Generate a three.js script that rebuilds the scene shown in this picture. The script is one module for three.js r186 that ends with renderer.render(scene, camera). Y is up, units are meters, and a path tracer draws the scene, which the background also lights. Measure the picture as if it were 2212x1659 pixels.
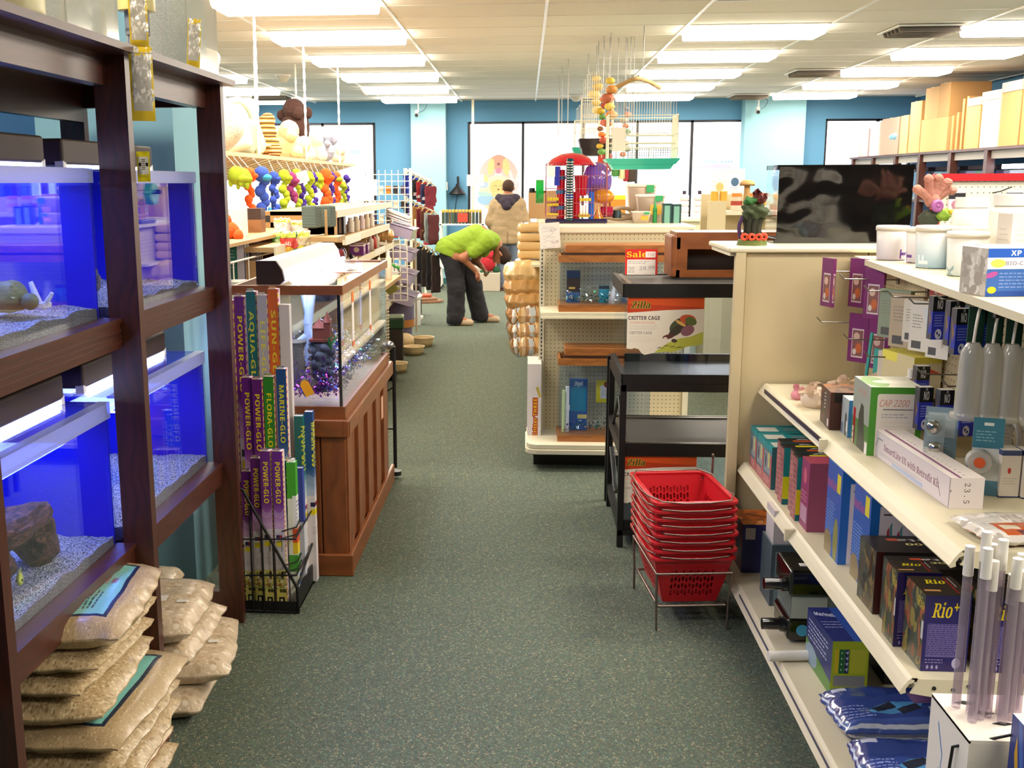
import * as THREE from 'three';
import { mergeGeometries } from 'three/addons/utils/BufferGeometryUtils.js';
import { RoundedBoxGeometry } from 'three/addons/geometries/RoundedBoxGeometry.js';
import { MarchingCubes } from 'three/addons/objects/MarchingCubes.js';
import { RectAreaLightUniformsLib } from 'three/addons/lights/RectAreaLightUniformsLib.js';
import { ImprovedNoise } from 'three/addons/math/ImprovedNoise.js';

// ---------- camera, sky, exposure ----------
const scene = new THREE.Scene();
const camera = new THREE.PerspectiveCamera(2 * Math.atan(829.5 / 2294.87) * 180 / Math.PI, 2212 / 1659, 0.05, 80);
camera.position.set(0, 1.71, 0);
camera.rotation.order = 'YXZ';
camera.rotation.set(-0.188002, 0.068062, -0.00465);
camera.setViewOffset(2212, 1659, 127, 0, 2212, 1659);
const renderer = new THREE.WebGLRenderer({ antialias: true });
renderer.toneMapping = THREE.LinearToneMapping;
renderer.toneMappingExposure = 1.45;
renderer.shadowMap.enabled = true;
scene.background = new THREE.Color().setRGB(2.3, 2.35, 2.4);   // overcast winter sky, far brighter than the shop
RectAreaLightUniformsLib.init();
const TUBE = new THREE.Color(1.0, 0.9, 0.77), TUBE_POWER = 13;
const ACTINIC = new THREE.Color(0.3, 0.36, 1.0), ACTINIC_POWER = 13;

// ---------- helpers ----------
let seed = 7;
const rnd = () => { seed = (seed * 1664525 + 1013904223) % 4294967296; return seed / 4294967296; };
const rr = (a, b) => a + (b - a) * rnd();
const pick = a => a[Math.floor(rnd() * a.length)];
const noise = new ImprovedNoise();
const V = (x, y, z) => new THREE.Vector3(x, y, z);
const mat = (c, r = 0.6, o = {}) => new THREE.MeshStandardMaterial({ color: c, roughness: r, ...o });
const phy = (c, r = 0.5, o = {}) => new THREE.MeshPhysicalMaterial({ color: c, roughness: r, ...o });
const used = {};
function numbered(n) { used[n] = (used[n] || 0) + 1; return used[n] === 1 ? n : n + '_' + String(used[n] - 1).padStart(3, '0'); }
function tag(o, label, category, group, kind) {
  if (label) o.userData.label = label;
  if (category) o.userData.category = category;
  if (group) o.userData.group = group;
  if (kind) o.userData.kind = kind;
  return o;
}
function thing(name, label, category, p = [0, 0, 0], ry = 0, group) {
  const g = new THREE.Group(); g.name = numbered(name); g.position.set(...p); g.rotation.y = ry; scene.add(g);
  return tag(g, label, category, group);
}
function part(parent, name, geo, m, label) {
  const o = new THREE.Mesh(geo, m); o.name = name; o.castShadow = o.receiveShadow = true; parent.add(o);
  if (label) o.userData.label = label;
  return o;
}
function single(name, label, category, geo, m, p = [0, 0, 0], ry = 0, group) {
  const o = part(scene, numbered(name), geo, m); o.position.set(...p); o.rotation.y = ry;
  return tag(o, label, category, group);
}
function struct(name, geo, m, parent = scene) {
  const o = part(parent, parent === scene ? numbered(name) : name, geo, m);
  if (parent === scene) o.userData.kind = 'structure';
  return o;
}
function structGroup(name) { const g = new THREE.Group(); g.name = numbered(name); g.userData.kind = 'structure'; scene.add(g); return g; }
function copyOf(src, p, ry = 0, label, group) {
  const c = src.clone(); c.name = numbered(src.name.replace(/_\d\d\d$/, '')); scene.add(c);
  c.position.set(...p); c.rotation.y = ry; c.userData = { ...src.userData };
  if (label) c.userData.label = label;
  if (group) c.userData.group = group;
  return c;
}
// geometry: boxes by limits or centre, cylinders, tubes, lathes
const bx = (x0, x1, y0, y1, z0, z1) => new THREE.BoxGeometry(x1 - x0, y1 - y0, z1 - z0).translate((x0 + x1) / 2, (y0 + y1) / 2, (z0 + z1) / 2);
const bc = (w, h, d, x = 0, y = 0, z = 0) => new THREE.BoxGeometry(w, h, d).translate(x, y, z);
const rb = (w, h, d, r, x = 0, y = 0, z = 0, s = 2) => new RoundedBoxGeometry(w, h, d, s, r).translate(x, y, z);
const cy = (r0, r1, h, x = 0, y = 0, z = 0, s = 16, open = false) => new THREE.CylinderGeometry(r1, r0, h, s, 1, open).translate(x, y, z);
const sp = (r, x = 0, y = 0, z = 0, sx = 1, sy = 1, sz = 1, s = 12) => new THREE.SphereGeometry(r, s, Math.max(6, s * 0.7 | 0)).scale(sx, sy, sz).translate(x, y, z);
function tube(pts, r, closed = false, rs = 6, smooth = false) {
  const v = pts.map(p => V(...p));
  if (smooth) return new THREE.TubeGeometry(new THREE.CatmullRomCurve3(v, closed), Math.max(8, v.length * 4), r, rs, closed);
  const gs = []; const n = closed ? v.length : v.length - 1;
  for (let i = 0; i < n; i++) {
    const a = v[i], b = v[(i + 1) % v.length], d = b.clone().sub(a), l = d.length(); if (l < 1e-6) continue;
    const g = new THREE.CylinderGeometry(r, r, l + r * 0.6, rs, 1);
    g.applyQuaternion(new THREE.Quaternion().setFromUnitVectors(V(0, 1, 0), d.normalize())).translate((a.x + b.x) / 2, (a.y + b.y) / 2, (a.z + b.z) / 2);
    gs.push(g);
  }
  return mg(gs);
}
const lathe = (pr, s = 24) => new THREE.LatheGeometry(pr.map(p => new THREE.Vector2(p[0], p[1])), s);
function mg(list) {
  const l = list.map(g => { const k = g.index ? g.toNonIndexed() : g; for (const a of Object.keys(k.attributes)) if (!['position', 'normal', 'uv'].includes(a)) k.deleteAttribute(a);
    if (!k.attributes.uv) k.setAttribute('uv', new THREE.BufferAttribute(new Float32Array(k.attributes.position.count * 2), 2)); return k; });
  return mergeGeometries(l);
}
function extrude(pts, depth, bevel = 0, o = {}) {
  const s = new THREE.Shape(pts.map(p => new THREE.Vector2(p[0], p[1])));
  return new THREE.ExtrudeGeometry(s, { depth, bevelEnabled: bevel > 0, bevelSize: bevel, bevelThickness: bevel, bevelSegments: 2, curveSegments: 10, ...o });
}
// box uv in metres so that grain keeps its size
function metric(g, k = 1) {
  const p = g.attributes.position, n = g.attributes.normal, u = new Float32Array(p.count * 2);
  for (let i = 0; i < p.count; i++) {
    const ax = Math.abs(n.getX(i)), ay = Math.abs(n.getY(i)), az = Math.abs(n.getZ(i));
    if (ax > ay && ax > az) { u[2 * i] = p.getZ(i) * k; u[2 * i + 1] = p.getY(i) * k; }
    else if (ay > az) { u[2 * i] = p.getX(i) * k; u[2 * i + 1] = p.getZ(i) * k; }
    else { u[2 * i] = p.getX(i) * k; u[2 * i + 1] = p.getY(i) * k; }
  }
  g.setAttribute('uv', new THREE.BufferAttribute(u, 2)); return g;
}
// shakes the points of a geometry (equal points move alike)
function rough(g, amp, freq, off = 0) {
  g = g.index ? g : g; const p = g.attributes.position, n = g.attributes.normal;
  const key = {}, nn = {};
  for (let i = 0; i < p.count; i++) { const k = p.getX(i).toFixed(4) + p.getY(i).toFixed(4) + p.getZ(i).toFixed(4); const v = nn[k] || (nn[k] = V(0, 0, 0)); v.x += n.getX(i); v.y += n.getY(i); v.z += n.getZ(i); key[i] = k; }
  for (let i = 0; i < p.count; i++) {
    const x = p.getX(i), y = p.getY(i), z = p.getZ(i);
    const d = amp * (noise.noise(x * freq + off, y * freq + 3.1, z * freq) + 0.5 * noise.noise(x * freq * 2.3, y * freq * 2.3 + off, z * freq * 2.3));
    const v = nn[key[i]].clone().normalize(); p.setXYZ(i, x + v.x * d, y + v.y * d, z + v.z * d);
  }
  g.computeVertexNormals(); return g;
}
// ---------- painted textures ----------
function canvasTex(w, h, paint, srgb = true) {
  const c = document.createElement('canvas'); c.width = w; c.height = h; const x = c.getContext('2d'); paint(x, w, h);
  const t = new THREE.CanvasTexture(c); if (srgb) t.colorSpace = THREE.SRGBColorSpace; t.wrapS = t.wrapT = THREE.RepeatWrapping; t.anisotropy = 8; return t;
}
function rep(t, u, v) { const c = t.clone(); c.repeat.set(u, v); return c; }
const hex = c => '#' + new THREE.Color(c).getHexString();
function woodTex(base, dark, light, w = 512, h = 512, rings = 26) {
  const a = new THREE.Color(base), b = new THREE.Color(dark), c = new THREE.Color(light);
  const L = q => [q.r, q.g, q.b].map(v => Math.pow(v, 1 / 2.2) * 255);
  const A = L(a), Bq = L(b), C = L(c);
  return canvasTex(w, h, (x) => {
    const im = x.createImageData(w, h);
    for (let j = 0; j < h; j++) for (let i = 0; i < w; i++) {
      const u = i / w, v = j / h;
      const per = Math.sin(u * Math.PI * 2), per2 = Math.cos(u * Math.PI * 2);
      const bend = noise.noise(per * 0.9, per2 * 0.9, v * 3) * 0.16;
      let t = Math.sin((v + bend) * rings * Math.PI * 2 * 0.5) * 0.5 + 0.5; t = Math.pow(t, 2.2);
      const f = noise.noise(per * 3, per2 * 3 + 9, v * 140) * 0.5 + 0.5;
      const m = noise.noise(per * 1.6 + 5, per2 * 1.6, v * 12) * 0.5 + 0.5;
      const k = Math.min(1, Math.max(0, 0.55 * t * m + 0.35 * f * (0.4 + m) - 0.05));
      const q = m > 0.5 ? C : A, g = (m > 0.5 ? (m - 0.5) * 1.6 : 0);
      for (let z = 0; z < 3; z++) im.data[(j * w + i) * 4 + z] = (A[z] * (1 - g) + q[z] * g) * (1 - k) + Bq[z] * k;
      im.data[(j * w + i) * 4 + 3] = 255;
    }
    x.putImageData(im, 0, 0);
  });
}
function text(x, s, px, py, size, color, o = {}) {
  x.save(); x.translate(px, py); if (o.rot) x.rotate(o.rot); if (o.sx || o.sy) x.scale(o.sx || 1, o.sy || 1); if (o.skew) x.transform(1, 0, o.skew, 1, 0, 0);
  x.font = `${o.w || 'bold'} ${size}px ${o.f || 'sans-serif'}`; x.textAlign = o.a || 'center'; x.textBaseline = 'middle';
  if (o.stroke) { x.lineWidth = o.lw || size * 0.16; x.strokeStyle = o.stroke; x.lineJoin = 'round'; x.strokeText(s, 0, 0); }
  x.fillStyle = color; x.fillText(s, 0, 0); x.restore();
}
function lines(x, px, py, w, n, gap, color, th = 3) {   // rows of small print
  x.fillStyle = color; for (let i = 0; i < n; i++) { let q = px; const end = px + w * (0.75 + 0.25 * rnd()); while (q < end - 4) { const l = Math.min(rr(6, 26), end - q); x.fillRect(q, py + i * gap, l, th); q += l + 5; } }
}
const fill = (x, c, a = 0, b = 0, w = 9999, h = 9999) => { x.fillStyle = c; x.fillRect(a, b, w, h); };
function blob(x, px, py, rx, ry, c, rot = 0) { x.save(); x.translate(px, py); x.rotate(rot); x.scale(1, ry / rx); x.beginPath(); x.arc(0, 0, rx, 0, 7); x.fillStyle = c; x.fill(); x.restore(); }
function poly(x, pts, c) { x.beginPath(); pts.forEach((p, i) => i ? x.lineTo(p[0], p[1]) : x.moveTo(p[0], p[1])); x.closePath(); x.fillStyle = c; x.fill(); }
function mottle(x, w, h, cols, n, r0, r1) { for (let i = 0; i < n; i++) blob(x, rnd() * w, rnd() * h, rr(r0, r1), rr(r0, r1), pick(cols), rnd() * 3); }
// carton: canvas of three squares [front | side | top] wrapped round a box with its base at the origin
// printed faces share large sheets: every carton's print is a region of one of them
const sheets = []; let sheetUsed = 24;
function sheetRegion(cols, paints) {   // cols squares side by side on the current sheet
  if (sheetUsed % 6 + cols > 6) sheetUsed += 6 - sheetUsed % 6;
  if (!sheets.length || sheetUsed + cols > 48) { const c = document.createElement('canvas'); c.width = 1536; c.height = 2048; const t = new THREE.CanvasTexture(c); t.colorSpace = THREE.SRGBColorSpace; t.wrapS = t.wrapT = THREE.RepeatWrapping; sheets.push({ x: c.getContext('2d'), t }); sheetUsed = 0; }
  const S = sheets[sheets.length - 1], cx = sheetUsed % 6, cyy = Math.floor(sheetUsed / 6); sheetUsed += cols;
  paints.forEach((f, i) => { S.x.save(); S.x.translate((cx + i) * 256, cyy * 256); S.x.beginPath(); S.x.rect(0, 0, 256, 256); S.x.clip(); f(S.x, 256, 256); S.x.restore(); });
  const t = S.t.clone(); t.repeat.set(cols / 6, 1 / 8); t.offset.set(cx / 6, 1 - (cyy + 1) / 8); return t;
}
const squareTex = paint => sheetRegion(1, [paint]);
function cartonMat(front, side, top, o = {}) {
  return phy(0xffffff, o.r ?? 0.42, { map: sheetRegion(3, [front, side, top].map(f => f || side || front)), ...o.m });
}
function cartonGeo(w, h, d, bevel = 0) {
  const g = new THREE.BoxGeometry(w, h, d).translate(0, h / 2, 0), u = g.attributes.uv, slot = [1, 1, 2, 2, 0, 0];
  for (let i = 0; i < 24; i++) u.setXY(i, (u.getX(i) * 0.985 + 0.0075 + slot[i >> 2]) / 3, u.getY(i) * 0.985 + 0.0075);
  return g;
}
function openCarton(w, h, d) {   // the same box with a raised front flap line
  const g = cartonGeo(w, h, d); return g;
}

// ---------- the room ----------
const carpetTex = canvasTex(1024, 1024, (x, w, h) => {
  const im = x.createImageData(w, h);
  for (let j = 0; j < h; j++) for (let i = 0; i < w; i++) {
    const n = rnd(), k = (j * w + i) * 4, s = rr(-9, 9); im.data[k] = 78 + s; im.data[k + 1] = 88 + s; im.data[k + 2] = 74 + s; im.data[k + 3] = 255;
  }
  x.putImageData(im, 0, 0);
  const cols = ['#2c3830', '#22302c', '#7d9484', '#4a6f62', '#9c9470', '#b4a27c', '#606f62', '#8a7e5e', '#3c554a', '#688a78', '#bcae88', '#946a54', '#3a4654', '#56764e'];
  for (let i = 0; i < 15000; i++) {
    x.strokeStyle = pick(cols); x.globalAlpha = rr(0.35, 0.85); x.lineWidth = rr(2, 5); const a = rnd() * w, b = rnd() * h, t = rnd() * 6.3, l = rr(3, 13);
    x.beginPath(); x.moveTo(a, b); x.lineTo(a + Math.cos(t) * l, b + Math.sin(t) * l); x.stroke();
  }
});
const M = {};
M.carpet = mat(0xffffff, 0.97, { map: rep(carpetTex, 1 / 0.85, 1 / 0.85), bumpMap: rep(carpetTex, 1 / 0.85, 1 / 0.85), bumpScale: 0.006 });
M.ceil = mat(0xcfc6b8, 0.9); M.white = mat(0xe6e2da, 0.35); M.whiteMatte = mat(0xdedad2, 0.7);
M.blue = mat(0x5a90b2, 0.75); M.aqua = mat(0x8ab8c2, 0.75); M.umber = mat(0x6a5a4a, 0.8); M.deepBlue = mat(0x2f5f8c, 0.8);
M.frameDark = mat(0x14121a, 0.35); M.black = mat(0x0c0b0d, 0.45); M.blackGloss = phy(0x08080a, 0.12, { clearcoat: 0.6 });
M.glass = phy(0xffffff, 0.02, { transmission: 1, thickness: 0, ior: 1.45 });
M.steel = mat(0x8d8a86, 0.3, { metalness: 0.9 }); M.chrome = mat(0xc8c4bd, 0.15, { metalness: 1 });
M.tan = mat(0xc9ba94, 0.45); M.tanDark = mat(0xa89a78, 0.55); M.cream = mat(0xd9d0b4, 0.42);
M.teal = mat(0x2c5c58, 0.8);
struct('floor', metric(bx(-7, 6.6, -0.12, 0, -18.7, 3.2)), M.carpet);
struct('ceiling', bx(-7, 6.6, 3.05, 3.2, -18.7, 3.2), M.ceil);
const grid = structGroup('ceiling_grid'); grid.userData.kind = 'structure';
const GX = k => -2.295 + 1.22 * k, rowFar = i => 8.37 + 1.83 * i;
const lightCols = [-2, 0, 3, 5];
const isLight = (k, zi) => lightCols.includes(k) && ((zi % 3) + 3) % 3 === 0;     // zi counts 0.61 m cells, cell far edge = 8.37 + 0.61 zi
const tileGeo = [0, 1].map(i => { const g = bc(1.2, 0.014, 0.601, 0, 0.008, 0); return g; });
const tileMats = [mat(0xe6ded2, 0.92), mat(0xe2dace, 0.92), mat(0xe9e1d5, 0.92)];
const ventCells = {};
for (let zi = -1; zi <= 15; zi++) for (let k = -4; k <= 6; k++) {
  if (isLight(k, zi)) continue;
  const t = struct('ceiling_tile', tileGeo[0], pick(tileMats), grid); t.position.set(GX(k) + 0.61, 3.02, -(8.37 + 0.61 * zi - 0.305));
}
for (let k = -3; k <= 7; k++) struct('runner', bx(GX(k) - 0.013, GX(k) + 0.013, 3.012, 3.05, -18.1, -6.5), M.white, grid);
const crossG = []; for (let zi = -2; zi <= 15; zi++) { const z = -(8.37 + 0.61 * zi); crossG.push(bx(-6.9, 6.4, 3.0165, 3.04, z - 0.006, z + 0.006)); }
struct('cross_tee', mg(crossG), mat(0xe6ded2, 0.45), grid);
// walls
const WZ = -18.4;
struct('wall_back', mg([bx(-7, 6.6, 2.705, 3.06, WZ - 0.25, WZ), bx(-7, 6.6, -0.01, 0.55, WZ - 0.25, WZ), bx(-2.56, -0.99, 0.55, 2.705, WZ - 0.25, WZ), bx(3.64, 4.93, 0.55, 2.705, WZ - 0.25, WZ), bx(-7, -5.3, 0.55, 2.705, WZ - 0.25, WZ), bx(6.35, 6.6, 0.55, 2.705, WZ - 0.25, WZ)]), M.blue);
struct('wall_right', bx(6.4, 6.6, -0.01, 3.06, -18.65, 3.2), M.blue);
struct('wall_left', bx(-7, -6.85, -0.01, 3.06, -18.65, 3.2), M.blue);
struct('wall_front', bx(-7, 6.6, -0.01, 3.06, 3.1, 3.25), M.umber);
struct('wall_partition', mg([bx(-2.05, -1.95, -0.01, 3.06, -4.66, 3.15), bx(-2.06, -1.94, -0.01, 3.06, -4.62, -4.5)]), M.deepBlue);
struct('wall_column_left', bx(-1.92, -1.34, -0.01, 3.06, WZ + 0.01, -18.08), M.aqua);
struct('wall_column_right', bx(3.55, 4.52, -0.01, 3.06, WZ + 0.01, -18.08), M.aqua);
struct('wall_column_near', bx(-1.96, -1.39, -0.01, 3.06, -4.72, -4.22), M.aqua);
struct('baseboard_back', bx(-6.8, 6.4, 0, 0.1, -18.39, -18.37), M.teal);
struct('baseboard_column', bx(-1.94, -1.33, 0, 0.1, -18.1, -18.06), M.teal);
function windowUnit(n, xs, y0, y1, letters) {
  const w = structGroup('window_' + n), z = WZ - 0.08, b = [];
  xs.forEach(x => b.push(bx(x - 0.022, x + 0.022, y0, y1, z - 0.05, z + 0.03)));
  b.push(bx(xs[0], xs[xs.length - 1], y1 - 0.03, y1, z - 0.05, z + 0.03), bx(xs[0], xs[xs.length - 1], y0, y0 + 0.045, z - 0.05, z + 0.03));
  struct('window_frame', mg(b), M.frameDark, w);
  for (let i = 0; i + 1 < xs.length; i++) struct('window_pane', bx(xs[i] + 0.022, xs[i + 1] - 0.022, y0 + 0.045, y1 - 0.03, z - 0.008, z - 0.004), M.glass, w);
  struct('window_sill', bx(xs[0], xs[xs.length - 1], y0 - 0.03, y0, WZ - 0.2, WZ + 0.06), M.whiteMatte, w);
  return w;
}
const winMid = windowUnit(2, [-0.97, -0.056, 0.965, 1.856, 2.764, 3.6], 0.58, 2.7);
const winLeft = windowUnit(1, [-5.28, -4.39, -3.476, -2.59], 0.58, 2.7);
const winRight = windowUnit(3, [4.95, 5.79, 6.33], 0.58, 2.7);
// lettering on the glass, read from the street, so mirrored from inside
function glassLetters(s, x, y, w, h, parent) {
  const t = canvasTex(512, 80, (c, W, H) => { c.clearRect(0, 0, W, H); c.save(); c.translate(W, 0); c.scale(-1, 1); text(c, s, W / 2, H / 2, 58, '#4fa3c9', { sx: Math.min(1, 500 / (s.length * 40)) }); c.restore(); });
  const o = struct('window_lettering', new THREE.PlaneGeometry(w, h).translate(x, y, WZ - 0.075), mat(0xffffff, 0.8, { map: t, transparent: true, alphaTest: 0.4, side: THREE.DoubleSide }), parent);
}
glassLetters('BIRDS', -2.94, 2.215, 0.52, 0.1, winLeft);
glassLetters('FRESH WATER', 3.22, 2.02, 0.62, 0.085, winMid);
glassLetters('PET SUPPLIES', 1.5, 1.78, 1.0, 0.1, winMid);
// outdoor ground
struct('ground_outside', bx(-40, 40, -0.3, -0.15, -60, -18.66), mat(0xcfd3d6, 0.9));

// ---------- ceiling fixtures ----------
const bezel = mat(0xe9e4dc, 0.4), lens = mat(0xffffff, 0.5, { emissive: TUBE, emissiveIntensity: 10 }), lensOff = mat(0x8d8276, 0.6);
const bezelGeo = mg([bx(-0.605, 0.605, 0, 0.012, -0.3, -0.278), bx(-0.605, 0.605, 0, 0.012, 0.278, 0.3), bx(-0.605, -0.583, 0, 0.012, -0.278, 0.278), bx(0.583, 0.605, 0, 0.012, -0.278, 0.278), bx(-0.605, 0.605, 0.02, 0.03, -0.3, 0.3)]);
const lensGeo = extrude([[-0.27, 0.01], [0.27, 0.01], [0.235, -0.05], [0.2, -0.062], [-0.2, -0.062], [-0.235, -0.05]], 1.14, 0.006).translate(0, 0, -0.57).rotateY(Math.PI / 2);   // a wraparound lens hangs below the grid
const lensFlat = bx(-0.583, 0.583, 0.004, 0.012, -0.278, 0.278);
const place = { '-2': 'far left lane', 0: 'lane above the left aisle shelves', 3: 'lane right of the middle', 5: 'lane above the right shelves' };
for (const k of lightCols) for (let i = -4; i <= 5; i++) {
  const off = k === 3 && i === 0, D = rowFar(i) - 0.305;
  const ord = ['nearest', 'second', 'third', 'fourth', 'fifth', 'farthest'][i] || 'overhead';
  const lab = off ? 'unlit ceiling troffer with a dull brown lens, front right' : i < 0 ? 'lit ceiling troffer overhead, out of sight above the near aisle' : `lit fluorescent ceiling panel, ${ord} from the camera in the ${place[k]}`;
  const g = thing('ceiling_light', lab, 'ceiling light', [GX(k) + 0.61, 3.012, -D], 0, i < 0 ? 'overhead troffers out of the picture' : undefined);
  part(g, 'frame', bezelGeo, bezel); part(g, 'diffuser', off ? lensFlat : lensGeo, off ? lensOff : lens);
  if (!off) {
    const l = new THREE.RectAreaLight(TUBE, TUBE_POWER, 1.16, 0.55); l.position.set(0, -0.075, 0); l.rotation.x = -Math.PI / 2; g.add(l); l.name = 'tube_light';
  }
}

// ---------- dark timber aquarium rack on the left ----------
const woodDark = woodTex(0x4a1c0c, 0x200b05, 0x672a14, 512, 512, 18);
M.rackWood = phy(0xffffff, 0.38, { map: rep(woodDark, 1, 4), clearcoat: 0.25, clearcoatRoughness: 0.35 });
M.rackWoodZ = phy(0xffffff, 0.38, { map: rep(woodDark, 1, 4), clearcoat: 0.25, clearcoatRoughness: 0.35 });
const rack = thing('aquarium_rack', 'tall dark-stained timber rack holding rows of lit blue aquariums', 'rack');
const W = (x0, x1, y0, y1, z0, z1) => metric(bx(x0, x1, y0, y1, z0, z1));
// upright grain runs along y: swap uv
function upright(g) { const u = metric(g).attributes.uv; for (let i = 0; i < u.count; i++) { const a = u.getX(i); u.setXY(i, u.getY(i), a); } return g; }
for (const z of [-2.1, -2.993, -3.922]) { part(rack, 'post', upright(bx(-1.19, -1.1, 0, 2.056, z, z + 0.038)), M.rackWood); part(rack, 'post', upright(bx(-1.7, -1.61, 0, 2.056, z, z + 0.038)), M.rackWood); }
const bays = [[-2.955, -2.1], [-3.885, -2.993], [-2.062, -1.2]];
part(rack, 'cornice', W(-1.74, -1.06, 2.056, 2.076, -3.95, -1.15), M.rackWood);
for (const [z0, z1] of bays) {
  part(rack, 'rail', W(-1.2, -1.155, 1.975, 2.056, z0, z1), M.rackWood);
  part(rack, 'rail', W(-1.65, -1.61, 1.93, 2.056, z0, z1), M.rackWood);
  for (const [y0, y1] of [[1.245, 1.318], [0.572, 0.642]]) {
    part(rack, 'rail', mg([W(-1.195, -1.158, y0, y1, z0, z1), W(-1.21, -1.152, y1, y1 + 0.014, z0, z1), ...(y0 > 1 ? [0.014, 0.03, 0.046].map(k => W(-1.159, -1.1555, y0 + k, y0 + k + 0.009, z0, z1)) : [])]), M.rackWood);
    part(rack, 'rail', W(-1.65, -1.61, y0, y1, z0, z1), M.rackWood);
    part(rack, 'shelf_board', W(-1.65, -1.19, y0 + 0.02, y1 - 0.012, z0, z1), M.rackWood);
  }
}
part(rack, 'end_rail', W(-1.61, -1.19, 0.02, 0.13, -3.922, -3.884), M.rackWood);
part(rack, 'end_rail', W(-1.61, -1.19, 1.98, 2.056, -3.922, -3.884), M.rackWood);

// ---------- aquariums ----------
const gravelTex = canvasTex(256, 256, (x, w, h) => { fill(x, '#b9b2aa'); mottle(x, w, h, ['#e9e4da', '#cfc8bf', '#8d867e', '#6a645f', '#f4efe6', '#a8a19a', '#413c3a', '#d8cdb8'], 2600, 1.5, 5); });
M.gravel = mat(0xffffff, 0.95, { map: rep(gravelTex, 4, 4), bumpMap: rep(gravelTex, 4, 4), bumpScale: 0.008 });
M.backBlue = mat(0x120eb0, 0.55); M.hood = mat(0x3a2a20, 0.55); M.tubeBlue = mat(0xffffff, 0.4, { emissive: new THREE.Color(0.62, 0.68, 1.0), emissiveIntensity: 7 });
M.tankGlass = phy(0xf3f8ff, 0.015, { transmission: 1, thickness: 0, ior: 1.5 });
M.paleDryGlass = phy(0xb9c4ee, 0.35, { transmission: 0.55, thickness: 0 });  // pale tint paints in the lid showing through dry glass above the water
M.waterFace = phy(0xe8f0ff, 0.02, { transmission: 1, thickness: 0, ior: 1.33 });
const rockTex = canvasTex(256, 256, (x, w, h) => { fill(x, '#6b5f55'); mottle(x, w, h, ['#80736a', '#5a4f48', '#93857a', '#4a413c', '#75685c'], 900, 2, 12); });
M.rock = mat(0xffffff, 0.95, { map: rockTex }); M.redRock = mat(0xc98a78, 0.95, { map: rockTex }); M.lava = mat(0x6a6460, 0.95, { map: rockTex });
function rock(w, h, d, s, freq = 14) { return rough(new THREE.IcosahedronGeometry(0.5, 4).scale(w, h, d), 0.25 * Math.min(w, h, d), freq, s).translate(0, h * 0.42, 0); }
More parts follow.
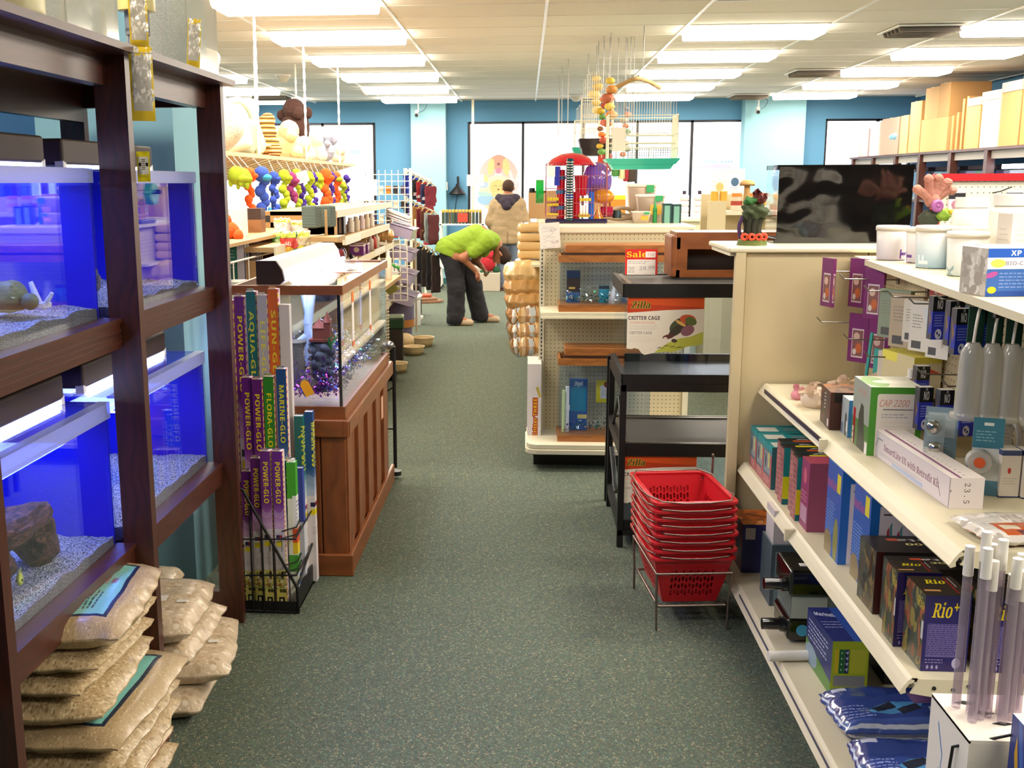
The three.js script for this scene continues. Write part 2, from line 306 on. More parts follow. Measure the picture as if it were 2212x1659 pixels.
// a bed of gravel with an uneven top
function gravelBed(w, d, h, s, slope = 0) {
  const g = new THREE.BoxGeometry(w, h, d, 26, 1, 40).translate(0, h / 2, 0), p = g.attributes.position;
  for (let i = 0; i < p.count; i++) if (p.getY(i) > h / 2) p.setY(i, h + 0.02 * noise.noise(p.getX(i) * 9 + s, 1, p.getZ(i) * 9) + 0.006 * noise.noise(p.getX(i) * 60 + s, 1, p.getZ(i) * 60) + slope * p.getZ(i));
  g.computeVertexNormals(); return g;
}
function tank(label, x0, x1, z0, z1, y0, dryGlassY, top, bedH, s, hoodBack) {
  const w = x1 - x0, d = z1 - z0, cx = (x0 + x1) / 2, cz = (z0 + z1) / 2, h = top - y0, t = 0.006;
  const g = thing('aquarium', label, 'aquarium', [cx, y0, cz], 0);
  part(g, 'front_pane', bx(w / 2 - t, w / 2, 0, dryGlassY - y0, -d / 2, d / 2), M.tankGlass);
  for (const sgn of [-1, 1]) part(g, 'side_pane', bx(-w / 2 + t, w / 2 - t, 0.001, h - 0.001, sgn > 0 ? d / 2 - t : -d / 2, sgn > 0 ? d / 2 : -d / 2 + t), sgn > 0 ? M.tankGlass : M.backBlue);
  part(g, 'back_panel', bx(-w / 2 - 0.004, -w / 2 + t, 0, h, -d / 2, d / 2), M.backBlue, 'deep blue back panel');
  part(g, 'base', bx(-w / 2 + t, w / 2 - t, 0, 0.008, -d / 2 + t, d / 2 - t), M.black);
  part(g, 'rim', mg([bx(w / 2 - 0.006, w / 2 + 0.004, dryGlassY - y0, h, -d / 2, d / 2), bx(w / 2 - 0.03, w / 2 - 0.006, h - 0.006, h, -d / 2, d / 2), bx(w / 2 - 0.012, w / 2 + 0.004, dryGlassY - y0 - 0.004, dryGlassY - y0, -d / 2, d / 2)]), M.paleDryGlass);  // stands for dry glass above the waterline, its lightness put into the colour
  part(g, 'lid', mg([bx(-w / 2 + 0.01, w / 2 - 0.16, h - 0.004, h, -d / 2 + t, d / 2 - t), bx(w / 2 - 0.155, w / 2 - 0.03, h - 0.004, h, -d / 2 + t, d / 2 - t)]), M.tankGlass);
  part(g, 'water', bx(-w / 2 + t, w / 2 - t, dryGlassY - y0 - 0.012, dryGlassY - y0 - 0.011, -d / 2 + t, d / 2 - t), M.waterFace);
  part(g, 'gravel_bed', gravelBed(w - 2 * t - 0.004, d - 2 * t - 0.004, bedH, s, 0).translate(0, 0.009, 0), M.gravel).userData.kind = 'stuff';
  // lamp hood sits across the lid; the glowing tube shows under its front edge
  const hd = thing('lamp_hood', 'brown lamp hood over the ' + label.split(', ')[1].replace('of the rack', 'aquarium') , 'lamp hood', [x0 + 0.19, top, cz + hoodBack], 0, undefined);
  part(hd, 'casing', rb(0.3, 0.075, d - 0.12, 0.01, 0, 0.05, 0), M.hood);
  const tb = part(hd, 'tube', cy(0.011, 0.011, d - 0.16, 0, 0, 0, 10).rotateX(Math.PI / 2).translate(0.135, 0.013, 0), M.tubeBlue);
  for (const e of [-1, 1]) part(hd, 'socket', bc(0.025, 0.024, 0.02, 0.137, 0.012, e * (d / 2 - 0.07)), M.white);
  const l = new THREE.RectAreaLight(ACTINIC, ACTINIC_POWER, d - 0.2, 0.22); l.position.set(0.05, 0.0, 0); l.rotation.x = -Math.PI / 2; l.rotation.order = 'YXZ'; l.rotation.y = Math.PI / 2; hd.add(l); l.name = 'tube_light';
  return g;
}
tank('blue aquarium with grey lava rock, upper nearest shelf of the rack', -1.66, -1.205, -2.935, -2.12, 1.307, 1.716, 1.752, 0.05, 3, -0.03);
tank('blue aquarium with a brown rock, upper far shelf of the rack', -1.66, -1.205, -3.875, -3.01, 1.307, 1.714, 1.75, 0.04, 11, 0.05);
tank('blue aquarium with a red stone arch, lower nearest shelf of the rack', -1.66, -1.205, -2.945, -2.12, 0.631, 1.045, 1.088, 0.045, 23, -0.03);
tank('blue aquarium with an upright slate, lower far shelf of the rack', -1.66, -1.205, -3.875, -3.01, 0.631, 1.05, 1.09, 0.05, 37, 0.02);
for (const [nm, lb, ct, geo, m, p, ry] of [
  ['lava_rock', 'pointed grey lava rock on the white gravel, upper near tank', 'rock', mg([rock(0.13, 0.09, 0.24, 2), rock(0.08, 0.17, 0.1, 5).translate(0, 0.02, -0.04)]), M.lava, [-1.35, 1.385, -2.36], 0],
  ['shell_ornament', 'mossy green turtle shell ornament lying on white gravel', 'ornament', mg([rock(0.1, 0.08, 0.12, 8), sp(0.022, 0.05, 0.03, 0.06)]), mat(0x6b6a3a, 0.5), [-1.33, 1.385, -2.66], 0.4],
  ['coral_piece', 'small white coral piece beside the turtle shell ornament', 'coral', mg([cy(0.012, 0.006, 0.07, 0, 0.035, 0, 7).rotateZ(0.3), cy(0.009, 0.005, 0.05, 0.012, 0.03, 0.01, 7).rotateZ(-0.6), cy(0.03, 0.03, 0.012, 0, 0.005, 0, 9)]), mat(0xe8e0d4, 0.8), [-1.29, 1.388, -2.74], 0],
  ['rock', 'brown rock half buried in gravel, upper far tank', 'rock', rock(0.12, 0.11, 0.1, 12), M.rock, [-1.34, 1.375, -3.12], 0],
  ['stone_arch', 'red-brown flat stone resting on two stones like an arch', 'rock', mg([rock(0.13, 0.08, 0.34, 15).translate(0, 0.1, 0), rock(0.12, 0.15, 0.12, 17).translate(0, -0.01, 0.11), rock(0.12, 0.13, 0.1, 19).translate(0, -0.01, -0.13)]), M.redRock, [-1.33, 0.7, -2.56], 0],
  ['rock', 'dark brown rock in the near corner of the lower near tank', 'rock', rock(0.14, 0.13, 0.12, 21), M.rock, [-1.3, 0.7, -2.2], 0],
  ['slate_stone', 'tall upright grey slate standing in the lower far tank', 'rock', rough(new THREE.ConeGeometry(0.09, 0.3, 7, 6).scale(0.6, 1, 1), 0.02, 18, 4).translate(0, 0.13, 0), M.lava, [-1.36, 0.69, -3.52], 0.3],
]) single(nm, lb, ct, geo, m, p, ry);
// two small fish
function fish(label, c, p, ry) {
  const g = thing('fish', label, 'fish', p, ry);
  part(g, 'body', mg([sp(0.5, 0, 0, 0, 0.018, 0.03, 0.055, 14), extrude([[0, 0], [0.02, 0.016], [0.017, 0], [0.02, -0.016]], 0.002).rotateY(Math.PI / 2).translate(0, 0, -0.024), extrude([[-0.012, 0.012], [0.012, 0.012], [0, 0.026]], 0.002).rotateY(Math.PI / 2).translate(-0.001, 0, 0)]), mat(c, 0.3));
  part(g, 'eye', mg([sp(0.003, 0.006, 0.003, 0.018), sp(0.003, -0.006, 0.003, 0.018)]), M.black);
}
fish('small yellow fish swimming beside the red stone arch', 0xd8d43a, [-1.26, 0.735, -2.45], 0.4);
fish('small pale green fish high in the upper near tank', 0x9fd0a0, [-1.4, 1.56, -2.52], 1.2);

// ---------- things standing on the rack, their tops above the picture ----------
M.acryl = phy(0xe3e2dc, 0.12, { transmission: 0.8, thickness: 0, ior: 1.45 });
M.yellowed = phy(0xd8c477, 0.3, { clearcoat: 0.5 }); M.pipeGrey = mat(0x6e6f72, 0.5); M.pvc = mat(0xe4e0d6, 0.35);
function openBox(w, h, d, t = 0.006) { return mg([bc(w, t, d, 0, t / 2), bc(t, h, d, -w / 2, h / 2), bc(t, h, d, w / 2, h / 2), bc(w, h, t, 0, h / 2, -d / 2), bc(w, h, t, 0, h / 2, d / 2)]); }
const YT = 2.077;
single('plastic_bin', 'grey-blue plastic bin at the near end of the rack top', 'bin', openBox(0.3, 0.22, 0.2), mat(0x6c7688, 0.4), [-1.27, YT, -2.21], 0);
single('filter_canister', 'cream filter canister between two clear boxes on the rack', 'canister', lathe([[0, 0], [0.055, 0], [0.06, 0.02], [0.06, 0.2], [0.068, 0.205], [0.068, 0.24], [0, 0.25]], 24), mat(0xe8dca8, 0.25), [-1.16, YT, -2.47]);
single('overflow_box', 'large cloudy clear overflow box behind the hanging packets', 'box', openBox(0.22, 0.32, 0.34), M.acryl, [-1.24, YT, -2.83]);
const sk = thing('protein_skimmer', 'yellowed skimmer column on a grey pipe elbow', 'skimmer', [-1.17, YT, -3.27]);
part(sk, 'column', lathe([[0, 0.14], [0.055, 0.14], [0.055, 0.42], [0, 0.42]], 24), M.yellowed);
part(sk, 'pipe', mg([cy(0.036, 0.036, 0.06, 0, 0.11), cy(0.03, 0.03, 0.05, 0, 0.06), cy(0.036, 0.036, 0.018, 0, 0.08)]), M.pipeGrey);
part(sk, 'foot', mg([cy(0.024, 0.024, 0.04, 0, 0.02), rb(0.14, 0.03, 0.12, 0.01, -0.06, 0.015, 0)]), M.pvc);
single('overflow_box', 'tall clear overflow box at the far end of the rack top', 'box', openBox(0.2, 0.36, 0.34), M.acryl, [-1.2, YT, -3.7]);
single('pipe_bundle', 'dark pipe elbow lying behind the cream canister', 'pipe', tube([[0, 0.02, 0.14], [0, 0.02, 0], [0, 0.1, -0.06], [-0.06, 0.16, -0.08]], 0.02, false, 10, true), M.black, [-1.36, YT, -2.6]);
const packTex = canvasTex(256, 512, (x, w, h) => { fill(x, '#d7b62a'); fill(x, '#b9b3a6', 26, 60, w - 52, h - 130); mottle(x, w, h - 120, ['#cfc9bd', '#a8a193', '#e6e0d2'], 90, 6, 22); fill(x, '#d7b62a', 0, h - 60, w, 60); fill(x, '#d7b62a', 0, 0, 22, h); fill(x, '#8c8474', 0, 40, w, 6); });
M.packet = phy(0xffffff, 0.15, { map: packTex, clearcoat: 1, clearcoatRoughness: 0.1 });
function packet(w, h, t = 0.012, s = 0) { const g = new THREE.BoxGeometry(w, h, t, 10, 18, 1), p = g.attributes.position; for (let i = 0; i < p.count; i++) { const x = p.getX(i), y = p.getY(i), e = Math.min(1, (0.5 - Math.abs(x / w)) * 6) * Math.min(1, (0.5 - Math.abs(y / h)) * 8); p.setZ(i, p.getZ(i) * (0.25 + 0.75 * e) + 0.005 * noise.noise(x * 40 + s, y * 40, s)); } g.computeVertexNormals(); return g; }
single('filter_packet', 'yellow-backed filter packet hanging down from the rack cornice', 'packet', packet(0.062, 0.195, 0.014, 2).rotateY(0.15), M.packet, [-1.045, 1.975, -2.93], 0.25);
single('filter_packet', 'yellow-backed packet standing upright on the rack cornice', 'packet', packet(0.05, 0.16, 0.014, 5), M.packet, [-1.07, YT + 0.08, -3.0], 0.3);
single('filter_packet', 'narrow yellow packet leaning on the far clear box', 'packet', packet(0.042, 0.15, 0.014, 9).rotateZ(-0.08), M.packet, [-1.07, YT + 0.075, -3.5], 0.3);
const tagTex = canvasTex(128, 256, (x, w, h) => { fill(x, '#f2e21b'); fill(x, '#f4f1e4', 14, 44, w - 28, 150); blob(x, 30, 110, 14, 18, '#222'); blob(x, 98, 110, 14, 18, '#222'); for (let i = 0; i < 6; i++) fill(x, '#333', 46, 66 + i * 16, 36, 7); lines(x, 22, 206, 84, 2, 10, '#333'); });
single('price_tag', 'yellow price tag hanging on the middle rack post', 'tag', mg([packet(0.036, 0.085, 0.003, 4)]), mat(0xffffff, 0.4, { map: tagTex }), [-1.095, 1.757, -3.044], 0.2);
const ridge = single('wall_filter_rolls', 'grey-white filter rolls stored against the dark wall above the lamp', 'roll', mg([cy(0.035, 0.035, 0.17, 0, 0.085, 0, 14), cy(0.032, 0.032, 0.12, 0.05, 0.06, 0.03, 14)]), mat(0x9aa4c4, 0.8), [-1.58, 1.834, -2.72]);

// ---------- bags of aquarium sand under the rack ----------
function pillow(w, h, d, s) {
  const g = new THREE.BoxGeometry(w, h, d, 22, 3, 22), p = g.attributes.position, u = g.attributes.uv;
  for (let i = 0; i < p.count; i++) {
    const a = p.getX(i) / w * 2, b = p.getZ(i) / d * 2, y = p.getY(i);
    u.setXY(i, a / 2 + 0.5, b / 2 + 0.5);
    const e = Math.pow(Math.max(0, 1 - Math.pow(Math.abs(a), 5)), 0.5) * Math.pow(Math.max(0, 1 - Math.pow(Math.abs(b), 6)), 0.5);
    const pin = 1 - 0.05 * (1 - Math.abs(Math.abs(a) - Math.abs(b))) * Math.max(Math.abs(a), Math.abs(b));
    const n = noise.noise(a * 2.2 + s, b * 2.2, s) * 0.16 + noise.noise(a * 7 + s, b * 7, s) * 0.07;
    p.setXYZ(i, p.getX(i) * pin + 0.012 * noise.noise(b * 4 + s, 2, s) * (Math.abs(a) > 0.9 ? 1 : 0), y * (0.06 + 0.94 * e) * (1 + n) + h * n * 0.12 * e, p.getZ(i) * pin + 0.012 * noise.noise(a * 5 + s, 5, s) * (Math.abs(b) > 0.9 ? 1 : 0));
  }
  g.computeVertexNormals(); return g;
}
const sand = (x, w, h, base) => { fill(x, base || '#b39a72'); mottle(x, w, h, ['#c9b48d', '#a38a62', '#8f7852', '#d8c6a0', '#b79f78'], 5000, 0.8, 2.4); };
const sandTop = canvasTex(512, 512, (x, w, h) => { sand(x, w, h); fill(x, '#182640', 30, 60, 420, 392); fill(x, '#7fc4ba', 30, 72, 408, 368); x.save(); x.translate(426, 96); x.rotate(Math.PI / 2); lines(x, 10, 30, 150, 9, 14, '#2b4a5c', 6); lines(x, 180, 40, 130, 13, 12, '#b0503a', 6); fill(x, '#8b6a72', 178, 10, 40, 18); text(x, 'Carbon', 255, 260, 30, '#1d4a58', { f: 'serif', a: 'center' }); lines(x, 20, 190, 120, 8, 13, '#2b4a5c', 5); x.restore(); });
const sandPlain = canvasTex(256, 256, (x, w, h) => { sand(x, w, h, '#b89f76'); });
const clearBag = canvasTex(256, 256, (x, w, h) => { fill(x, '#cbb698'); mottle(x, w, h, ['#d9c6a8', '#bfa888', '#e3d4ba', '#b49c7c'], 900, 1, 5); fill(x, '#e8e2dc', 150, 100, 44, 24); });
const redBag = canvasTex(256, 256, (x, w, h) => { fill(x, '#cdb897'); mottle(x, w, h, ['#dccaae', '#bba583'], 500, 1, 4); fill(x, '#1d1420', 0, 0, w, 84); mottle(x, w, 84, ['#5d3a58', '#8d6a8a', '#2a1a2c', '#b898b0'], 120, 2, 8); fill(x, '#c23a3a', 0, 84, w, 20); text(x, 'SAND', 128, 132, 40, '#3b2420'); });
const paperBag = canvasTex(256, 256, (x, w, h) => { fill(x, '#d8bf96'); fill(x, '#e2b84a', 0, 0, w, 70); blob(x, 120, 60, 90, 50, '#dcc9a4'); blob(x, 150, 130, 70, 10, '#d8552a', 0.3); blob(x, 90, 140, 40, 7, '#d8552a', -0.2); text(x, 'd', 120, 50, 50, '#4a3c2a', { f: 'serif' }); });
const redFood = canvasTex(256, 256, (x, w, h) => { fill(x, '#c9b48d'); fill(x, '#8d2a22', 0, 60, 180, 196); mottle(x, 180, h, ['#b34a34', '#6a1d18', '#d8a06a'], 80, 6, 22); fill(x, '#4a4aa8', 190, 0, 16, h); blob(x, 200, 128, 40, 26, '#5a5ab8'); blob(x, 200, 128, 26, 14, '#cfc6e0'); });
const bagMat = t => phy(0xffffff, 0.42, { map: t, clearcoat: 0.8, clearcoatRoughness: 0.22, bumpMap: sandPlain, bumpScale: 0.002 });
M.bagTeal = bagMat(sandTop); M.bagPlain = bagMat(sandPlain); M.bagClear = bagMat(clearBag); M.bagRed = bagMat(redBag); M.bagPaper = bagMat(paperBag); M.bagFood = bagMat(redFood);
let yb = 0.0;
const pile = [
  ['sand bag at the foot of the near pile, mostly hidden', M.bagPlain, 0.5, 0.075, 0.56, -1.27, -2.63, 0.02],
  ['sand bag with a red and blue printed front, low in the near pile', M.bagFood, 0.5, 0.07, 0.56, -1.29, -2.62, -0.05],
  ['tan sand bag above the red printed bag', M.bagPlain, 0.5, 0.07, 0.52, -1.25, -2.66, 0.06],
  ['tan sand bag under the lower teal-printed bag', M.bagPlain, 0.5, 0.065, 0.54, -1.26, -2.65, 0.0],
  ['sand bag with a folded teal print, halfway up the near pile', M.bagTeal, 0.54, 0.075, 0.56, -1.26, -2.66, -0.03],
  ['plump tan sand bag lying on the folded teal print', M.bagPlain, 0.5, 0.075, 0.5, -1.31, -2.63, 0.08],
  ['flat tan sand bag third from the top of the near pile', M.bagPlain, 0.46, 0.06, 0.5, -1.31, -2.65, -0.06],
  ['flat tan sand bag just under the topmost teal bag', M.bagPlain, 0.46, 0.055, 0.5, -1.29, -2.66, 0.03],
  ['sand bag with a teal care panel, topmost of the near pile', M.bagTeal, 0.46, 0.085, 0.52, -1.26, -2.68, 0.12],
];
pile.forEach(([lb, m, w, h, d, x, z, ry], i) => { const b = single('sand_bag', lb, 'bag', pillow(w, h * 1.04, d, i * 3.7), m, [x, yb + h / 2, z], ry); b.rotation.x = 0; yb += h * 0.98; });
let yc = 0;
[['clear bag of pale gravel at the foot of the far pile', M.bagClear, 0.52, 0.09, 0.5, -1.3, -3.3, 0.1],
 ['clear gravel bag second from the floor, edge sticking out', M.bagClear, 0.54, 0.09, 0.46, -1.25, -3.34, 0.2],
 ['clear gravel bag in the middle of the far pile', M.bagClear, 0.5, 0.09, 0.46, -1.29, -3.3, 0.0],
 ['puffy clear gravel bag with an orange sticker, upper far pile', M.bagClear, 0.5, 0.1, 0.44, -1.3, -3.26, 0.1]].forEach(([lb, m, w, h, d, x, z, ry], i) => {
  const b = single('gravel_bag', lb, 'bag', pillow(w, h * 1.04, d, 40 + i * 5.1), m, [x, yc + h / 2, z], ry);
  part(b, 'price_sticker', bc(0.035, 0.002, 0.02, w * 0.36, h * 0.5, 0.05), M.white, 'white price sticker'); yc += h * 0.97; });
let yd = 0;
[['pale gravel bag with red print, on the floor by the far post', -1.38, -3.66, 0.15], ['pale gravel bag with red print, middle of three', -1.4, -3.64, 0.05], ['pale gravel bag with red print, topmost of three by the far post', -1.44, -3.62, 0.1]].forEach(([lb, x, z, ry], i) => { single('gravel_bag', lb, 'bag', pillow(0.46, 0.1, 0.36, 60 + i * 7.3), M.bagRed, [x, yd + 0.045, z], ry - 1.45); yd += 0.085; });
single('paper_bag', 'cream paper bag with orange print standing behind the sand bags', 'bag', pillow(0.34, 0.12, 0.42, 77).rotateX(Math.PI / 2).rotateY(0.5), M.bagPaper, [-1.48, 0.215, -3.08], 0);

// ---------- right-hand gondola shelving ----------
const pegTexMake = (bg, hole) => canvasTex(256, 256, (x, w, h) => { fill(x, bg); for (let i = 0; i < 4; i++) for (let j = 0; j < 4; j++) { blob(x, 32 + i * 64, 32 + j * 64, 7.5, 7.5, hole); } });
const pegTan = pegTexMake('#cdbf98', '#2a241a'), pegWhite = pegTexMake('#e4dcc8', '#6a6050');
M.peg = mat(0xffffff, 0.55, { map: rep(pegTan, 1 / 0.1, 1 / 0.1) });          // holes every inch
M.pegWhite = mat(0xffffff, 0.5, { map: rep(pegWhite, 1 / 0.16, 1 / 0.16) });
const gon = thing('gondola_shelving', 'long cream metal gondola with pegboard back, stocked shelves on the right', 'shelving');
const PX = 1.4;
part(gon, 'pegboard', metric(bx(PX, PX + 0.02, 0.15, 1.4, -4.44, -2.39)), M.peg);
part(gon, 'kick_plate', bx(0.93, PX, 0, 0.1, -4.44, -2.05), M.black);
// a shelf with a scooped price channel along its front edge
function lipProfile() { return [[0, 0.008], [0.012, 0.008], [0.012, -0.002], [-0.006, -0.01], [-0.013, -0.022], [-0.012, -0.032], [-0.024, -0.036], [-0.028, -0.03], [-0.018, -0.014], [-0.008, 0.0]]; }
function shelfUnit(parent, x0, x1, y, z0, z1, name = 'shelf') {
  const s = part(parent, name, mg([bx(x0 + 0.01, x1, y - 0.028, y - 0.002, z0, z1), bx(x0 + 0.004, x1, y - 0.004, y, z0, z1)]), M.cream);
  part(s, 'price_channel', extrude(lipProfile(), z1 - z0, 0).translate(x0 + 0.004, y - 0.006, z0), M.cream);
  return s;
}
const sh1 = shelfUnit(gon, 1.0, PX, 0.875, -4.44, -2.39), sh2 = shelfUnit(gon, 0.93, PX, 0.535, -4.44, -2.44);
const deck = part(gon, 'base_deck', mg([bx(0.845, PX, 0.12, 0.17, -4.44, -2.05)]), M.cream);
part(deck, 'price_channel', extrude(lipProfile(), 2.39, 0).translate(0.842, 0.164, -4.44), M.cream);
part(deck, 'channel_strip', bx(0.8245, 0.8275, 0.133, 0.158, -3.9, -2.06), mat(0x4a4a63, 0.4));
part(sh1, 'channel_strip', bx(0.9835, 0.9865, 0.842, 0.868, -4.36, -3.45), mat(0x2b2140, 0.35), 'dark purple label strip in the price channel');
part(sh1, 'price_slip', bx(0.9795, 0.9825, 0.838, 0.85, -4.05, -3.46), M.white);
part(sh1, 'end_bracket', mg([extrude([[1.0, 0.842], [1.02, 0.875], [1.39, 0.875], [1.39, 0.78], [1.3, 0.79], [1.05, 0.832]], 0.004).translate(0, 0, -2.39)]), M.cream);
part(sh2, 'end_bracket', mg([extrude([[0.93, 0.498], [0.95, 0.535], [1.39, 0.535], [1.39, 0.44], [1.3, 0.455], [0.98, 0.49]], 0.004).translate(0, 0, -2.44)]), M.cream);
for (const [x, y, z] of [[1.06, 0.852, -2.385], [1.13, 0.845, -2.385], [1.2, 0.858, -2.385]]) part(sh1, 'rivet', cy(0.006, 0.006, 0.003, 0, 0, 0, 10).rotateX(Math.PI / 2).translate(x, y, z), M.black);
for (const [x, y, z] of [[0.985, 0.513, -2.435], [1.03, 0.51, -2.435], [1.065, 0.52, -2.435], [1.08, 0.508, -2.435]]) part(sh2, 'rivet', cy(0.005, 0.005, 0.003, 0, 0, 0, 10).rotateX(Math.PI / 2).translate(x, y, z), M.black);
part(sh1, 'channel_joint', mg([bx(0.965, 0.99, 0.834, 0.878, -3.46, -3.445)]), M.cream);
part(sh2, 'channel_joint', mg([bx(0.895, 0.93, 0.494, 0.536, -3.56, -3.545)]), M.cream);
// slanting top shelf
const topS = part(gon, 'top_shelf', mg([extrude([[1.33, 4.43], [1.6, 4.43], [1.6, 2.36], [1.12, 2.36]], 0.022).rotateX(-Math.PI / 2).scale(1, 1, 1).translate(0, 1.386, 0)]), M.cream);
topS.geometry.dispose && 0;
// end panel towards the far end, with its top board
part(gon, 'end_panel', mg([rb(0.49, 1.41, 0.035, 0.006, 1.15, 0.715, -4.475), bx(0.86, 0.9, 0, 1.42, -4.47, -4.43)]), M.tan);
part(gon, 'panel_seam', bx(0.903, 0.906, 0.02, 1.41, -4.458, -4.4555), M.tanDark);
part(gon, 'upright', bx(1.375, 1.4, 0, 1.385, -4.455, -4.42), M.tanDark);
part(gon, 'top_board', mg([rb(1.16, 0.022, 0.5, 0.008, 1.41, 1.431, -4.68), bx(0.84, 0.88, 1.405, 1.425, -4.9, -4.46)]), M.cream);
part(gon, 'far_back_panel', bx(1.4, 1.95, 0, 1.42, -4.92, -4.46), M.tan);

// ---------- cartons ----------
const ctn = (label, group, m, w, h, d, x, y, z, ry = 0, name = 'product_carton', cat = 'carton') => single(name, label, cat, cartonGeo(w, h, d), m, [x, y, z], ry, group);
const Y1 = 0.8755, Y2 = 0.5355, Y0 = 0.1705;
// faces: side panel is what the aisle sees (facing -x), front is what the camera sees (facing +z)
const tealBox = cartonMat(
  (x, w, h) => { fill(x, '#3d6d76'); fill(x, '#7d8f94', 20, 30, 216, 150); },
  (x, w, h) => { fill(x, '#5d7c84'); fill(x, '#1f8f96', 0, 0, w, 40); fill(x, '#8d9aa0', 30, 56, 190, 120); blob(x, 70, 110, 18, 46, '#20303c'); fill(x, '#d8d84a', 150, 50, 24, 90); fill(x, '#c23c44', 214, 60, 34, 130); fill(x, '#b0676a', 0, 190, w, 66); lines(x, 20, 200, 200, 3, 14, '#e0d8d0'); },
  (x, w, h) => { fill(x, '#1d9097'); blob(x, 140, 60, 20, 60, '#0d1c22', Math.PI / 2); fill(x, '#e6e4da', 10, 90, 60, 150); lines(x, 90, 140, 120, 3, 22, '#c8584a', 8); lines(x, 90, 210, 140, 2, 20, '#0c5a60', 8); });
[['teal carton with a handle slot, farthest of three by the end panel', -4.355], ['teal carton with a handle slot, between the other two', -4.225], ['teal carton with a handle slot, nearest of the three', -4.095]].forEach(([l, z], i) => ctn(l, 'teal pump cartons', tealBox, 0.33, 0.168, 0.124, 1.115, Y2, z, 0.01 * i));
const slim = (accent) => cartonMat(
  (x) => { fill(x, '#1a8a8f'); fill(x, '#8a8a90', 40, 0, 216, 90); fill(x, '#c8604a', 40, 84, 216, 8); poly(x, [[0, 130], [150, 130], [190, 190], [0, 250]], '#ecdf20'); text(x, '98', 90, 176, 52, '#20242a', { rot: 0.3 }); fill(x, '#7d8a58', 150, 130, 106, 80); fill(x, '#0f6f78', 0, 230, 256, 26); },
  (x) => { fill(x, '#8d5a5e'); mottle(x, 256, 256, ['#a8686a', '#7a4a52', '#b07a78'], 30, 10, 40); lines(x, 20, 30, 200, 10, 22, '#c89a94', 4); fill(x, '#3a2a2a', 0, 0, 256, 10); },
  (x) => { fill(x, '#14181a'); fill(x, accent, 40, 130, 216, 70); text(x, 'AQUA', 150, 70, 60, '#e8e6de', { sx: 1.2 }); fill(x, '#c04a34', 130, 190, 126, 40); });
const slimO = slim('#d8622c'), slimY = slim('#efe021');
[['slim dark pump carton with an orange top band, farther one', slimO, -3.955], ['slim carton with a yellow top band and 98 sticker, farther one', slimY, -3.875], ['slim dark pump carton with an orange top band, nearer one', slimO, -3.755], ['slim carton with a yellow top band and 98 sticker, nearer one', slimY, -3.68]].forEach(([l, m, z], i) => ctn(l, 'slim pump cartons', m, 0.3, i < 2 ? 0.215 : 0.23, 0.07, 1.11 - (i % 2) * 0.01, Y2, z));
ctn('purple and pink carton squeezed before the blue cartons', null, cartonMat((x) => { fill(x, '#9a4a6a'); }, (x) => { fill(x, '#8a3a66'); blob(x, 120, 60, 50, 30, '#c2607a'); fill(x, '#b890a8', 20, 170, 200, 60); lines(x, 20, 120, 200, 3, 14, '#e0b8c8'); }, (x) => { fill(x, '#b8506a'); }), 0.26, 0.24, 0.1, 1.09, Y2, -3.575);
const blueBox = cartonMat(
  (x) => { fill(x, '#1a6cc8'); fill(x, '#e4dce8', 36, 36, 204, 220); fill(x, '#4a4a58', 50, 54, 176, 4);
    [[66, 96, 90], [104, 104, 80], [142, 130, 52], [180, 150, 34]].forEach(([a, b, l]) => { poly(x, [[a, b + l], [a, b], [a + 8, b - 10], [a + 12, b + l]], '#b8384c'); poly(x, [[a + 10, b - 12], [a + 18, b - 22], [a + 22, b + l], [a + 10, b + l]], '#5a98a0'); }); lines(x, 70, 204, 130, 4, 10, '#8a8090', 3); },
  (x) => { fill(x, '#2a5cae'); text(x, 'AquaClear', 80, 60, 34, '#b84a78', { rot: 0 }); fill(x, '#d8cc3a', 170, 20, 60, 50); lines(x, 14, 110, 150, 10, 9, '#86a6d8', 3); mottle(x, 256, 90, ['#2a5cae'], 1, 1, 2); blob(x, 190, 200, 40, 60, '#8a8a4a'); blob(x, 60, 230, 70, 40, '#8a7a58'); },
  (x) => { fill(x, '#3a80d0'); blob(x, 70, 150, 50, 34, '#b8b858', 0.4); blob(x, 90, 130, 30, 20, '#8a7a3a'); fill(x, '#e4e2ea', 118, 10, 22, 236); fill(x, '#b05a9a', 148, 20, 60, 130); fill(x, '#f0dc20', 180, 196, 70, 50); });
ctn('blue filter carton with a bar chart panel, farther one', 'blue filter cartons', blueBox, 0.19, 0.3, 0.155, 1.07, Y2, -3.29);
ctn('blue filter carton with a bar chart panel, nearer one', 'blue filter cartons', blueBox, 0.19, 0.3, 0.155, 1.085, Y2, -3.06);
const darkBox = cartonMat((x) => { fill(x, '#2a2420'); fill(x, '#4a1a1a', 0, 0, 24, 256); }, (x) => { fill(x, '#3e423a'); mottle(x, 256, 256, ['#54584a', '#5a4a34', '#2a302c', '#7a6a44', '#484e48'], 60, 8, 44); blob(x, 190, 70, 18, 60, '#3a2416', 0.2); }, (x) => { fill(x, '#2c2622'); text(x, 'enta', 150, 70, 52, '#cfcac2', { rot: Math.PI, sx: 1.1 }); text(x, '1800', 150, 130, 44, '#f0e090', { rot: Math.PI }); poly(x, [[60, 50], [90, 40], [96, 84], [64, 80]], '#c8502c'); });
ctn('dark reef-print pump carton, farther of the two before the purple ones', 'dark pump cartons', darkBox, 0.25, 0.18, 0.14, 1.085, Y2, -2.895);
ctn('dark reef-print pump carton with white and yellow lettering on top', 'dark pump cartons', darkBox, 0.25, 0.175, 0.1, 1.1, Y2, -2.762);
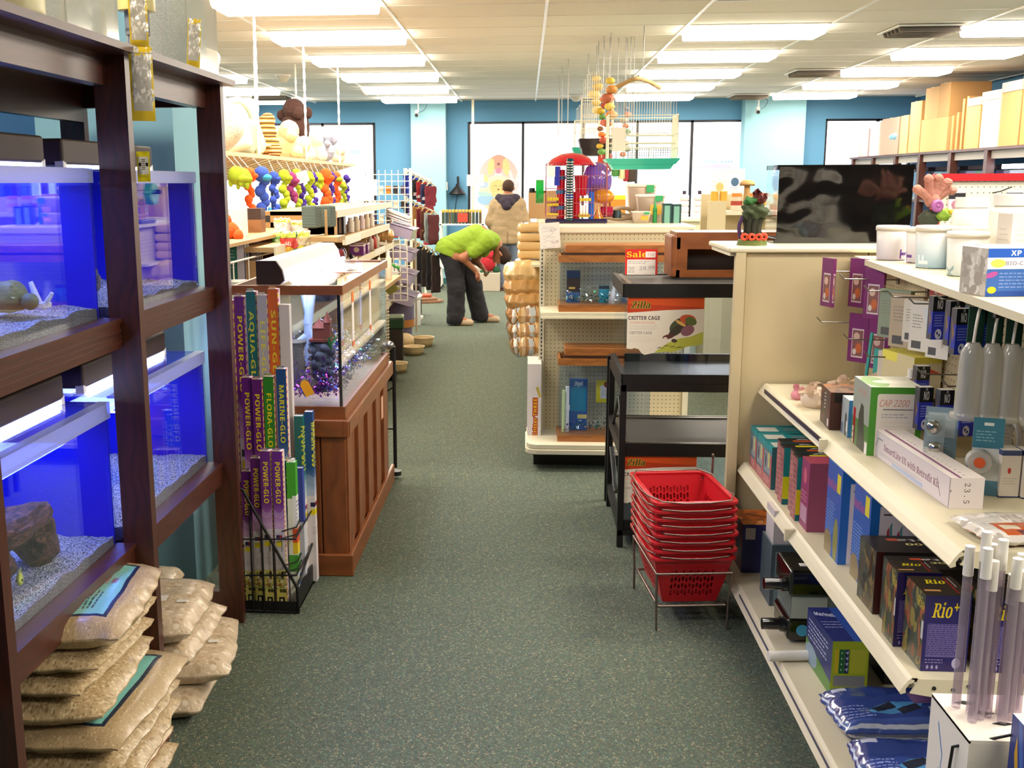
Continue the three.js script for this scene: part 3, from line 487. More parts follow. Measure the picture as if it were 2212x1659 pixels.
const rioBox = cartonMat(
  (x) => { fill(x, '#271d63'); text(x, 'Rio', 96, 52, 66, '#efd21c', { f: 'serif', w: 'bold italic' }); text(x, '+', 176, 40, 54, '#efd21c'); fill(x, '#6a5f9c', 24, 96, 206, 110); lines(x, 26, 98, 202, 15, 7, '#3a2f70', 3); lines(x, 24, 214, 120, 2, 9, '#9a90c8', 3); blob(x, 196, 226, 24, 18, '#b8b0d8'); for (let i = 0; i < 3; i++) blob(x, 40 + i * 26, 240, 7, 7, '#9a90c8'); },
  (x) => { fill(x, '#44483a'); mottle(x, 256, 256, ['#5a5e48', '#7a4a34', '#353a34', '#8a7a40', '#4a5048', '#9a5a40'], 60, 8, 40); text(x, 'Rio', 200, 40, 50, '#b8a83a', { w: 'bold italic', f: 'serif' }); fill(x, '#c8c4c8', 226, 90, 24, 60); },
  (x) => { fill(x, '#3a322c'); text(x, 'Rio', 120, 80, 70, '#f2dc1a', { w: 'bold italic', f: 'serif' }); fill(x, '#8a2a2a', 190, 20, 14, 200); fill(x, '#d8a060', 20, 180, 90, 20); fill(x, '#bdb6b0', 216, 20, 6, 120); }, { r: 0.25 });
ctn('purple pump carton with yellow Rio lettering, at the shelf end', 'purple pump cartons', rioBox, 0.108, 0.195, 0.13, 1.02, Y2, -2.545);
ctn('purple pump carton peeking out behind the front one', 'purple pump cartons', rioBox, 0.108, 0.2, 0.085, 1.0, Y2, -2.66);
ctn('purple pump carton behind the clear plastic tubes', 'purple pump cartons', rioBox, 0.108, 0.19, 0.13, 1.16, Y2, -2.545);
// shelf 1
const brownBox = cartonMat((x) => { fill(x, '#4a2a20'); fill(x, '#1c1210', 20, 0, 216, 70); }, (x) => { fill(x, '#46362e'); mottle(x, 256, 256, ['#54423a', '#382a26', '#6a3a2c'], 30, 10, 40); for (let i = 0; i < 5; i++) text(x, 'l', 110, 40 + i * 24, 50, '#d0c8be', { rot: 1.5, f: 'serif' }); fill(x, '#d8d0d0', 190, 190, 40, 50); fill(x, '#5a1f3a', 226, 0, 30, 256); }, (x) => { fill(x, '#7a5a44'); mottle(x, 256, 256, ['#8a6a50', '#a8683a', '#5a4032'], 30, 10, 50); });
ctn('brown carton with bulging open lid on the middle shelf', null, brownBox, 0.17, 0.13, 0.16, 1.125, Y1, -3.67, -0.08);
const capBlue = cartonMat((x) => { fill(x, '#3f86c6'); fill(x, '#ece4dc', 40, 30, 200, 205); text(x, 'CAP 2', 110, 60, 36, '#d05a4a', { w: 'italic' }); lines(x, 60, 92, 160, 2, 10, '#8a8a90'); }, (x) => { fill(x, '#a8b0b4'); poly(x, [[120, 256], [130, 120], [170, 90], [210, 130], [220, 256]], '#54585c'); fill(x, '#e8e4e0', 190, 150, 34, 70); fill(x, '#6a7a94', 0, 180, 90, 76); }, (x) => { fill(x, '#e6e2da'); });
ctn('small blue and white pump carton beside the red bottles', null, capBlue, 0.1, 0.125, 0.09, 1.115, Y1, -3.53, -0.05);
const capGreen = cartonMat((x) => { fill(x, '#4c9a32'); x.fillStyle = '#f0e8dc'; x.beginPath(); x.roundRect(36, 26, 190, 240, 12); x.fill(); text(x, 'CAP 2200', 116, 60, 34, '#d88a78', { w: 'italic' }); fill(x, '#55585a', 66, 82, 144, 3); lines(x, 60, 100, 150, 2, 10, '#98a8b0', 3); for (let i = 0; i < 8; i++) fill(x, '#d0c8c0', 60, 130 + i * 14, 140, 1); }, (x) => { fill(x, '#9aa29a'); fill(x, '#4a7a3a', 0, 150, 256, 106); poly(x, [[90, 256], [100, 130], [130, 80], [170, 90], [190, 180], [220, 256]], '#3a4038'); text(x, 'CAP 2200', 130, 40, 30, '#c06a5a', { w: 'italic' }); fill(x, '#e4e0dc', 210, 210, 36, 44); }, (x) => { fill(x, '#d8d8c4'); blob(x, 60, 128, 60, 120, '#8ab06a'); blob(x, 140, 128, 90, 40, '#ece8da'); });
ctn('green and white pump carton with a bulging top flap', null, capGreen, 0.155, 0.215, 0.19, 1.135, Y1, -3.345, -0.04);
const longWhite = cartonMat((x) => { fill(x, '#e8dfe0'); for (let i = 0; i < 4; i++) text(x, '23.5'[i], 128, 60 + i * 46, 60, '#2a2020', { rot: Math.PI / 2, f: 'serif', w: 'normal' }); fill(x, '#5a2a34', 0, 100, 8, 20); }, (x) => { fill(x, '#cfc7cc'); }, (x) => { fill(x, '#efe6e2'); fill(x, '#8a4a78', 60, 0, 26, 256); lines(x, 120, 60, 20, 16, 12, '#c0b0b4', 4); });
const longSide = canvasTex(1024, 160, (x, w, h) => { fill(x, '#d6cdd2'); text(x, 'SmartLite SX with Retrofit Kit', 540, 74, 54, '#6a3058', { f: 'serif', sx: 0.9 }); x.strokeStyle = '#7a7480'; x.lineWidth = 7; x.beginPath(); x.moveTo(30, 130); x.lineTo(80, 40); x.lineTo(150, 40); x.stroke(); x.beginPath(); x.moveTo(880, 40); x.lineTo(930, 130); x.stroke(); lines(x, 120, 116, 620, 2, 12, '#a09aa8', 4); fill(x, '#b0bcd8', 300, 130, 420, 24); text(x, '#', 40, 30, 40, '#8a4a78'); });
const lw = ctn('long white lamp carton with 23.5 written on its end', null, longWhite, 0.085, 0.082, 0.57, 1.13, Y1, -3.0, 0.03, 'lamp_carton');
part(lw, 'printed_side', new THREE.PlaneGeometry(0.56, 0.078).rotateY(-Math.PI / 2).translate(-0.0435, 0.041, 0), mat(0xffffff, 0.4, { map: longSide }));
// red bottles with white caps
const redLabel = canvasTex(256, 256, (x, w, h) => { fill(x, '#a81c2c'); mottle(x, w, h, ['#c83a3c', '#7a1420', '#d86a3a', '#e8c8b8', '#5a1830'], 70, 6, 30); fill(x, '#e8e0dc', 90, 150, 60, 44); for (let i = 0; i < 5; i++) fill(x, '#4a3a3a', 94, 156 + i * 8, 52, 3); fill(x, '#efe8e2', 0, 0, w, 16); });
function bottle(label, x, z, h, m, g) {
  const b = thing('bottle', label, 'bottle', [x, Y1, z], 1.2, g);
  part(b, 'body', lathe([[0, 0], [0.026, 0], [0.028, 0.006], [0.028, h * 0.8], [0.022, h * 0.86], [0.012, h * 0.88], [0, h * 0.88]], 20), m);
  part(b, 'cap', mg([cy(0.014, 0.014, h * 0.14, 0, h * 0.93), cy(0.018, 0.018, h * 0.03, 0, h * 0.87)]), M.white, 'white screw cap');
}
const redB = mat(0xffffff, 0.35, { map: redLabel });
bottle('red printed bottle with a white cap, front of the group', 1.085, -3.415, 0.145, redB);
bottle('white-capped bottle standing taller just behind the red bottle', 1.125, -3.43, 0.205, redB);
bottle('second tall white-capped bottle tucked against the green carton', 1.15, -3.49, 0.2, redB);
bottle('white-capped bottle showing only its cap above the green carton', 1.25, -3.47, 0.235, redB);
// coral clusters
function barnacles(n, R, s, cup) { const g = []; seed = 1000 + s; for (let i = 0; i < n; i++) { const a = rnd() * 6.3, b = rnd() * 1.2, r = R * (0.5 + 0.5 * rnd()), q = rr(cup * 0.7, cup * 1.3); const c = new THREE.CylinderGeometry(q, q * 0.5, q * 2.6, 9, 1, true); c.translate(0, q * 1.2, 0).rotateX(rr(-0.9, 0.9)).rotateZ(rr(-0.9, 0.9)).translate(Math.cos(a) * Math.sin(b) * r, Math.cos(b) * r, Math.sin(a) * Math.sin(b) * r); g.push(c, sp(q * 0.75, Math.cos(a) * Math.sin(b) * r, Math.cos(b) * r, Math.sin(a) * Math.sin(b) * r, 1, 1, 1, 7)); } g.push(sp(R * 0.7, 0, R * 0.45, 0, 1.2, 0.9, 1.1, 10)); return mg(g); }
M.coralPale = mat(0xe6d2bd, 0.8, { side: THREE.DoubleSide }); M.coralPink = mat(0xd8909c, 0.85, { side: THREE.DoubleSide });
single('coral_ornament', 'frilly cream barnacle cluster at the far end of the middle shelf', 'ornament', barnacles(34, 0.07, 3, 0.014), M.coralPale, [1.09, Y1, -3.98]);
single('coral_ornament', 'small pink coral ball left of the cream barnacle cluster', 'ornament', barnacles(16, 0.035, 9, 0.009), M.coralPink, [1.06, Y1, -4.12]);
single('coral_ornament', 'cream coral cluster half hidden behind the barnacle cluster', 'ornament', barnacles(26, 0.085, 17, 0.016), M.coralPale, [1.2, Y1, -3.97]);
single('crumpled_bag', 'crumpled beige plastic bag lying behind the brown carton', 'bag', rough(new THREE.IcosahedronGeometry(0.1, 3).scale(1.3, 0.75, 0.8), 0.03, 22, 5).translate(0, 0.075, 0), phy(0xc9ae8c, 0.35, { clearcoat: 0.5 }), [1.28, Y1, -3.85]);
single('plastic_bottle_box', 'pale grey carton behind the small blue pump carton', 'carton', cartonGeo(0.14, 0.1, 0.1), cartonMat(x => { fill(x, '#b8b0a0'); lines(x, 20, 60, 200, 8, 18, '#8a8478'); }), [1.3, Y1, -3.64]);
// bag with orange header card at the near shelf end
const orangeHead = canvasTex(512, 256, (x, w, h) => { fill(x, '#d8d2cc'); mottle(x, w, h, ['#e8e4de', '#bdb6b0', '#f4f0ec'], 120, 6, 30); fill(x, '#c85a22', 90, 20, 422, 110); fill(x, '#6a2438', 150, 20, 300, 36); text(x, 'CORAL', 330, 92, 46, '#f0c040', { sx: 1.3 }); fill(x, '#f0e0c8', 110, 64, 70, 40); });
single('filter_bag', 'clear bag with an orange header card on the near shelf end', 'bag', pillow(0.3, 0.03, 0.2, 3.3), phy(0xffffff, 0.2, { map: orangeHead, clearcoat: 1, clearcoatRoughness: 0.1 }), [1.2, Y1 + 0.017, -2.51], 0.1);
// blister packs standing on the shelf
const blisterBack = canvasTex(128, 256, (x, w, h) => { fill(x, '#8fa9b8'); fill(x, '#c8d4d8', 10, 20, 108, 90); lines(x, 14, 130, 90, 9, 12, '#5a7a90'); fill(x, '#3f6f88', 0, 200, w, 56); });
M.blister = phy(0xeef2f2, 0.08, { transmission: 0.85, thickness: 0, ior: 1.4 }); M.blisterCard = mat(0xffffff, 0.5, { map: blisterBack });
const bp = thing('hook_pack', 'blister pack holding shiny chrome balls, leaning on the shelf', 'blister pack', [1.18, Y1, -3.02], -0.35);
part(bp, 'card', bc(0.085, 0.2, 0.003, 0, 0.1, 0).rotateX(-0.12), M.blisterCard); for (const [a, b] of [[-0.02, 0.15], [-0.012, 0.09], [-0.025, 0.04]]) part(bp, 'chrome_ball', sp(0.02, a, b, 0.03, 1, 1, 0.8, 16), M.chrome);
part(bp, 'blister', openBox(0.05, 0.04, 0.16, 0.002).rotateX(Math.PI / 2).translate(-0.018, 0.1, 0.012), M.blister);
const gp = thing('gauge_pack', 'blue and white pack with a round red-centred gauge', 'blister pack', [1.235, Y1, -2.84], -0.3);
const gaugeCard = canvasTex(128, 256, (x, w, h) => { fill(x, '#cfd4d4'); fill(x, '#3f7f96', 0, 0, w, 100); fill(x, '#e8ecea', 44, 16, 40, 10); lines(x, 14, 44, 90, 4, 10, '#9ac4d0'); fill(x, '#4f7f98', 0, 206, w, 50); });
part(gp, 'card', bc(0.075, 0.21, 0.003, 0, 0.105, 0).rotateX(-0.1), mat(0xffffff, 0.4, { map: gaugeCard }));
part(gp, 'gauge', cy(0.034, 0.03, 0.022, 0, 0, 0, 24).rotateX(Math.PI / 2).translate(-0.02, 0.095, 0.014), mat(0xb4b4b0, 0.25, { metalness: 0.3 }));
part(gp, 'gauge_centre', cy(0.014, 0.014, 0.004, 0, 0, 0, 18).rotateX(Math.PI / 2).translate(-0.02, 0.095, 0.027), mat(0xd85a2a, 0.4));
const whiteStripe = cartonMat((x) => { fill(x, '#ddd5cc'); fill(x, '#3a4a78', 0, 0, 256, 30); blob(x, 110, 110, 22, 16, '#c83a34'); lines(x, 40, 150, 170, 3, 14, '#a8a098'); fill(x, '#35406a', 0, 246, 256, 10); }, null, x => fill(x, '#e4ddd4'));
ctn('white test-kit carton with a blue band, left of a pair', 'white test-kit cartons', whiteStripe, 0.05, 0.13, 0.06, 1.29, Y1, -2.85);
ctn('white test-kit carton with a blue band, right of a pair', 'white test-kit cartons', whiteStripe, 0.05, 0.13, 0.06, 1.345, Y1, -2.84);
ctn('small white carton with a red top standing at the shelf back', null, cartonMat(x => { fill(x, '#dcd6d0'); lines(x, 40, 40, 180, 10, 16, '#b0a8a0'); fill(x, '#d8302c', 0, 196, 256, 60); }), 0.05, 0.17, 0.05, 1.345, Y1, -3.03);
ctn('plain tan carton at the shelf back under the blue packets', null, cartonMat(x => { fill(x, '#bfae88'); lines(x, 20, 30, 120, 2, 12, '#6a5a48'); }), 0.09, 0.15, 0.1, 1.34, Y1, -3.3);
// base deck
const purpleOrange = cartonMat(x => { fill(x, '#3a3a78'); fill(x, '#d8d0d0', 20, 20, 60, 60); fill(x, '#3f7fb8', 120, 60, 136, 196); }, x => { fill(x, '#4a2a5a'); mottle(x, 256, 256, ['#5a3a7a', '#7a3a4a', '#382a58', '#8a5a3a'], 30, 14, 50); }, x => { fill(x, '#b8642c'); mottle(x, 256, 256, ['#c87a3a', '#8a4a24', '#d89a5a'], 24, 10, 40); });
ctn('purple carton with an orange top at the far end of the base deck', null, purpleOrange, 0.16, 0.2, 0.2, 0.95, Y0, -4.2);
const flowBox = cartonMat(x => { fill(x, '#49585e'); fill(x, '#71858e', 20, 30, 140, 226); text(x, 'FLOW', 90, 70, 34, '#a86a68', { f: 'serif' }); text(x, 'Original', 90, 44, 20, '#b07a78', { w: 'italic' }); x.strokeStyle = '#20282c'; x.lineWidth = 10; x.strokeRect(90, 120, 70, 90); blob(x, 52, 180, 16, 16, '#c8c0a8'); blob(x, 52, 180, 8, 10, '#3a3a38'); }, x => { fill(x, '#56666c'); }, x => fill(x, '#6a787c'));
ctn('grey-blue filter carton standing under the white carton', null, flowBox, 0.19, 0.235, 0.16, 1.0, Y0, -3.84);
ctn('plain white carton balanced on the grey-blue filter carton', null, cartonMat(x => fill(x, '#c9c2c4'), null, x => fill(x, '#efe6de')), 0.14, 0.125, 0.12, 0.98, Y0 + 0.236, -3.83);
const can = thing('canister_filter', 'black canister filter with pipe stubs pointing at the aisle', 'filter', [1.02, Y0, -3.53]);
part(can, 'body', mg([rb(0.26, 0.09, 0.2, 0.012, 0, 0.215, 0), rb(0.26, 0.075, 0.2, 0.012, 0, 0.05, 0)]), M.blackGloss);
part(can, 'clear_middle', bx(-0.12, 0.12, 0.085, 0.172, -0.09, 0.09), phy(0x6f7c78, 0.2, { clearcoat: 0.4 }));
part(can, 'label', bx(-0.118, 0.0, 0.09, 0.165, 0.091, 0.093), mat(0xa9b0ac, 0.5)); part(can, 'sticker', cy(0.02, 0.02, 0.002, 0, 0, 0, 18).rotateX(Math.PI / 2).translate(-0.08, 0.05, 0.101), mat(0x3f9ac8, 0.4), 'round blue sticker');
part(can, 'top_label', bc(0.05, 0.002, 0.025, -0.06, 0.261, 0.04), M.white);
for (const y of [0.2, 0.055]) { const p = part(can, 'pipe_stub', cy(0.02, 0.02, 0.08, 0, 0, 0, 16).rotateZ(Math.PI / 2).translate(-0.165, y, 0.06), M.blackGloss); part(p, 'nut', cy(0.027, 0.027, 0.022, 0, 0, 0, 8).rotateZ(Math.PI / 2).translate(-0.135, y, 0.06), M.blackGloss); }
single('tube', 'short white pipe lying across the base deck front', 'pipe', cy(0.017, 0.017, 0.13, 0, 0, 0, 18).rotateZ(Math.PI / 2), M.pvc, [0.865, Y0 + 0.018, -3.3], 0.1);
const blueGreen = cartonMat(
  x => { fill(x, '#a9bd1e'); fill(x, '#d8c424', 20, 40, 30, 110); fill(x, '#1d6a34', 52, 40, 36, 112); fill(x, '#24305a', 90, 40, 30, 112); for (let i = 0; i < 4; i++) { poly(x, [[66, 50 + i * 26], [76, 58 + i * 26], [66, 62 + i * 26]], '#dce8d8'); poly(x, [[94, 54 + i * 26], [116, 46 + i * 26], [112, 66 + i * 26]], '#b8c8d8'); } fill(x, '#c2c83a', 130, 40, 110, 112); fill(x, '#8f9298', 20, 162, 216, 50); fill(x, '#7fa818', 0, 222, 256, 34); },
  x => { fill(x, '#27316a'); poly(x, [[0, 140], [256, 200], [256, 256], [0, 256]], '#5a8a3a'); lines(x, 20, 40, 200, 5, 20, '#b8bcd8', 7); blob(x, 60, 200, 60, 50, '#8aa0b0'); },
  x => { fill(x, '#1f2a6a'); text(x, 'Marineland', 110, 60, 36, '#c8cce0', { rot: 0.1 }); lines(x, 20, 110, 160, 3, 20, '#8a90c0', 6); blob(x, 190, 190, 40, 24, '#1a3a34'); fill(x, '#2a4a9a', 150, 0, 106, 256); });
ctn('blue and lime pump carton in front of the canister filter', null, blueGreen, 0.11, 0.175, 0.26, 0.985, Y0, -3.2, 0.03);
ctn('dark carton deep on the base deck behind the lime carton', null, cartonMat(x => { fill(x, '#1a1a20'); fill(x, '#2a2a34', 60, 120, 130, 90); }), 0.2, 0.2, 0.2, 1.22, Y0, -3.25);
const padTex = canvasTex(512, 256, (x, w, h) => { fill(x, '#2a3f86'); fill(x, '#3d579e', 0, 0, w, 30); x.strokeStyle = '#c8d0e0'; x.lineWidth = 6; x.strokeRect(8, 8, w - 16, h - 16); blob(x, 250, 90, 120, 34, '#4a8ac0', 0.2); for (const [a, b] of [[200, 90], [300, 80]]) { x.save(); x.translate(a, b); x.rotate(0.35); fill(x, '#23283a', -50, -18, 100, 36); x.restore(); } lines(x, 30, 40, 120, 5, 16, '#8fa0d0', 5); fill(x, '#7a5a8a', 340, 110, 120, 80); fill(x, '#c8cce0', 40, 200, 60, 26); fill(x, '#b0b8d8', 380, 30, 80, 60); });
M.pad = phy(0xffffff, 0.18, { map: padTex, clearcoat: 1, clearcoatRoughness: 0.08 });
function pad(w, h, d, s) { return rough(rb(w, h, d, h * 0.4, 0, h / 2, 0, 4), 0.004, 30, s); }
const padG = s => pillow(0.36, 0.075, 0.24, s);
single('filter_pad', 'blue printed filter pad in clear wrap, farther on the base deck', 'filter pad', padG(11), M.pad, [1.06, Y0 + 0.034, -2.9], 0.06);
single('filter_pad', 'blue printed filter pad in clear wrap, nearest the camera', 'filter pad', padG(17), M.pad, [1.05, Y0 + 0.034, -2.6], -0.04);
single('filter_pad', 'blue filter pad almost hidden under the nearest one', 'filter pad', padG(23), M.pad, [1.06, Y0 + 0.034, -2.33], 0.03);
// near end: carton of clear tubes
const tubeCarton = thing('tube_carton', 'white perforated carton holding upright clear tubes', 'carton', [0.99, 0, -2.02], 0.0);
const cartonPrint = canvasTex(256, 256, (x, w, h) => { fill(x, '#ded8d0'); x.strokeStyle = '#4a7ab0'; x.lineWidth = 5; for (let i = 0; i < 5; i++) { x.beginPath(); x.moveTo(60 + i * 20, 20 + i * 50); x.lineTo(100 + i * 22, 50 + i * 40); x.lineTo(90, 90 + i * 30); x.stroke(); } });
part(tubeCarton, 'side', bx(-0.14, -0.137, 0.172, 0.66, -0.09, 0.1), mat(0xffffff, 0.6, { map: cartonPrint }));
part(tubeCarton, 'body', mg([bx(-0.137, 0.13, 0.172, 0.655, -0.09, 0.1)]), mat(0xd9d3c8, 0.6));
part(tubeCarton, 'top_flap', mg([bx(-0.14, 0.13, 0.655, 0.662, -0.09, 0.1)]), mat(0xe6dfd2, 0.55));
for (let i = 0; i < 4; i++) part(tubeCarton, 'slot', extrude([[-0.02, 0], [0, 0.008], [0.022, 0], [0, -0.007]], 0.001).rotateX(-Math.PI / 2).translate(-0.09 + 0.02 * i, 0.6625, -0.05 + 0.042 * i), M.black);
M.clearTube = phy(0xd8cfd8, 0.1, { transmission: 0.75, thickness: 0, ior: 1.35 });
let tubeSrc;
for (let i = 0; i < 14; i++) {
  const x = 0.875 + 0.019 * (i % 7) + (i > 6 ? 0.008 : 0), z = -2.05 + (i > 6 ? 0.035 : 0) + 0.012 * ((i * 5) % 3), hgt = 0.3 + 0.05 * ((i * 7) % 4) / 3 - 0.012 * (i % 7);
  const t = thing('clear_tube', 'clear rigid tube with a white cap standing in the white carton', 'tube', [x, 0.664, z], 0, 'clear tubes in the white carton');
  part(t, 'tube', cy(0.009, 0.009, hgt, 0, hgt / 2, 0, 10, true), M.clearTube); part(t, 'cap', cy(0.01, 0.0095, 0.06, 0, hgt + 0.01, 0, 10), M.white);
}
ctn('blue and yellow carton in the bottom right corner', null, cartonMat(x => { fill(x, '#dcd8d4'); fill(x, '#27367a', 0, 70, 256, 186); fill(x, '#d8a02a', 0, 110, 256, 20); mottle(x, 256, 186, ['#d8a02a', '#b08a3a'], 3, 10, 20); }, x => { fill(x, '#2a3a82'); for (let i = 0; i < 6; i++) { x.save(); x.translate(128, 40 + i * 44); x.rotate(0.7); fill(x, i % 2 ? '#c89a2a' : '#3a62b0', -90, -12, 180, 22); x.restore(); } }, x => fill(x, '#cfc8c4')), 0.16, 0.555, 0.1, 1.0, Y0, -1.86);
single('bent_wire', 'thin black wire arm bent across the white carton', 'wire', tube([[0.84, 0.52, -1.98], [0.842, 0.62, -1.97], [0.93, 0.69, -1.9], [0.98, 0.72, -1.89]], 0.003), M.black);
// ---------- peg hooks and hanging goods ----------
function hook(y, z, len, label) {
  return single('peg_hook', label, 'hook', mg([tube([[PX - 0.002, y, z], [PX - len, y + 0.004, z], [PX - len - 0.018, y + 0.022, z]], 0.0026), bc(0.004, 0.03, 0.024, PX - 0.003, y, z)]), M.steel, [0, 0, 0], 0);
}
const hookRows = [[1.352, -4.3, 0.2], [1.34, -4.1, 0.2], [1.325, -3.8, 0.2], [1.33, -3.55, 0.2], [1.33, -3.36, 0.2], [1.372, -3.1, 0.22], [1.37, -2.95, 0.2], [1.15, -4.3, 0.22], [1.125, -4.0, 0.2], [1.1, -3.75, 0.2], [1.12, -3.3, 0.18], [1.12, -3.1, 0.18]];
const hookWho = ['farthest hook in the upper row, holding one purple bag', 'second upper hook from the end panel with a purple bag', 'upper hook with the green and grey packets', 'upper hook with the white packets', 'upper hook with the second white packets', 'upper hook carrying the blue-black packets', 'upper hook carrying the clear syphons', 'farthest hook in the lower row with purple bags', 'second lower hook with purple bags', 'lower hook above the yellow carton', 'lower hook with blue packets, farther one', 'lower hook with blue packets, nearer one'];
hookRows.forEach(([y, z, l], i) => hook(y, z, l, 'steel ' + hookWho[i]));
function hangCard(name, label, cat, w, h, t, m, x, y, z, ry = 0, group) {   // top edge at y, hanging
  return single(name, label, cat, cartonGeo(t, h, w).translate(0, -h, 0), m, [x, y, z], ry, group);
}
const purpleBag = cartonMat(null, x => { fill(x, '#7a2a6a'); fill(x, '#d8c8d0', 50, 80, 150, 150); fill(x, '#8a5a58', 58, 88, 134, 134); blob(x, 110, 120, 40, 20, '#d8b8a8'); blob(x, 140, 180, 40, 26, '#c86a3a'); blob(x, 90, 200, 24, 16, '#d8cfc8'); }, x => fill(x, '#7a2a6a'));
const purpleSpots = [['single purple bag on the hook farthest out from the end panel', 1.19, 1.41, -4.27, 0.25], ['purple fish-picture bag, second on the upper hooks', 1.3, 1.41, -4.25, 0.5], ['purple fish-picture bag, front one of the upper cluster', 1.31, 1.385, -4.08, 0.6], ['purple fish-picture bag, lower row, farther', 1.3, 1.2, -4.2, 0.7], ['purple fish-picture bag, lower row, nearer', 1.33, 1.2, -4.05, 0.7]];
purpleSpots.forEach(([l, x, y, z, r]) => hangCard('fish_food_bag', l, 'bag', 0.085, 0.19, 0.012, purpleBag, x, y, z, r));
const packTexs = [['#8d9b86', '#6aa53a'], ['#b8a890', '#e8962a'], ['#d8d2c4', '#c8c0b0'], ['#ddd6cc', '#d0d8dc'], ['#e0d8cc', '#c8b8a8']].map(([a, b]) => cartonMat(null, x => { fill(x, a); poly(x, [[120, 20], [256, 20], [256, 160], [180, 200]], b); fill(x, '#5a5a5a', 30, 200, 90, 40); lines(x, 30, 60, 100, 5, 16, '#8a8478', 5); }));
[['grey-green packet with a lime flash on the upper hooks', 0, 1.29, 1.335, -3.78, 0.13, 0.17], ['grey packet with an orange flash beside the lime one', 1, 1.29, 1.33, -3.66, 0.13, 0.18], ['white ribbed packet right of the orange-flash packet', 2, 1.28, 1.325, -3.54, 0.1, 0.14], ['white ribbed packet hung nearer the blue packets', 3, 1.26, 1.325, -3.42, 0.1, 0.15], ['narrow cream packet left of the blue packets', 4, 1.27, 1.32, -3.32, 0.08, 0.15]].forEach(([l, i, x, y, z, w, h]) => hangCard('filter_packet', l, 'packet', w, h, 0.02, packTexs[i], x, y, z, 0.55));
hangCard('coral_card', 'coral-red card at the back of the upper hooks', 'card', 0.09, 0.09, 0.006, cartonMat(null, x => { fill(x, '#e0604a'); fill(x, '#d8404a', 0, 0, 90, 256); fill(x, '#f0b8a0', 20, 180, 200, 30); }), 1.36, 1.375, -3.6, 0.2);
hangCard('blue_card', 'pale card with a blue picture behind the upper hooks', 'card', 0.08, 0.08, 0.006, cartonMat(null, x => { fill(x, '#d0d0d0'); fill(x, '#5a84b8', 20, 30, 216, 170); }), 1.37, 1.37, -3.42, 0.2);
const blueNo = cartonMat(x => { fill(x, '#2a38b8'); fill(x, '#141418', 0, 0, 256, 90); text(x, 'NO', 128, 52, 70, '#e8e6e0'); text(x, 'Ick', 128, 12, 26, '#d8d8d8'); lines(x, 40, 110, 170, 5, 15, '#a8b0e8', 5); blob(x, 128, 222, 60, 30, '#e4e4f0'); blob(x, 110, 216, 14, 10, '#2a2a60'); blob(x, 150, 228, 16, 9, '#3a3a70'); }, x => { fill(x, '#4a4a50'); fill(x, '#2a3aa8', 80, 90, 176, 130); poly(x, [[60, 60], [200, 140], [120, 190]], '#8a6a3a'); }, x => fill(x, '#d8d4d0'));
[[1.23, 1.37, -3.25, 'blue and black packet at the back of the upper row'], [1.245, 1.365, -3.16, 'blue and black packet in the middle of the upper row'], [1.225, 1.355, -3.06, 'blue and black packet with paw print, front left of the upper row'], [1.29, 1.36, -3.04, 'blue and black packet, front right of the upper row'], [1.2, 1.1, -3.22, 'blue and black packet, left of the lower row'], [1.245, 1.1, -3.18, 'blue and black packet, middle of the lower row'], [1.29, 1.1, -3.14, 'blue and black packet, right of the lower row'], [1.26, 1.13, -3.42, 'blue packet behind the lower row']].forEach(([x, y, z, l]) => single('treatment_packet', l, 'packet', cartonGeo(0.042, 0.13, 0.03).translate(0, -0.13, 0), blueNo, [x, y, z], 0.1));
ctn('yellow and red carton hanging low behind the blue packets', null, cartonMat(x => { fill(x, '#d8cfb0'); fill(x, '#d8d04a', 0, 0, 256, 40); poly(x, [[100, 60], [240, 100], [110, 120]], '#d8503a'); }, x => { fill(x, '#cfc49a'); fill(x, '#e0d85a', 0, 0, 120, 60); fill(x, '#8a90b8', 0, 180, 120, 60); }, x => fill(x, '#d0c84a')), 0.1, 0.14, 0.2, 1.32, 0.99, -3.68, 0.2);
single('net_handle', 'teal net card and yellow handle hanging below the packets', 'net', mg([bc(0.006, 0.2, 0.05, 0, 0, 0), bc(0.006, 0.24, 0.012, 0, 0.03, -0.06).rotateX(0.1)]), mat(0x2f9a94, 0.6), [1.3, 1.0, -3.95], 0.4);
hangCard('small_card', 'grey card with a blue letter beside the teal net', 'card', 0.1, 0.13, 0.03, cartonMat(null, x => { fill(x, '#c8c0b4'); fill(x, '#3a4a9a', 130, 40, 90, 150); text(x, 'V', 174, 110, 90, '#d8d8e4'); }), 1.3, 1.11, -3.82, 0.4);
// clear gravel syphons on green cards
M.greenCard = mat(0x1f4a40, 0.5); M.syphon = phy(0xe6e4de, 0.12, { transmission: 0.6, thickness: 0, ior: 1.4 });
for (let i = 0; i < 5; i++) {
  const s = thing('gravel_syphon', ['clear gravel syphon on green card, leftmost of five', 'clear gravel syphon, second from the left of five', 'clear gravel syphon in the middle of the five', 'clear gravel syphon, fourth from the left', 'clear gravel syphon, rightmost, partly cut by the picture edge'][i], 'syphon', [1.215 + 0.047 * i, 1.115, -2.94 + 0.01 * i], 0.25);
  part(s, 'card', bc(0.05, 0.3, 0.003, 0.025, 0.115, -0.03), M.greenCard, 'green backing card');
  part(s, 'bell', lathe([[0.016, 0.16], [0.03, 0.135], [0.033, 0.1], [0.036, -0.03], [0.046, -0.034], [0.046, -0.05], [0.038, -0.05]], 16), M.syphon);
  part(s, 'hanger', tube([[0, 0.16, 0], [0.005, 0.22, 0], [0.02, 0.255, -0.01], [0.04, 0.25, -0.02]], 0.004, false, 6, true), M.white);
  part(s, 'seam', bx(0.03, 0.038, -0.03, 0.14, 0.012, 0.016), M.pvc);
}
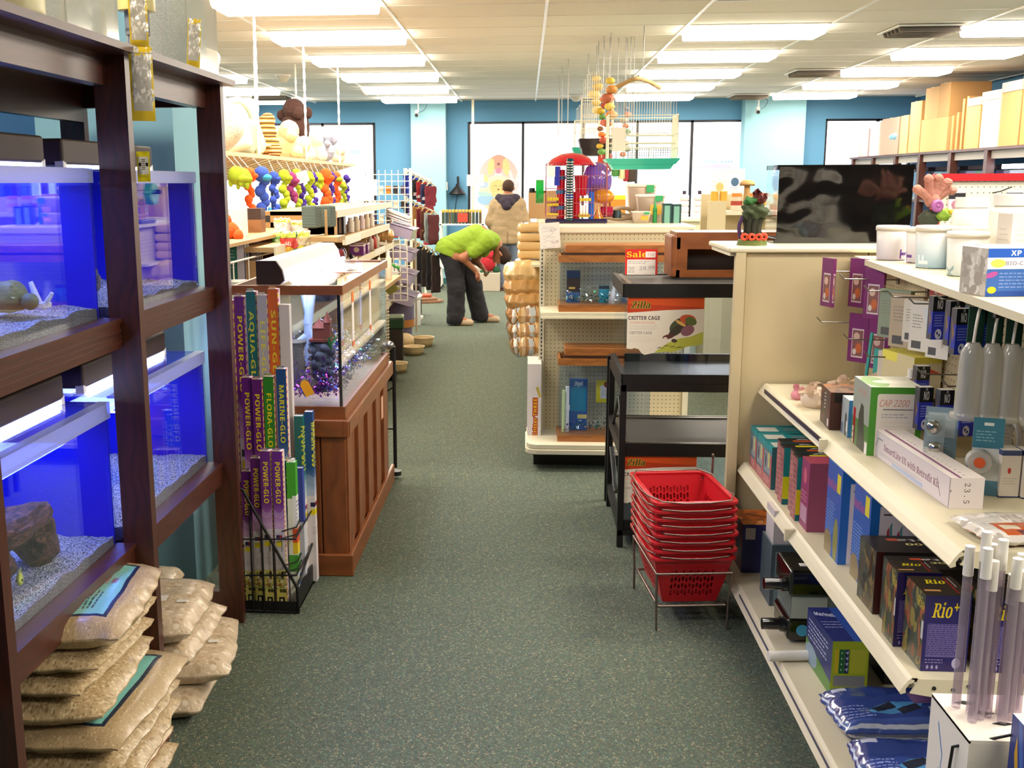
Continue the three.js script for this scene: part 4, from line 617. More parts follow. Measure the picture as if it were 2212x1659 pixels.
single('hook_ball', 'small red ball tip on a hook above the syphons', 'hook tip', sp(0.011, 0, 0, 0), mat(0xe8382a, 0.3), [1.345, 1.366, -3.1]);
single('wrapped_tubing', 'clear bag of coiled tubing hanging right of the chrome balls', 'tubing', mg([new THREE.TorusGeometry(0.05, 0.008, 8, 20).rotateY(Math.PI / 2), new THREE.TorusGeometry(0.045, 0.008, 8, 20).rotateY(Math.PI / 2).translate(-0.016, 0, 0)]), M.syphon, [1.375, 1.0, -2.98]);
// ---------- tubs on the top shelf ----------
const YTOP = 1.409;
const tubLabel = (c1, c2, s) => canvasTex(256, 256, (x, w, h) => { fill(x, '#e9e4da'); const g = x.createLinearGradient(0, 60, 0, 230); g.addColorStop(0, '#e4e0da'); g.addColorStop(1, c1); x.fillStyle = g; x.fillRect(0, 70, w, 150); for (let i = 0; i < 2; i++) { x.save(); x.translate(64 + i * 128, 150); x.rotate(-Math.PI / 2); text(x, s, 0, 0, 40, c2); x.restore(); } });
const tubP = mat(0xffffff, 0.4, { map: tubLabel('#9a8aa8', '#5a2a82', 'SALT') }), tubB = mat(0xffffff, 0.4, { map: tubLabel('#3f86b0', '#dfe8ec', 'REEF') }), tubG = mat(0xffffff, 0.4, { map: tubLabel('#a8c4c0', '#8aa0a0', 'MIX') });
M.tubWhite = phy(0xefe9dd, 0.35, { clearcoat: 0.3 });
function tub(label, x, z, r, h, m, ry = 0) {
  const t = thing('plastic_tub', label, 'tub', [x, YTOP, z], ry);
  part(t, 'body', lathe([[0, 0], [r * 0.86, 0], [r * 0.9, 0.004], [r, h * 0.86], [0, h * 0.86]], 28), m);
  part(t, 'lid', lathe([[0, h * 0.86], [r * 1.06, h * 0.86], [r * 1.06, h * 0.96], [r * 1.0, h], [r * 0.9, h * 0.985], [0, h * 0.985]], 28), M.tubWhite, 'white snap lid');
}
function jar(label, x, z, r, h, y = YTOP) {
  const t = thing('jar', label, 'jar', [x, y, z]);
  part(t, 'body', lathe([[0, 0], [r, 0], [r, h * 0.78], [r * 0.8, h * 0.86], [0, h * 0.86]], 24), M.tubWhite);
  part(t, 'lid', cy(r * 0.88, r * 0.88, h * 0.14, 0, h * 0.93, 0, 24), M.white, 'white screw lid');
}
tub('white tub with purple lettering, farthest on the top shelf', 1.4, -4.2, 0.058, 0.13, tubP, 2.2);
tub('white tub half hidden right of the purple-lettered tub', 1.46, -4.05, 0.058, 0.13, tubP, 0.2);
tub('white tub with a blue gradient label, nearer of the small tubs', 1.415, -3.82, 0.06, 0.145, tubB, 0.6);
tub('white tub with a blue gradient label, behind the nearer one', 1.5, -3.72, 0.06, 0.145, tubB, 1.6);
tub('pale green-labelled white tub beside the boxed kit', 1.4, -3.5, 0.06, 0.14, tubG, 0.2);
jar('tall white jar standing behind the blue-labelled tubs', 1.545, -3.85, 0.062, 0.24);
jar('wide-mouthed white jar with tall lid, right of the tall jar', 1.56, -3.55, 0.075, 0.255);
const greyBox = cartonMat(x => { fill(x, '#d8cec0'); lines(x, 40, 60, 170, 6, 20, '#b8aca0', 4); fill(x, '#e8e2d8', 100, 170, 120, 60); }, null, x => fill(x, '#efe8dc'));
ctn('pale grey carton with a white band behind the tubs', 'pale cartons on the top shelf', greyBox, 0.12, 0.2, 0.1, 1.51, YTOP, -3.36);
ctn('pale grey carton at the right edge of the top shelf', 'pale cartons on the top shelf', greyBox, 0.12, 0.22, 0.1, 1.54, YTOP, -3.1);
ctn('low white carton in front of the pale grey cartons', null, cartonMat(x => { fill(x, '#ece4da'); fill(x, '#8a92b0', 190, 90, 40, 24); }, null, x => fill(x, '#f0eae0')), 0.14, 0.11, 0.1, 1.42, YTOP, -3.27);
const kitBox = cartonMat(x => { fill(x, '#2f62b0'); fill(x, '#e8e2e4', 0, 50, 256, 60); fill(x, '#1a58c0', 0, 0, 256, 50); text(x, 'XP', 128, 26, 40, '#e8ecf4'); blob(x, 50, 80, 34, 22, '#e0d060'); text(x, 'BIO-CARE', 150, 80, 30, '#8a8aa8'); lines(x, 60, 130, 160, 5, 18, '#7a94d0', 6); fill(x, '#16489a', 0, 226, 256, 30); blob(x, 30, 220, 20, 18, '#e8d81a'); blob(x, 24, 140, 30, 14, '#b04a9a', -0.4); }, x => { fill(x, '#b8b0a4'); mottle(x, 256, 256, ['#d0c8bc', '#a89e92', '#e4ded4'], 40, 10, 40); }, x => fill(x, '#eae4dc'));
ctn('blue-labelled clear kit box at the front of the top shelf', null, kitBox, 0.15, 0.125, 0.13, 1.265, YTOP, -2.93, 0.12);
single('white_canister', 'white canister with a red mark, cut by the right picture edge', 'canister', lathe([[0, 0], [0.035, 0], [0.04, 0.01], [0.04, 0.1], [0.03, 0.13], [0, 0.13]], 20), mat(0xe6dcd4, 0.35), [1.375, YTOP, -2.83]);
single('black_bracket', 'black and steel bracket foot under the kit box', 'bracket', mg([bx(-0.06, 0.1, -0.012, 0.0, -0.008, 0.008)]), M.black, [1.22, YTOP - 0.024, -2.7]);

// ---------- stack of red shopping baskets on a wire stand ----------
M.redPlastic = phy(0xb80f1c, 0.34, { clearcoat: 0.25, clearcoatRoughness: 0.3 }); M.wire = mat(0x8a7a72, 0.35, { metalness: 0.85 });
function basketWall(wt, wb, h, cols, rows, holeW, y0, y1) {
  const s = new THREE.Shape([[-wb / 2, 0], [wb / 2, 0], [wt / 2, h], [-wt / 2, h]].map(p => new THREE.Vector2(...p)));
  for (let i = 0; i < cols; i++) for (let j = 0; j < rows; j++) {
    const x = -holeW / 2 + (i + 0.5) * holeW / cols, st = (y1 - y0) / rows, y = y0 + j * st + (i % 2 ? 0.006 : 0), a = holeW / cols * 0.32, b = st * 0.72;
    s.holes.push(new THREE.Path([[x - a, y], [x + a, y], [x + a, y + b], [x - a, y + b]].map(p => new THREE.Vector2(...p))));
  }
  return new THREE.ExtrudeGeometry(s, { depth: 0.0028, bevelEnabled: false });
}
const BW = 0.3, BD = 0.42, BH = 0.19, bw = 0.205, bd = 0.33;
const tilt = (t, b) => Math.atan2((t - b) / 2, BH);
function makeBasket(label) {
  const g = thing('shopping_basket', label, 'basket', [0, 0, 0]);
  const sl = BH / Math.cos(tilt(BD, bd)), sl2 = BH / Math.cos(tilt(BW, bw));
  part(g, 'body', mg([
    basketWall(BW, bw, sl, 12, 4, 0.17, 0.03, sl - 0.05).rotateX(tilt(BD, bd)).translate(0, 0, bd / 2),
    basketWall(BW, bw, sl, 12, 4, 0.17, 0.03, sl - 0.05).rotateX(-tilt(BD, bd)).translate(0, 0, -bd / 2),
    basketWall(BD, bd, sl2, 14, 3, 0.24, 0.03, sl2 - 0.06).rotateX(tilt(BW, bw)).translate(0, 0, 0).rotateY(Math.PI / 2).translate(bw / 2, 0, 0),
    basketWall(BD, bd, sl2, 14, 3, 0.24, 0.03, sl2 - 0.06).rotateX(tilt(BW, bw)).rotateY(-Math.PI / 2).translate(-bw / 2, 0, 0),
    bc(bw, 0.004, bd, 0, 0.002, 0)]), M.redPlastic);
  const rimG = (() => { const o = []; const add = (x, z) => o.push(new THREE.Vector2(x, z)); const s = new THREE.Shape(), r = 0.03, W2 = BW / 2 + 0.012, D2 = BD / 2 + 0.012;
    s.moveTo(-W2 + r, -D2); s.lineTo(W2 - r, -D2); s.quadraticCurveTo(W2, -D2, W2, -D2 + r); s.lineTo(W2, D2 - r); s.quadraticCurveTo(W2, D2, W2 - r, D2); s.lineTo(-W2 + r, D2); s.quadraticCurveTo(-W2, D2, -W2, D2 - r); s.lineTo(-W2, -D2 + r); s.quadraticCurveTo(-W2, -D2, -W2 + r, -D2);
    const q = new THREE.Path(), w = BW / 2 - 0.002, d = BD / 2 - 0.002; q.moveTo(-w + r, -d); q.lineTo(w - r, -d); q.quadraticCurveTo(w, -d, w, -d + r); q.lineTo(w, d - r); q.quadraticCurveTo(w, d, w - r, d); q.lineTo(-w + r, d); q.quadraticCurveTo(-w, d, -w, d - r); q.lineTo(-w, -d + r); q.quadraticCurveTo(-w, -d, -w + r, -d); s.holes.push(q);
    return new THREE.ExtrudeGeometry(s, { depth: 0.008, bevelEnabled: true, bevelSize: 0.003, bevelThickness: 0.003, bevelSegments: 2, curveSegments: 5 }).rotateX(Math.PI / 2).translate(0, BH + 0.004, 0); })();
  part(g, 'rim', rimG, M.redPlastic);
  for (const s of [-1, 1]) part(g, 'handle', tube([[-BW / 2 - 0.014, BH - 0.006, 0], [-BW / 2 - 0.016, BH + 0.012, s * 0.14], [-BW / 2 + 0.02, BH + 0.013, s * (BD / 2 + 0.016)], [-0.05, BH + 0.006, s * (BD / 2 + 0.02)], [0.05, BH + 0.006, s * (BD / 2 + 0.02)], [BW / 2 - 0.02, BH + 0.013, s * (BD / 2 + 0.016)], [BW / 2 + 0.016, BH + 0.012, s * 0.14], [BW / 2 + 0.014, BH - 0.006, 0]], 0.0028, false, 6), M.wire, 'folded wire handle');
  return g;
}
const bLabels = ['red shopping basket at the bottom of the stack', 'red shopping basket second from the bottom of the stack', 'red shopping basket third from the bottom of the stack', 'red shopping basket fourth from the bottom of the stack', 'red shopping basket fourth from the top of the stack', 'red shopping basket third from the top of the stack', 'red shopping basket just under the top one', 'empty red shopping basket at the top of the stack'];
const b0 = makeBasket(bLabels[0]);
bLabels.forEach((l, i) => { const b = i ? copyOf(b0, [0, 0, 0], 0, l) : b0; b.position.set(0.632 + [0, 0.003, -0.002, 0.004, 0, 0.003, -0.003, -0.004][i], 0.1 + i * 0.0315, -4.13); b.rotation.y = 0.1 + [0, 0.01, -0.01, 0.02, 0, -0.01, 0.01, 0.02][i]; b.userData.group = 'stacked red shopping baskets'; });
const bs = thing('basket_stand', 'low wire stand under the stack of red baskets', 'stand', [0.632, 0, -4.13], 0.1);
part(bs, 'lower_loop', tube([[-0.13, 0.095, 0.2], [0.13, 0.095, 0.2], [0.13, 0.095, -0.2], [-0.13, 0.095, -0.2]], 0.0055, true), M.wire);
part(bs, 'upper_loop', tube([[-0.145, 0.235, 0.225], [0.145, 0.235, 0.225], [0.145, 0.235, -0.22], [-0.145, 0.235, -0.22]], 0.005, true), M.wire);
for (const [x, z] of [[-1, 1], [1, 1], [1, -1], [-1, -1]]) part(bs, 'leg', tube([[x * 0.145, 0.235, z * 0.222], [x * 0.14, 0.1, z * 0.21], [x * 0.138, 0.004, z * 0.215]], 0.005), M.wire);
part(bs, 'back_loop', tube([[0.165, 0.0, -0.22], [0.175, 0.58, -0.2], [0.165, 0.6, -0.17]], 0.005), M.wire);

// ---------- end-cap gondola facing the camera ----------
const cap = thing('endcap_gondola', 'cream pegboard end-cap gondola with aquariums, in the middle of the shop', 'shelving');
part(cap, 'pegboard', metric(bx(0.12, 1.0, 0.165, 1.4, -6.62, -6.6)), M.peg);
part(cap, 'upright', mg([bx(0.088, 0.12, 0.05, 1.42, -6.64, -6.585)]), M.cream);
const slotG = []; for (let i = 0; i < 50; i++) slotG.push(bx(0.1, 0.107, 0.18 + i * 0.0245, 0.194 + i * 0.0245, -6.586, -6.5835));
part(cap, 'upright_slots', mg(slotG), M.black).userData.kind = 'stuff';
part(cap, 'upright', bx(0.985, 1.02, 0.05, 1.42, -6.64, -6.585), M.cream);
part(cap, 'top_rail', rb(0.95, 0.05, 0.05, 0.012, 0.555, 1.42, -6.61), M.cream);
part(cap, 'top_board', bx(0.09, 1.02, 1.425, 1.443, -12.2, -6.62), M.cream);
part(cap, 'side_board', metric(bx(0.12, 0.14, 0.165, 1.42, -12.2, -6.63)), M.peg);
part(cap, 'side_board', metric(bx(0.98, 1.0, 0.165, 1.42, -12.2, -6.63)), M.peg);
part(cap, 'kick_plate', bx(0.06, 1.0, 0, 0.105, -12.1, -6.35), mat(0x17110e, 0.5));
const roundedDeck = extrude([[0.02, 6.66], [0.02, 6.26], [0.035, 6.22], [0.075, 6.2], [1.0, 6.2], [1.0, 6.66]], 0.02, 0.004).rotateX(-Math.PI / 2).translate(0, 0.14, 0);
roundedDeck.scale(1, 1, 1);
part(cap, 'base_deck', mg([roundedDeck, extrude([[0.012, 6.66], [0.012, 6.255], [0.03, 6.21], [0.075, 6.19], [1.0, 6.19], [1.0, 6.66]], 0.022, 0.004).rotateX(-Math.PI / 2).translate(0, 0.108, 0)]), M.cream);
part(cap, 'shelf', mg([bx(0.092, 1.0, 0.93, 0.95, -6.6, -6.28), bx(0.092, 1.0, 0.918, 0.947, -6.28, -6.272), bx(0.092, 1.0, 0.912, 0.922, -6.275, -6.266)]), M.cream);
part(cap, 'aisle_deck', bx(0.03, 0.12, 0.12, 0.15, -12.1, -6.66), M.cream);
part(cap, 'side_shelf', mg([bx(0.04, 0.12, 0.6, 0.62, -12.1, -6.8), bx(0.04, 0.12, 1.175, 1.19, -12.1, -6.8)]), M.cream);
// honey oak
const oakTex = woodTex(0xa8682c, 0x6a3a14, 0xc2843e, 512, 512, 14);
M.oak = phy(0xffffff, 0.38, { map: rep(oakTex, 1.2, 2.2), clearcoat: 0.3, clearcoatRoughness: 0.3 });
const stainTex = woodTex(0x8c4c1e, 0x5c2c0e, 0xa45c28, 512, 512, 10);
M.stain = phy(0xffffff, 0.4, { map: rep(stainTex, 1, 2), clearcoat: 0.25, clearcoatRoughness: 0.35 });
const foilCols = s => { const b = []; return b; };
// heap of foil shreds: small bent strips
function foil(w, d, h, n, s) {
  seed = 300 + s; const gs = [];
  for (let i = 0; i < n; i++) { const g = new THREE.PlaneGeometry(rr(0.008, 0.02), rr(0.004, 0.009), 2, 1); g.rotateX(rr(0, 6.3)).rotateY(rr(0, 6.3)).rotateZ(rr(0, 6.3)); const x = rr(-0.5, 0.5) * w, z = rr(-0.5, 0.5) * d; g.translate(x, rnd() * rnd() * h + 0.4 * h * (noise.noise(x * 12 + s, 1, z * 12) + 0.5), z); gs.push(g); }
  return mg(gs);
}
const foilMat = (c, m = 0.85) => mat(c, 0.18, { metalness: m, side: THREE.DoubleSide });
const F = { silver: foilMat(0xd8e4dc), green: foilMat(0x2f7a4a), teal: foilMat(0x1f8a8a), purple: foilMat(0x7a1fa8), blue: foilMat(0x2f4ac8), pink: foilMat(0xc83a9a), pearl: foilMat(0xe0d8f0), violet: foilMat(0x4a1f9a) };
function oakTank(label, hoodLabel, x0, x1, y0, topY, z0, z1, foils, hoodW) {
  const w = x1 - x0, d = z1 - z0, h = topY - y0, g = thing('oak_aquarium', label, 'aquarium', [(x0 + x1) / 2, y0, (z0 + z1) / 2]);
  part(g, 'bottom_trim', metric(mg([bc(w + 0.012, 0.042, d + 0.012, 0, 0.021)]), 1), M.oak); part(g, 'top_trim', metric(mg([bc(w + 0.012, 0.04, 0.016, 0, h - 0.02, d / 2), bc(w + 0.012, 0.04, 0.016, 0, h - 0.02, -d / 2), bc(0.016, 0.04, d, -w / 2, h - 0.02, 0), bc(0.016, 0.04, d, w / 2, h - 0.02, 0)]), 1), M.oak);
  for (const [a, b, c, e] of [[w, 0.005, 0, d / 2 - 0.004], [w, 0.005, 0, -d / 2 + 0.004], [0.005, d, -w / 2 + 0.004, 0], [0.005, d, w / 2 - 0.004, 0]]) part(g, 'pane', bc(a, h - 0.06, b, c, h / 2, e), M.tankGlass);
  for (const [m, n, s] of foils) part(g, 'foil_shreds', foil(w - 0.06, d - 0.06, 0.07, n, s).translate(0, 0.05, 0), m).userData.kind = 'stuff';
  const hd = thing('oak_hood', hoodLabel, 'hood', [(x0 + x1) / 2 + 0.01, topY, (z0 + z1) / 2 - 0.01]);
  part(hd, 'casing', metric(rb(hoodW, 0.052, d - 0.04, 0.008, 0, 0.036, 0), 1), M.oak); part(hd, 'lamp_strip', bc(hoodW, 0.01, d - 0.05, 0, 0.005, 0), mat(0x3a2014, 0.6));
}
oakTank('oak-trimmed aquarium with silver foil shreds on the pegboard shelf', 'oak lamp hood over the upper pegboard aquarium', 0.205, 0.86, 0.95, 1.283, -6.56, -6.3, [[F.silver, 380, 1], [F.green, 120, 2]], 0.62);
oakTank('oak-trimmed aquarium on the bottom deck with dark foil shreds', 'oak lamp hood over the lower pegboard aquarium', 0.208, 0.75, 0.162, 0.672, -6.52, -6.28, [[F.teal, 120, 3], [F.silver, 60, 4], [F.violet, 120, 5]], 0.5);
const kitCard = (a, b) => cartonMat(x => { fill(x, a); fill(x, b, 20, 40, 216, 120); text(x, 'Lifegard', 128, 24, 30, '#d8e4e8'); fill(x, '#d8c070', 120, 176, 130, 20); });
ctn('blue boxed filter kit standing inside the lower oak aquarium', null, kitCard('#22528e', '#1a7a9a'), 0.11, 0.32, 0.03, 0.33, 0.206, -6.42);
single('filter_tube', 'white intake tube standing in the lower oak aquarium', 'tube', mg([cy(0.012, 0.012, 0.28, 0, 0.14), cy(0.016, 0.016, 0.03, 0, 0.15)]), M.white, [0.262, 0.206, -6.37]);
single('filter_tube', 'thin lime-tipped tube left of the white intake tube', 'tube', mg([cy(0.009, 0.009, 0.26, 0, 0.13)]), mat(0xd8e4a0, 0.4), [0.238, 0.206, -6.36]);
ctn('yellow care card standing behind glass in the lower aquarium', null, cartonMat(x => { fill(x, '#d8cc2a'); fill(x, '#c8ccd0', 60, 60, 180, 150); blob(x, 150, 50, 40, 36, '#8a2418'); lines(x, 80, 110, 120, 4, 20, '#5a5a6a', 5); }), 0.11, 0.14, 0.006, 0.5, 0.36, -6.51);
single('filter_tube', 'white plastic pipe at the right in the lower oak aquarium', 'tube', cy(0.012, 0.012, 0.16, 0, 0.08), M.white, [0.53, 0.206, -6.36]);
ctn('dark boxed power filter inside the upper oak aquarium', null, cartonMat(x => { fill(x, '#3a2a24'); fill(x, '#2a5a8a', 0, 170, 256, 86); fill(x, '#c8a84a', 40, 130, 120, 16); fill(x, '#1a3a5a', 0, 0, 256, 60); }), 0.08, 0.19, 0.06, 0.29, 0.992, -6.45);
single('spray_bottle', 'white spray bottle behind the upper oak aquarium glass', 'bottle', mg([lathe([[0, 0], [0.035, 0], [0.03, 0.05], [0.012, 0.09], [0.012, 0.11], [0, 0.11]], 16), bc(0.03, 0.02, 0.015, 0, 0.118, 0)]), mat(0xd8d4d0, 0.4), [0.53, 0.992, -6.38]);
ctn('teal carton inside the upper oak aquarium', null, cartonMat(x => { fill(x, '#2a9ab0'); fill(x, '#16242a', 0, 0, 256, 50); }), 0.06, 0.1, 0.05, 0.475, 0.992, -6.45);
const noteTex = canvasTex(256, 256, (x, w, h) => { fill(x, '#e8dccf'); x.strokeStyle = '#8a7a8a'; x.lineWidth = 2.5; for (let i = 0; i < 7; i++) { x.beginPath(); let px = 20 + rnd() * 40, py = 30 + i * 32; x.moveTo(px, py); for (let k = 0; k < 16; k++) { px += rr(6, 13); py += rr(-9, 9); x.lineTo(px, py); } x.stroke(); } text(x, '59.99', 170, 76, 34, '#6a5a70', { w: 'italic', rot: -0.15, f: 'serif' }); text(x, '79.99', 180, 200, 40, '#6a5a70', { w: 'italic', rot: -0.15, f: 'serif' }); });
single('price_note', 'handwritten price sheet taped to the end-cap corner', 'sign', bc(0.125, 0.155, 0.002).rotateZ(0.08), mat(0xffffff, 0.7, { map: noteTex }), [0.148, 1.385, -6.57], -0.1);
const chewBox = cartonMat(x => fill(x, '#ddd4d0'), null, x => fill(x, '#e8e2dc'));
const chewPrint = canvasTex(128, 512, (x, w, h) => { fill(x, '#ddd3cf'); x.save(); x.translate(74, 380); x.rotate(-Math.PI / 2); text(x, 'Critter THREE', 0, 0, 50, '#e8c41e', { stroke: '#a81c1c', lw: 16, sx: 0.85 }); x.restore(); x.save(); x.translate(104, 200); x.rotate(-0.4); fill(x, '#c8b04a', -12, -40, 24, 80); x.restore(); });
const cb = ctn('tall white chew carton with vertical rainbow lettering', null, chewBox, 0.085, 0.45, 0.3, 0.062, 0.162, -6.58);
part(cb, 'printed_front', new THREE.PlaneGeometry(0.083, 0.448).translate(0, 0.225, 0.1505), mat(0xffffff, 0.45, { map: chewPrint }));
// stacked chew bags on the aisle side
M.chew = phy(0xb98a4e, 0.35, { clearcoat: 0.8, clearcoatRoughness: 0.15 }); M.chewPale = phy(0xd8b47a, 0.4, { clearcoat: 0.6 });
const chewMix = canvasTex(256, 256, (x, w, h) => { fill(x, '#a87a4a'); mottle(x, w, h, ['#d8b88a', '#8a5a30', '#e8dcc8', '#6a4a2c', '#b8c0c4', '#c89a5a'], 160, 6, 22); });
M.chewMixed = phy(0xffffff, 0.25, { map: chewMix, clearcoat: 1, clearcoatRoughness: 0.1 });
[[0.66, 'lowest bag of mixed bones above the white chew carton', M.chewMixed, 0.2, 0.12], [0.75, 'bag of twisted bones with white knots, second from the bottom', M.chewMixed, 0.22, 0.12], [0.85, 'shiny bag of mixed chews, third from the bottom', M.chewMixed, 0.24, 0.12], [0.94, 'bag of tan rawhide under the two plump tan bags', M.chew, 0.26, 0.11], [1.02, 'plump tan rawhide bag with loose plastic, middle', M.chew, 0.28, 0.12], [1.11, 'plump tan rawhide bag, topmost of the floor-side pile', M.chewPale, 0.28, 0.13]].forEach(([y, l, m, w, h], i) => single('chew_bag', l, 'bag', rough(pillow(w, h * 1.2, 0.34, 90 + i * 3.3), 0.012, 16, i), m, [0.0, y, -6.95 - 0.03 * i], 0.1));
[[1.225, 'lowest tan roll of the stacked bed bolsters', 0.0], [1.285, 'second tan roll of the stacked bed bolsters', 0.2], [1.345, 'third tan roll of the stacked bed bolsters', 0.1], [1.405, 'topmost tan roll of the stacked bed bolsters', 0.3]].forEach(([y, l, s]) => single('rawhide_roll', l, 'roll', rough(rb(0.17, 0.058, 0.3, 0.025, 0, 0, 0, 4), 0.006, 14, s * 10), M.chewPale, [0.03, y, -7.3]));
[[1.18, 'blue and white wrapped packet under the tan rolls', 0x9ab4d8], [1.155, 'light blue wrapped packet above the tan bags', 0x6a9ac8]].forEach(([y, l, c], i) => single('wrapped_packet', l, 'packet', pillow(0.16, 0.04, 0.2, 120 + i), phy(c, 0.3, { clearcoat: 0.8 }), [0.03, y, -7.25], 0.3));

// ---------- black display stand with two reptile cages ----------
const stand = thing('display_stand', 'black metal two-tier stand carrying glass reptile cages', 'stand');
const SX0 = 0.47, SX1 = 1.08;
for (const [x, z, h] of [[SX0 - 0.012, -4.87, 0.79], [SX0 - 0.012, -5.52, 0.79], [SX1, -4.87, 0.79], [SX1, -5.52, 0.79]]) part(stand, 'leg', rb(0.03, h, 0.03, 0.004, x, h / 2, z), M.black);
part(stand, 'side_frame', mg([bx(SX0 - 0.03, SX0 - 0.01, 0, 0.8, -5.64, -5.6), tube([[SX0 - 0.02, 0.62, -4.86], [SX0 - 0.02, 0.7, -5.0], [SX0 - 0.02, 0.5, -5.3]], 0.008), tube([[SX0 - 0.02, 0.3, -4.86], [SX0 - 0.02, 0.2, -5.1], [SX0 - 0.02, 0.35, -5.4]], 0.008)]), M.black);
part(stand, 'top_frame', mg([bx(SX0 - 0.025, SX1 + 0.015, 0.755, 0.79, -4.885, -4.855), bx(SX0 - 0.025, SX1 + 0.015, 0.755, 0.79, -5.545, -5.515), bx(SX0 - 0.025, SX0, 0.755, 0.79, -5.52, -4.88), bx(SX1 - 0.01, SX1 + 0.015, 0.755, 0.79, -5.52, -4.88), bx(SX0, SX1, 0.775, 0.785, -5.52, -4.88)]), M.black);
part(stand, 'lower_frame', mg([bx(SX0 - 0.025, SX1, 0.06, 0.085, -4.885, -4.855), bx(SX0 - 0.025, SX1, 0.06, 0.085, -5.545, -5.515), bx(SX0 - 0.02, SX0 + 0.01, 0.06, 0.085, -5.52, -4.88), bx(SX1 - 0.02, SX1, 0.06, 0.085, -5.52, -4.88), bx(SX0, SX1, 0.062, 0.07, -5.52, -4.88)]), M.black);
const cagePrint = canvasTex(768, 560, (x, w, h) => {
  fill(x, '#e4dccb'); poly(x, [[0, 0], [w, 0], [w, 110], [400, 122], [0, 150]], '#d8521a'); poly(x, [[0, 60], [0, 150], [400, 122], [760, 110], [760, 96]], '#b83a14');
  text(x, 'Zilla', 130, 74, 84, '#2a3012', { w: 'bold italic', stroke: '#c8a83a', lw: 8, f: 'serif' });
  text(x, 'CRITTER CAGE', 170, 200, 52, '#3a2430', { sx: 0.92, a: 'center' }); lines(x, 26, 236, 330, 2, 12, '#c85a48', 4); lines(x, 26, 272, 300, 4, 12, '#b0a8a0', 3);
  text(x, 'CRITTER CAGE', 138, 344, 40, '#9a8e8c', { sx: 0.86 }); lines(x, 26, 376, 280, 5, 14, '#c4b8b0', 3);
  poly(x, [[300, 520], [420, 440], [520, 400], [640, 380], [768, 330], [768, 560], [260, 560]], '#b8bc4a'); mottle(x, 1, 1, ['#b8bc4a'], 1, 1, 1);
  blob(x, 530, 270, 110, 66, '#4a5238', -0.5); blob(x, 610, 210, 80, 44, '#c8522c', 0.1); blob(x, 640, 230, 60, 40, '#5a6a34', 0.3); blob(x, 500, 320, 90, 40, '#3f3a2c', -0.6); blob(x, 540, 250, 60, 16, '#d8a85a', 0.5); blob(x, 610, 320, 70, 50, '#8a5a68', -0.4); blob(x, 420, 380, 60, 22, '#5a2c2c', -0.2); blob(x, 390, 396, 20, 12, '#e4c8c0'); blob(x, 480, 420, 30, 18, '#4a3a34', 0.2);
  for (let i = 0; i < 12; i++) blob(x, 330 + i * 34, 480 + rr(-14, 14), 24, 4, i % 2 ? '#7a8a2a' : '#4a4a20', -0.3);
});
function cage(label, y0, h, z0, printW, printH, printY) {
  const w = SX1 - SX0 + 0.02, d = 0.6, g = thing('reptile_cage', label, 'cage', [(SX0 + SX1) / 2 - 0.005, y0, z0 - d / 2]);
  part(g, 'base_frame', mg([bc(w, 0.045, 0.02, 0, 0.0225, d / 2), bc(w, 0.045, 0.02, 0, 0.0225, -d / 2), bc(0.02, 0.045, d, -w / 2, 0.0225, 0), bc(0.02, 0.045, d, w / 2, 0.0225, 0), bc(w, 0.006, d, 0, 0.006, 0)]), M.black);
  part(g, 'top_frame', mg([bc(w + 0.01, 0.062, 0.022, 0, h - 0.031, d / 2), bc(w + 0.01, 0.062, 0.022, 0, h - 0.031, -d / 2), bc(0.022, 0.062, d, -w / 2, h - 0.031, 0), bc(0.022, 0.062, d, w / 2, h - 0.031, 0)]), M.black);
  part(g, 'screen_lid', mg([bc(w - 0.02, 0.004, d - 0.02, 0, h - 0.012, 0)]), mat(0x4a4844, 0.6)); part(g, 'lid_rail', mg([bc(w - 0.02, 0.008, 0.03, 0, h - 0.006, d / 2 - 0.02), bc(w - 0.02, 0.008, 0.03, 0, h - 0.006, -d / 2 + 0.02), bc(0.03, 0.008, d - 0.02, -w / 2 + 0.02, h - 0.006, 0)]), mat(0x6a665e, 0.4, { metalness: 0.4 }));
  for (const [a, b, c, e] of [[w - 0.02, 0.005, 0, d / 2 - 0.004], [w - 0.02, 0.005, 0, -d / 2 + 0.004], [0.005, d - 0.02, -w / 2 + 0.004, 0], [0.005, d - 0.02, w / 2 - 0.004, 0]]) part(g, 'pane', bc(a, h - 0.1, b, c, h / 2 - 0.005, e), M.tankGlass);
  part(g, 'latch', bc(0.03, 0.012, 0.006, w / 2 - 0.12, h - 0.025, d / 2 + 0.013), M.steel);
  const pts = [[0, 1], [1, 1], [1, 0.2], [0.92, 0.17], [0.8, 0.15], [0.72, 0.1], [0.6, 0.05], [0.5, 0.06], [0.4, 0.045], [0.24, 0.0], [0.2, 0.03], [0.16, 0.1], [0.1, 0.12], [0.07, 0.1], [0, 0.11]].map(p => new THREE.Vector2(p[0], p[1]));
  const sg = new THREE.ShapeGeometry(new THREE.Shape(pts)).scale(printW, printH, 1).translate(-w / 2 + 0.012, printY - printH, d / 2 + 0.001);
  const u = sg.attributes.uv; part(g, 'printed_card', sg, mat(0xffffff, 0.45, { map: cagePrint, side: THREE.DoubleSide }), 'printed card with a turtle picture');
  return g;
}
cage('glass reptile cage with orange-topped card, upper tier', 0.79, 0.462, -4.87, 0.345, 0.265, 0.4);
cage('glass reptile cage on the lower tier behind the red baskets', 0.086, 0.42, -4.88, 0.34, 0.26, 0.36);
const canopy = thing('wood_canopy', 'empty wooden aquarium canopy standing on the upper cage lid', 'canopy', [0.93, 1.2535, -5.3]);
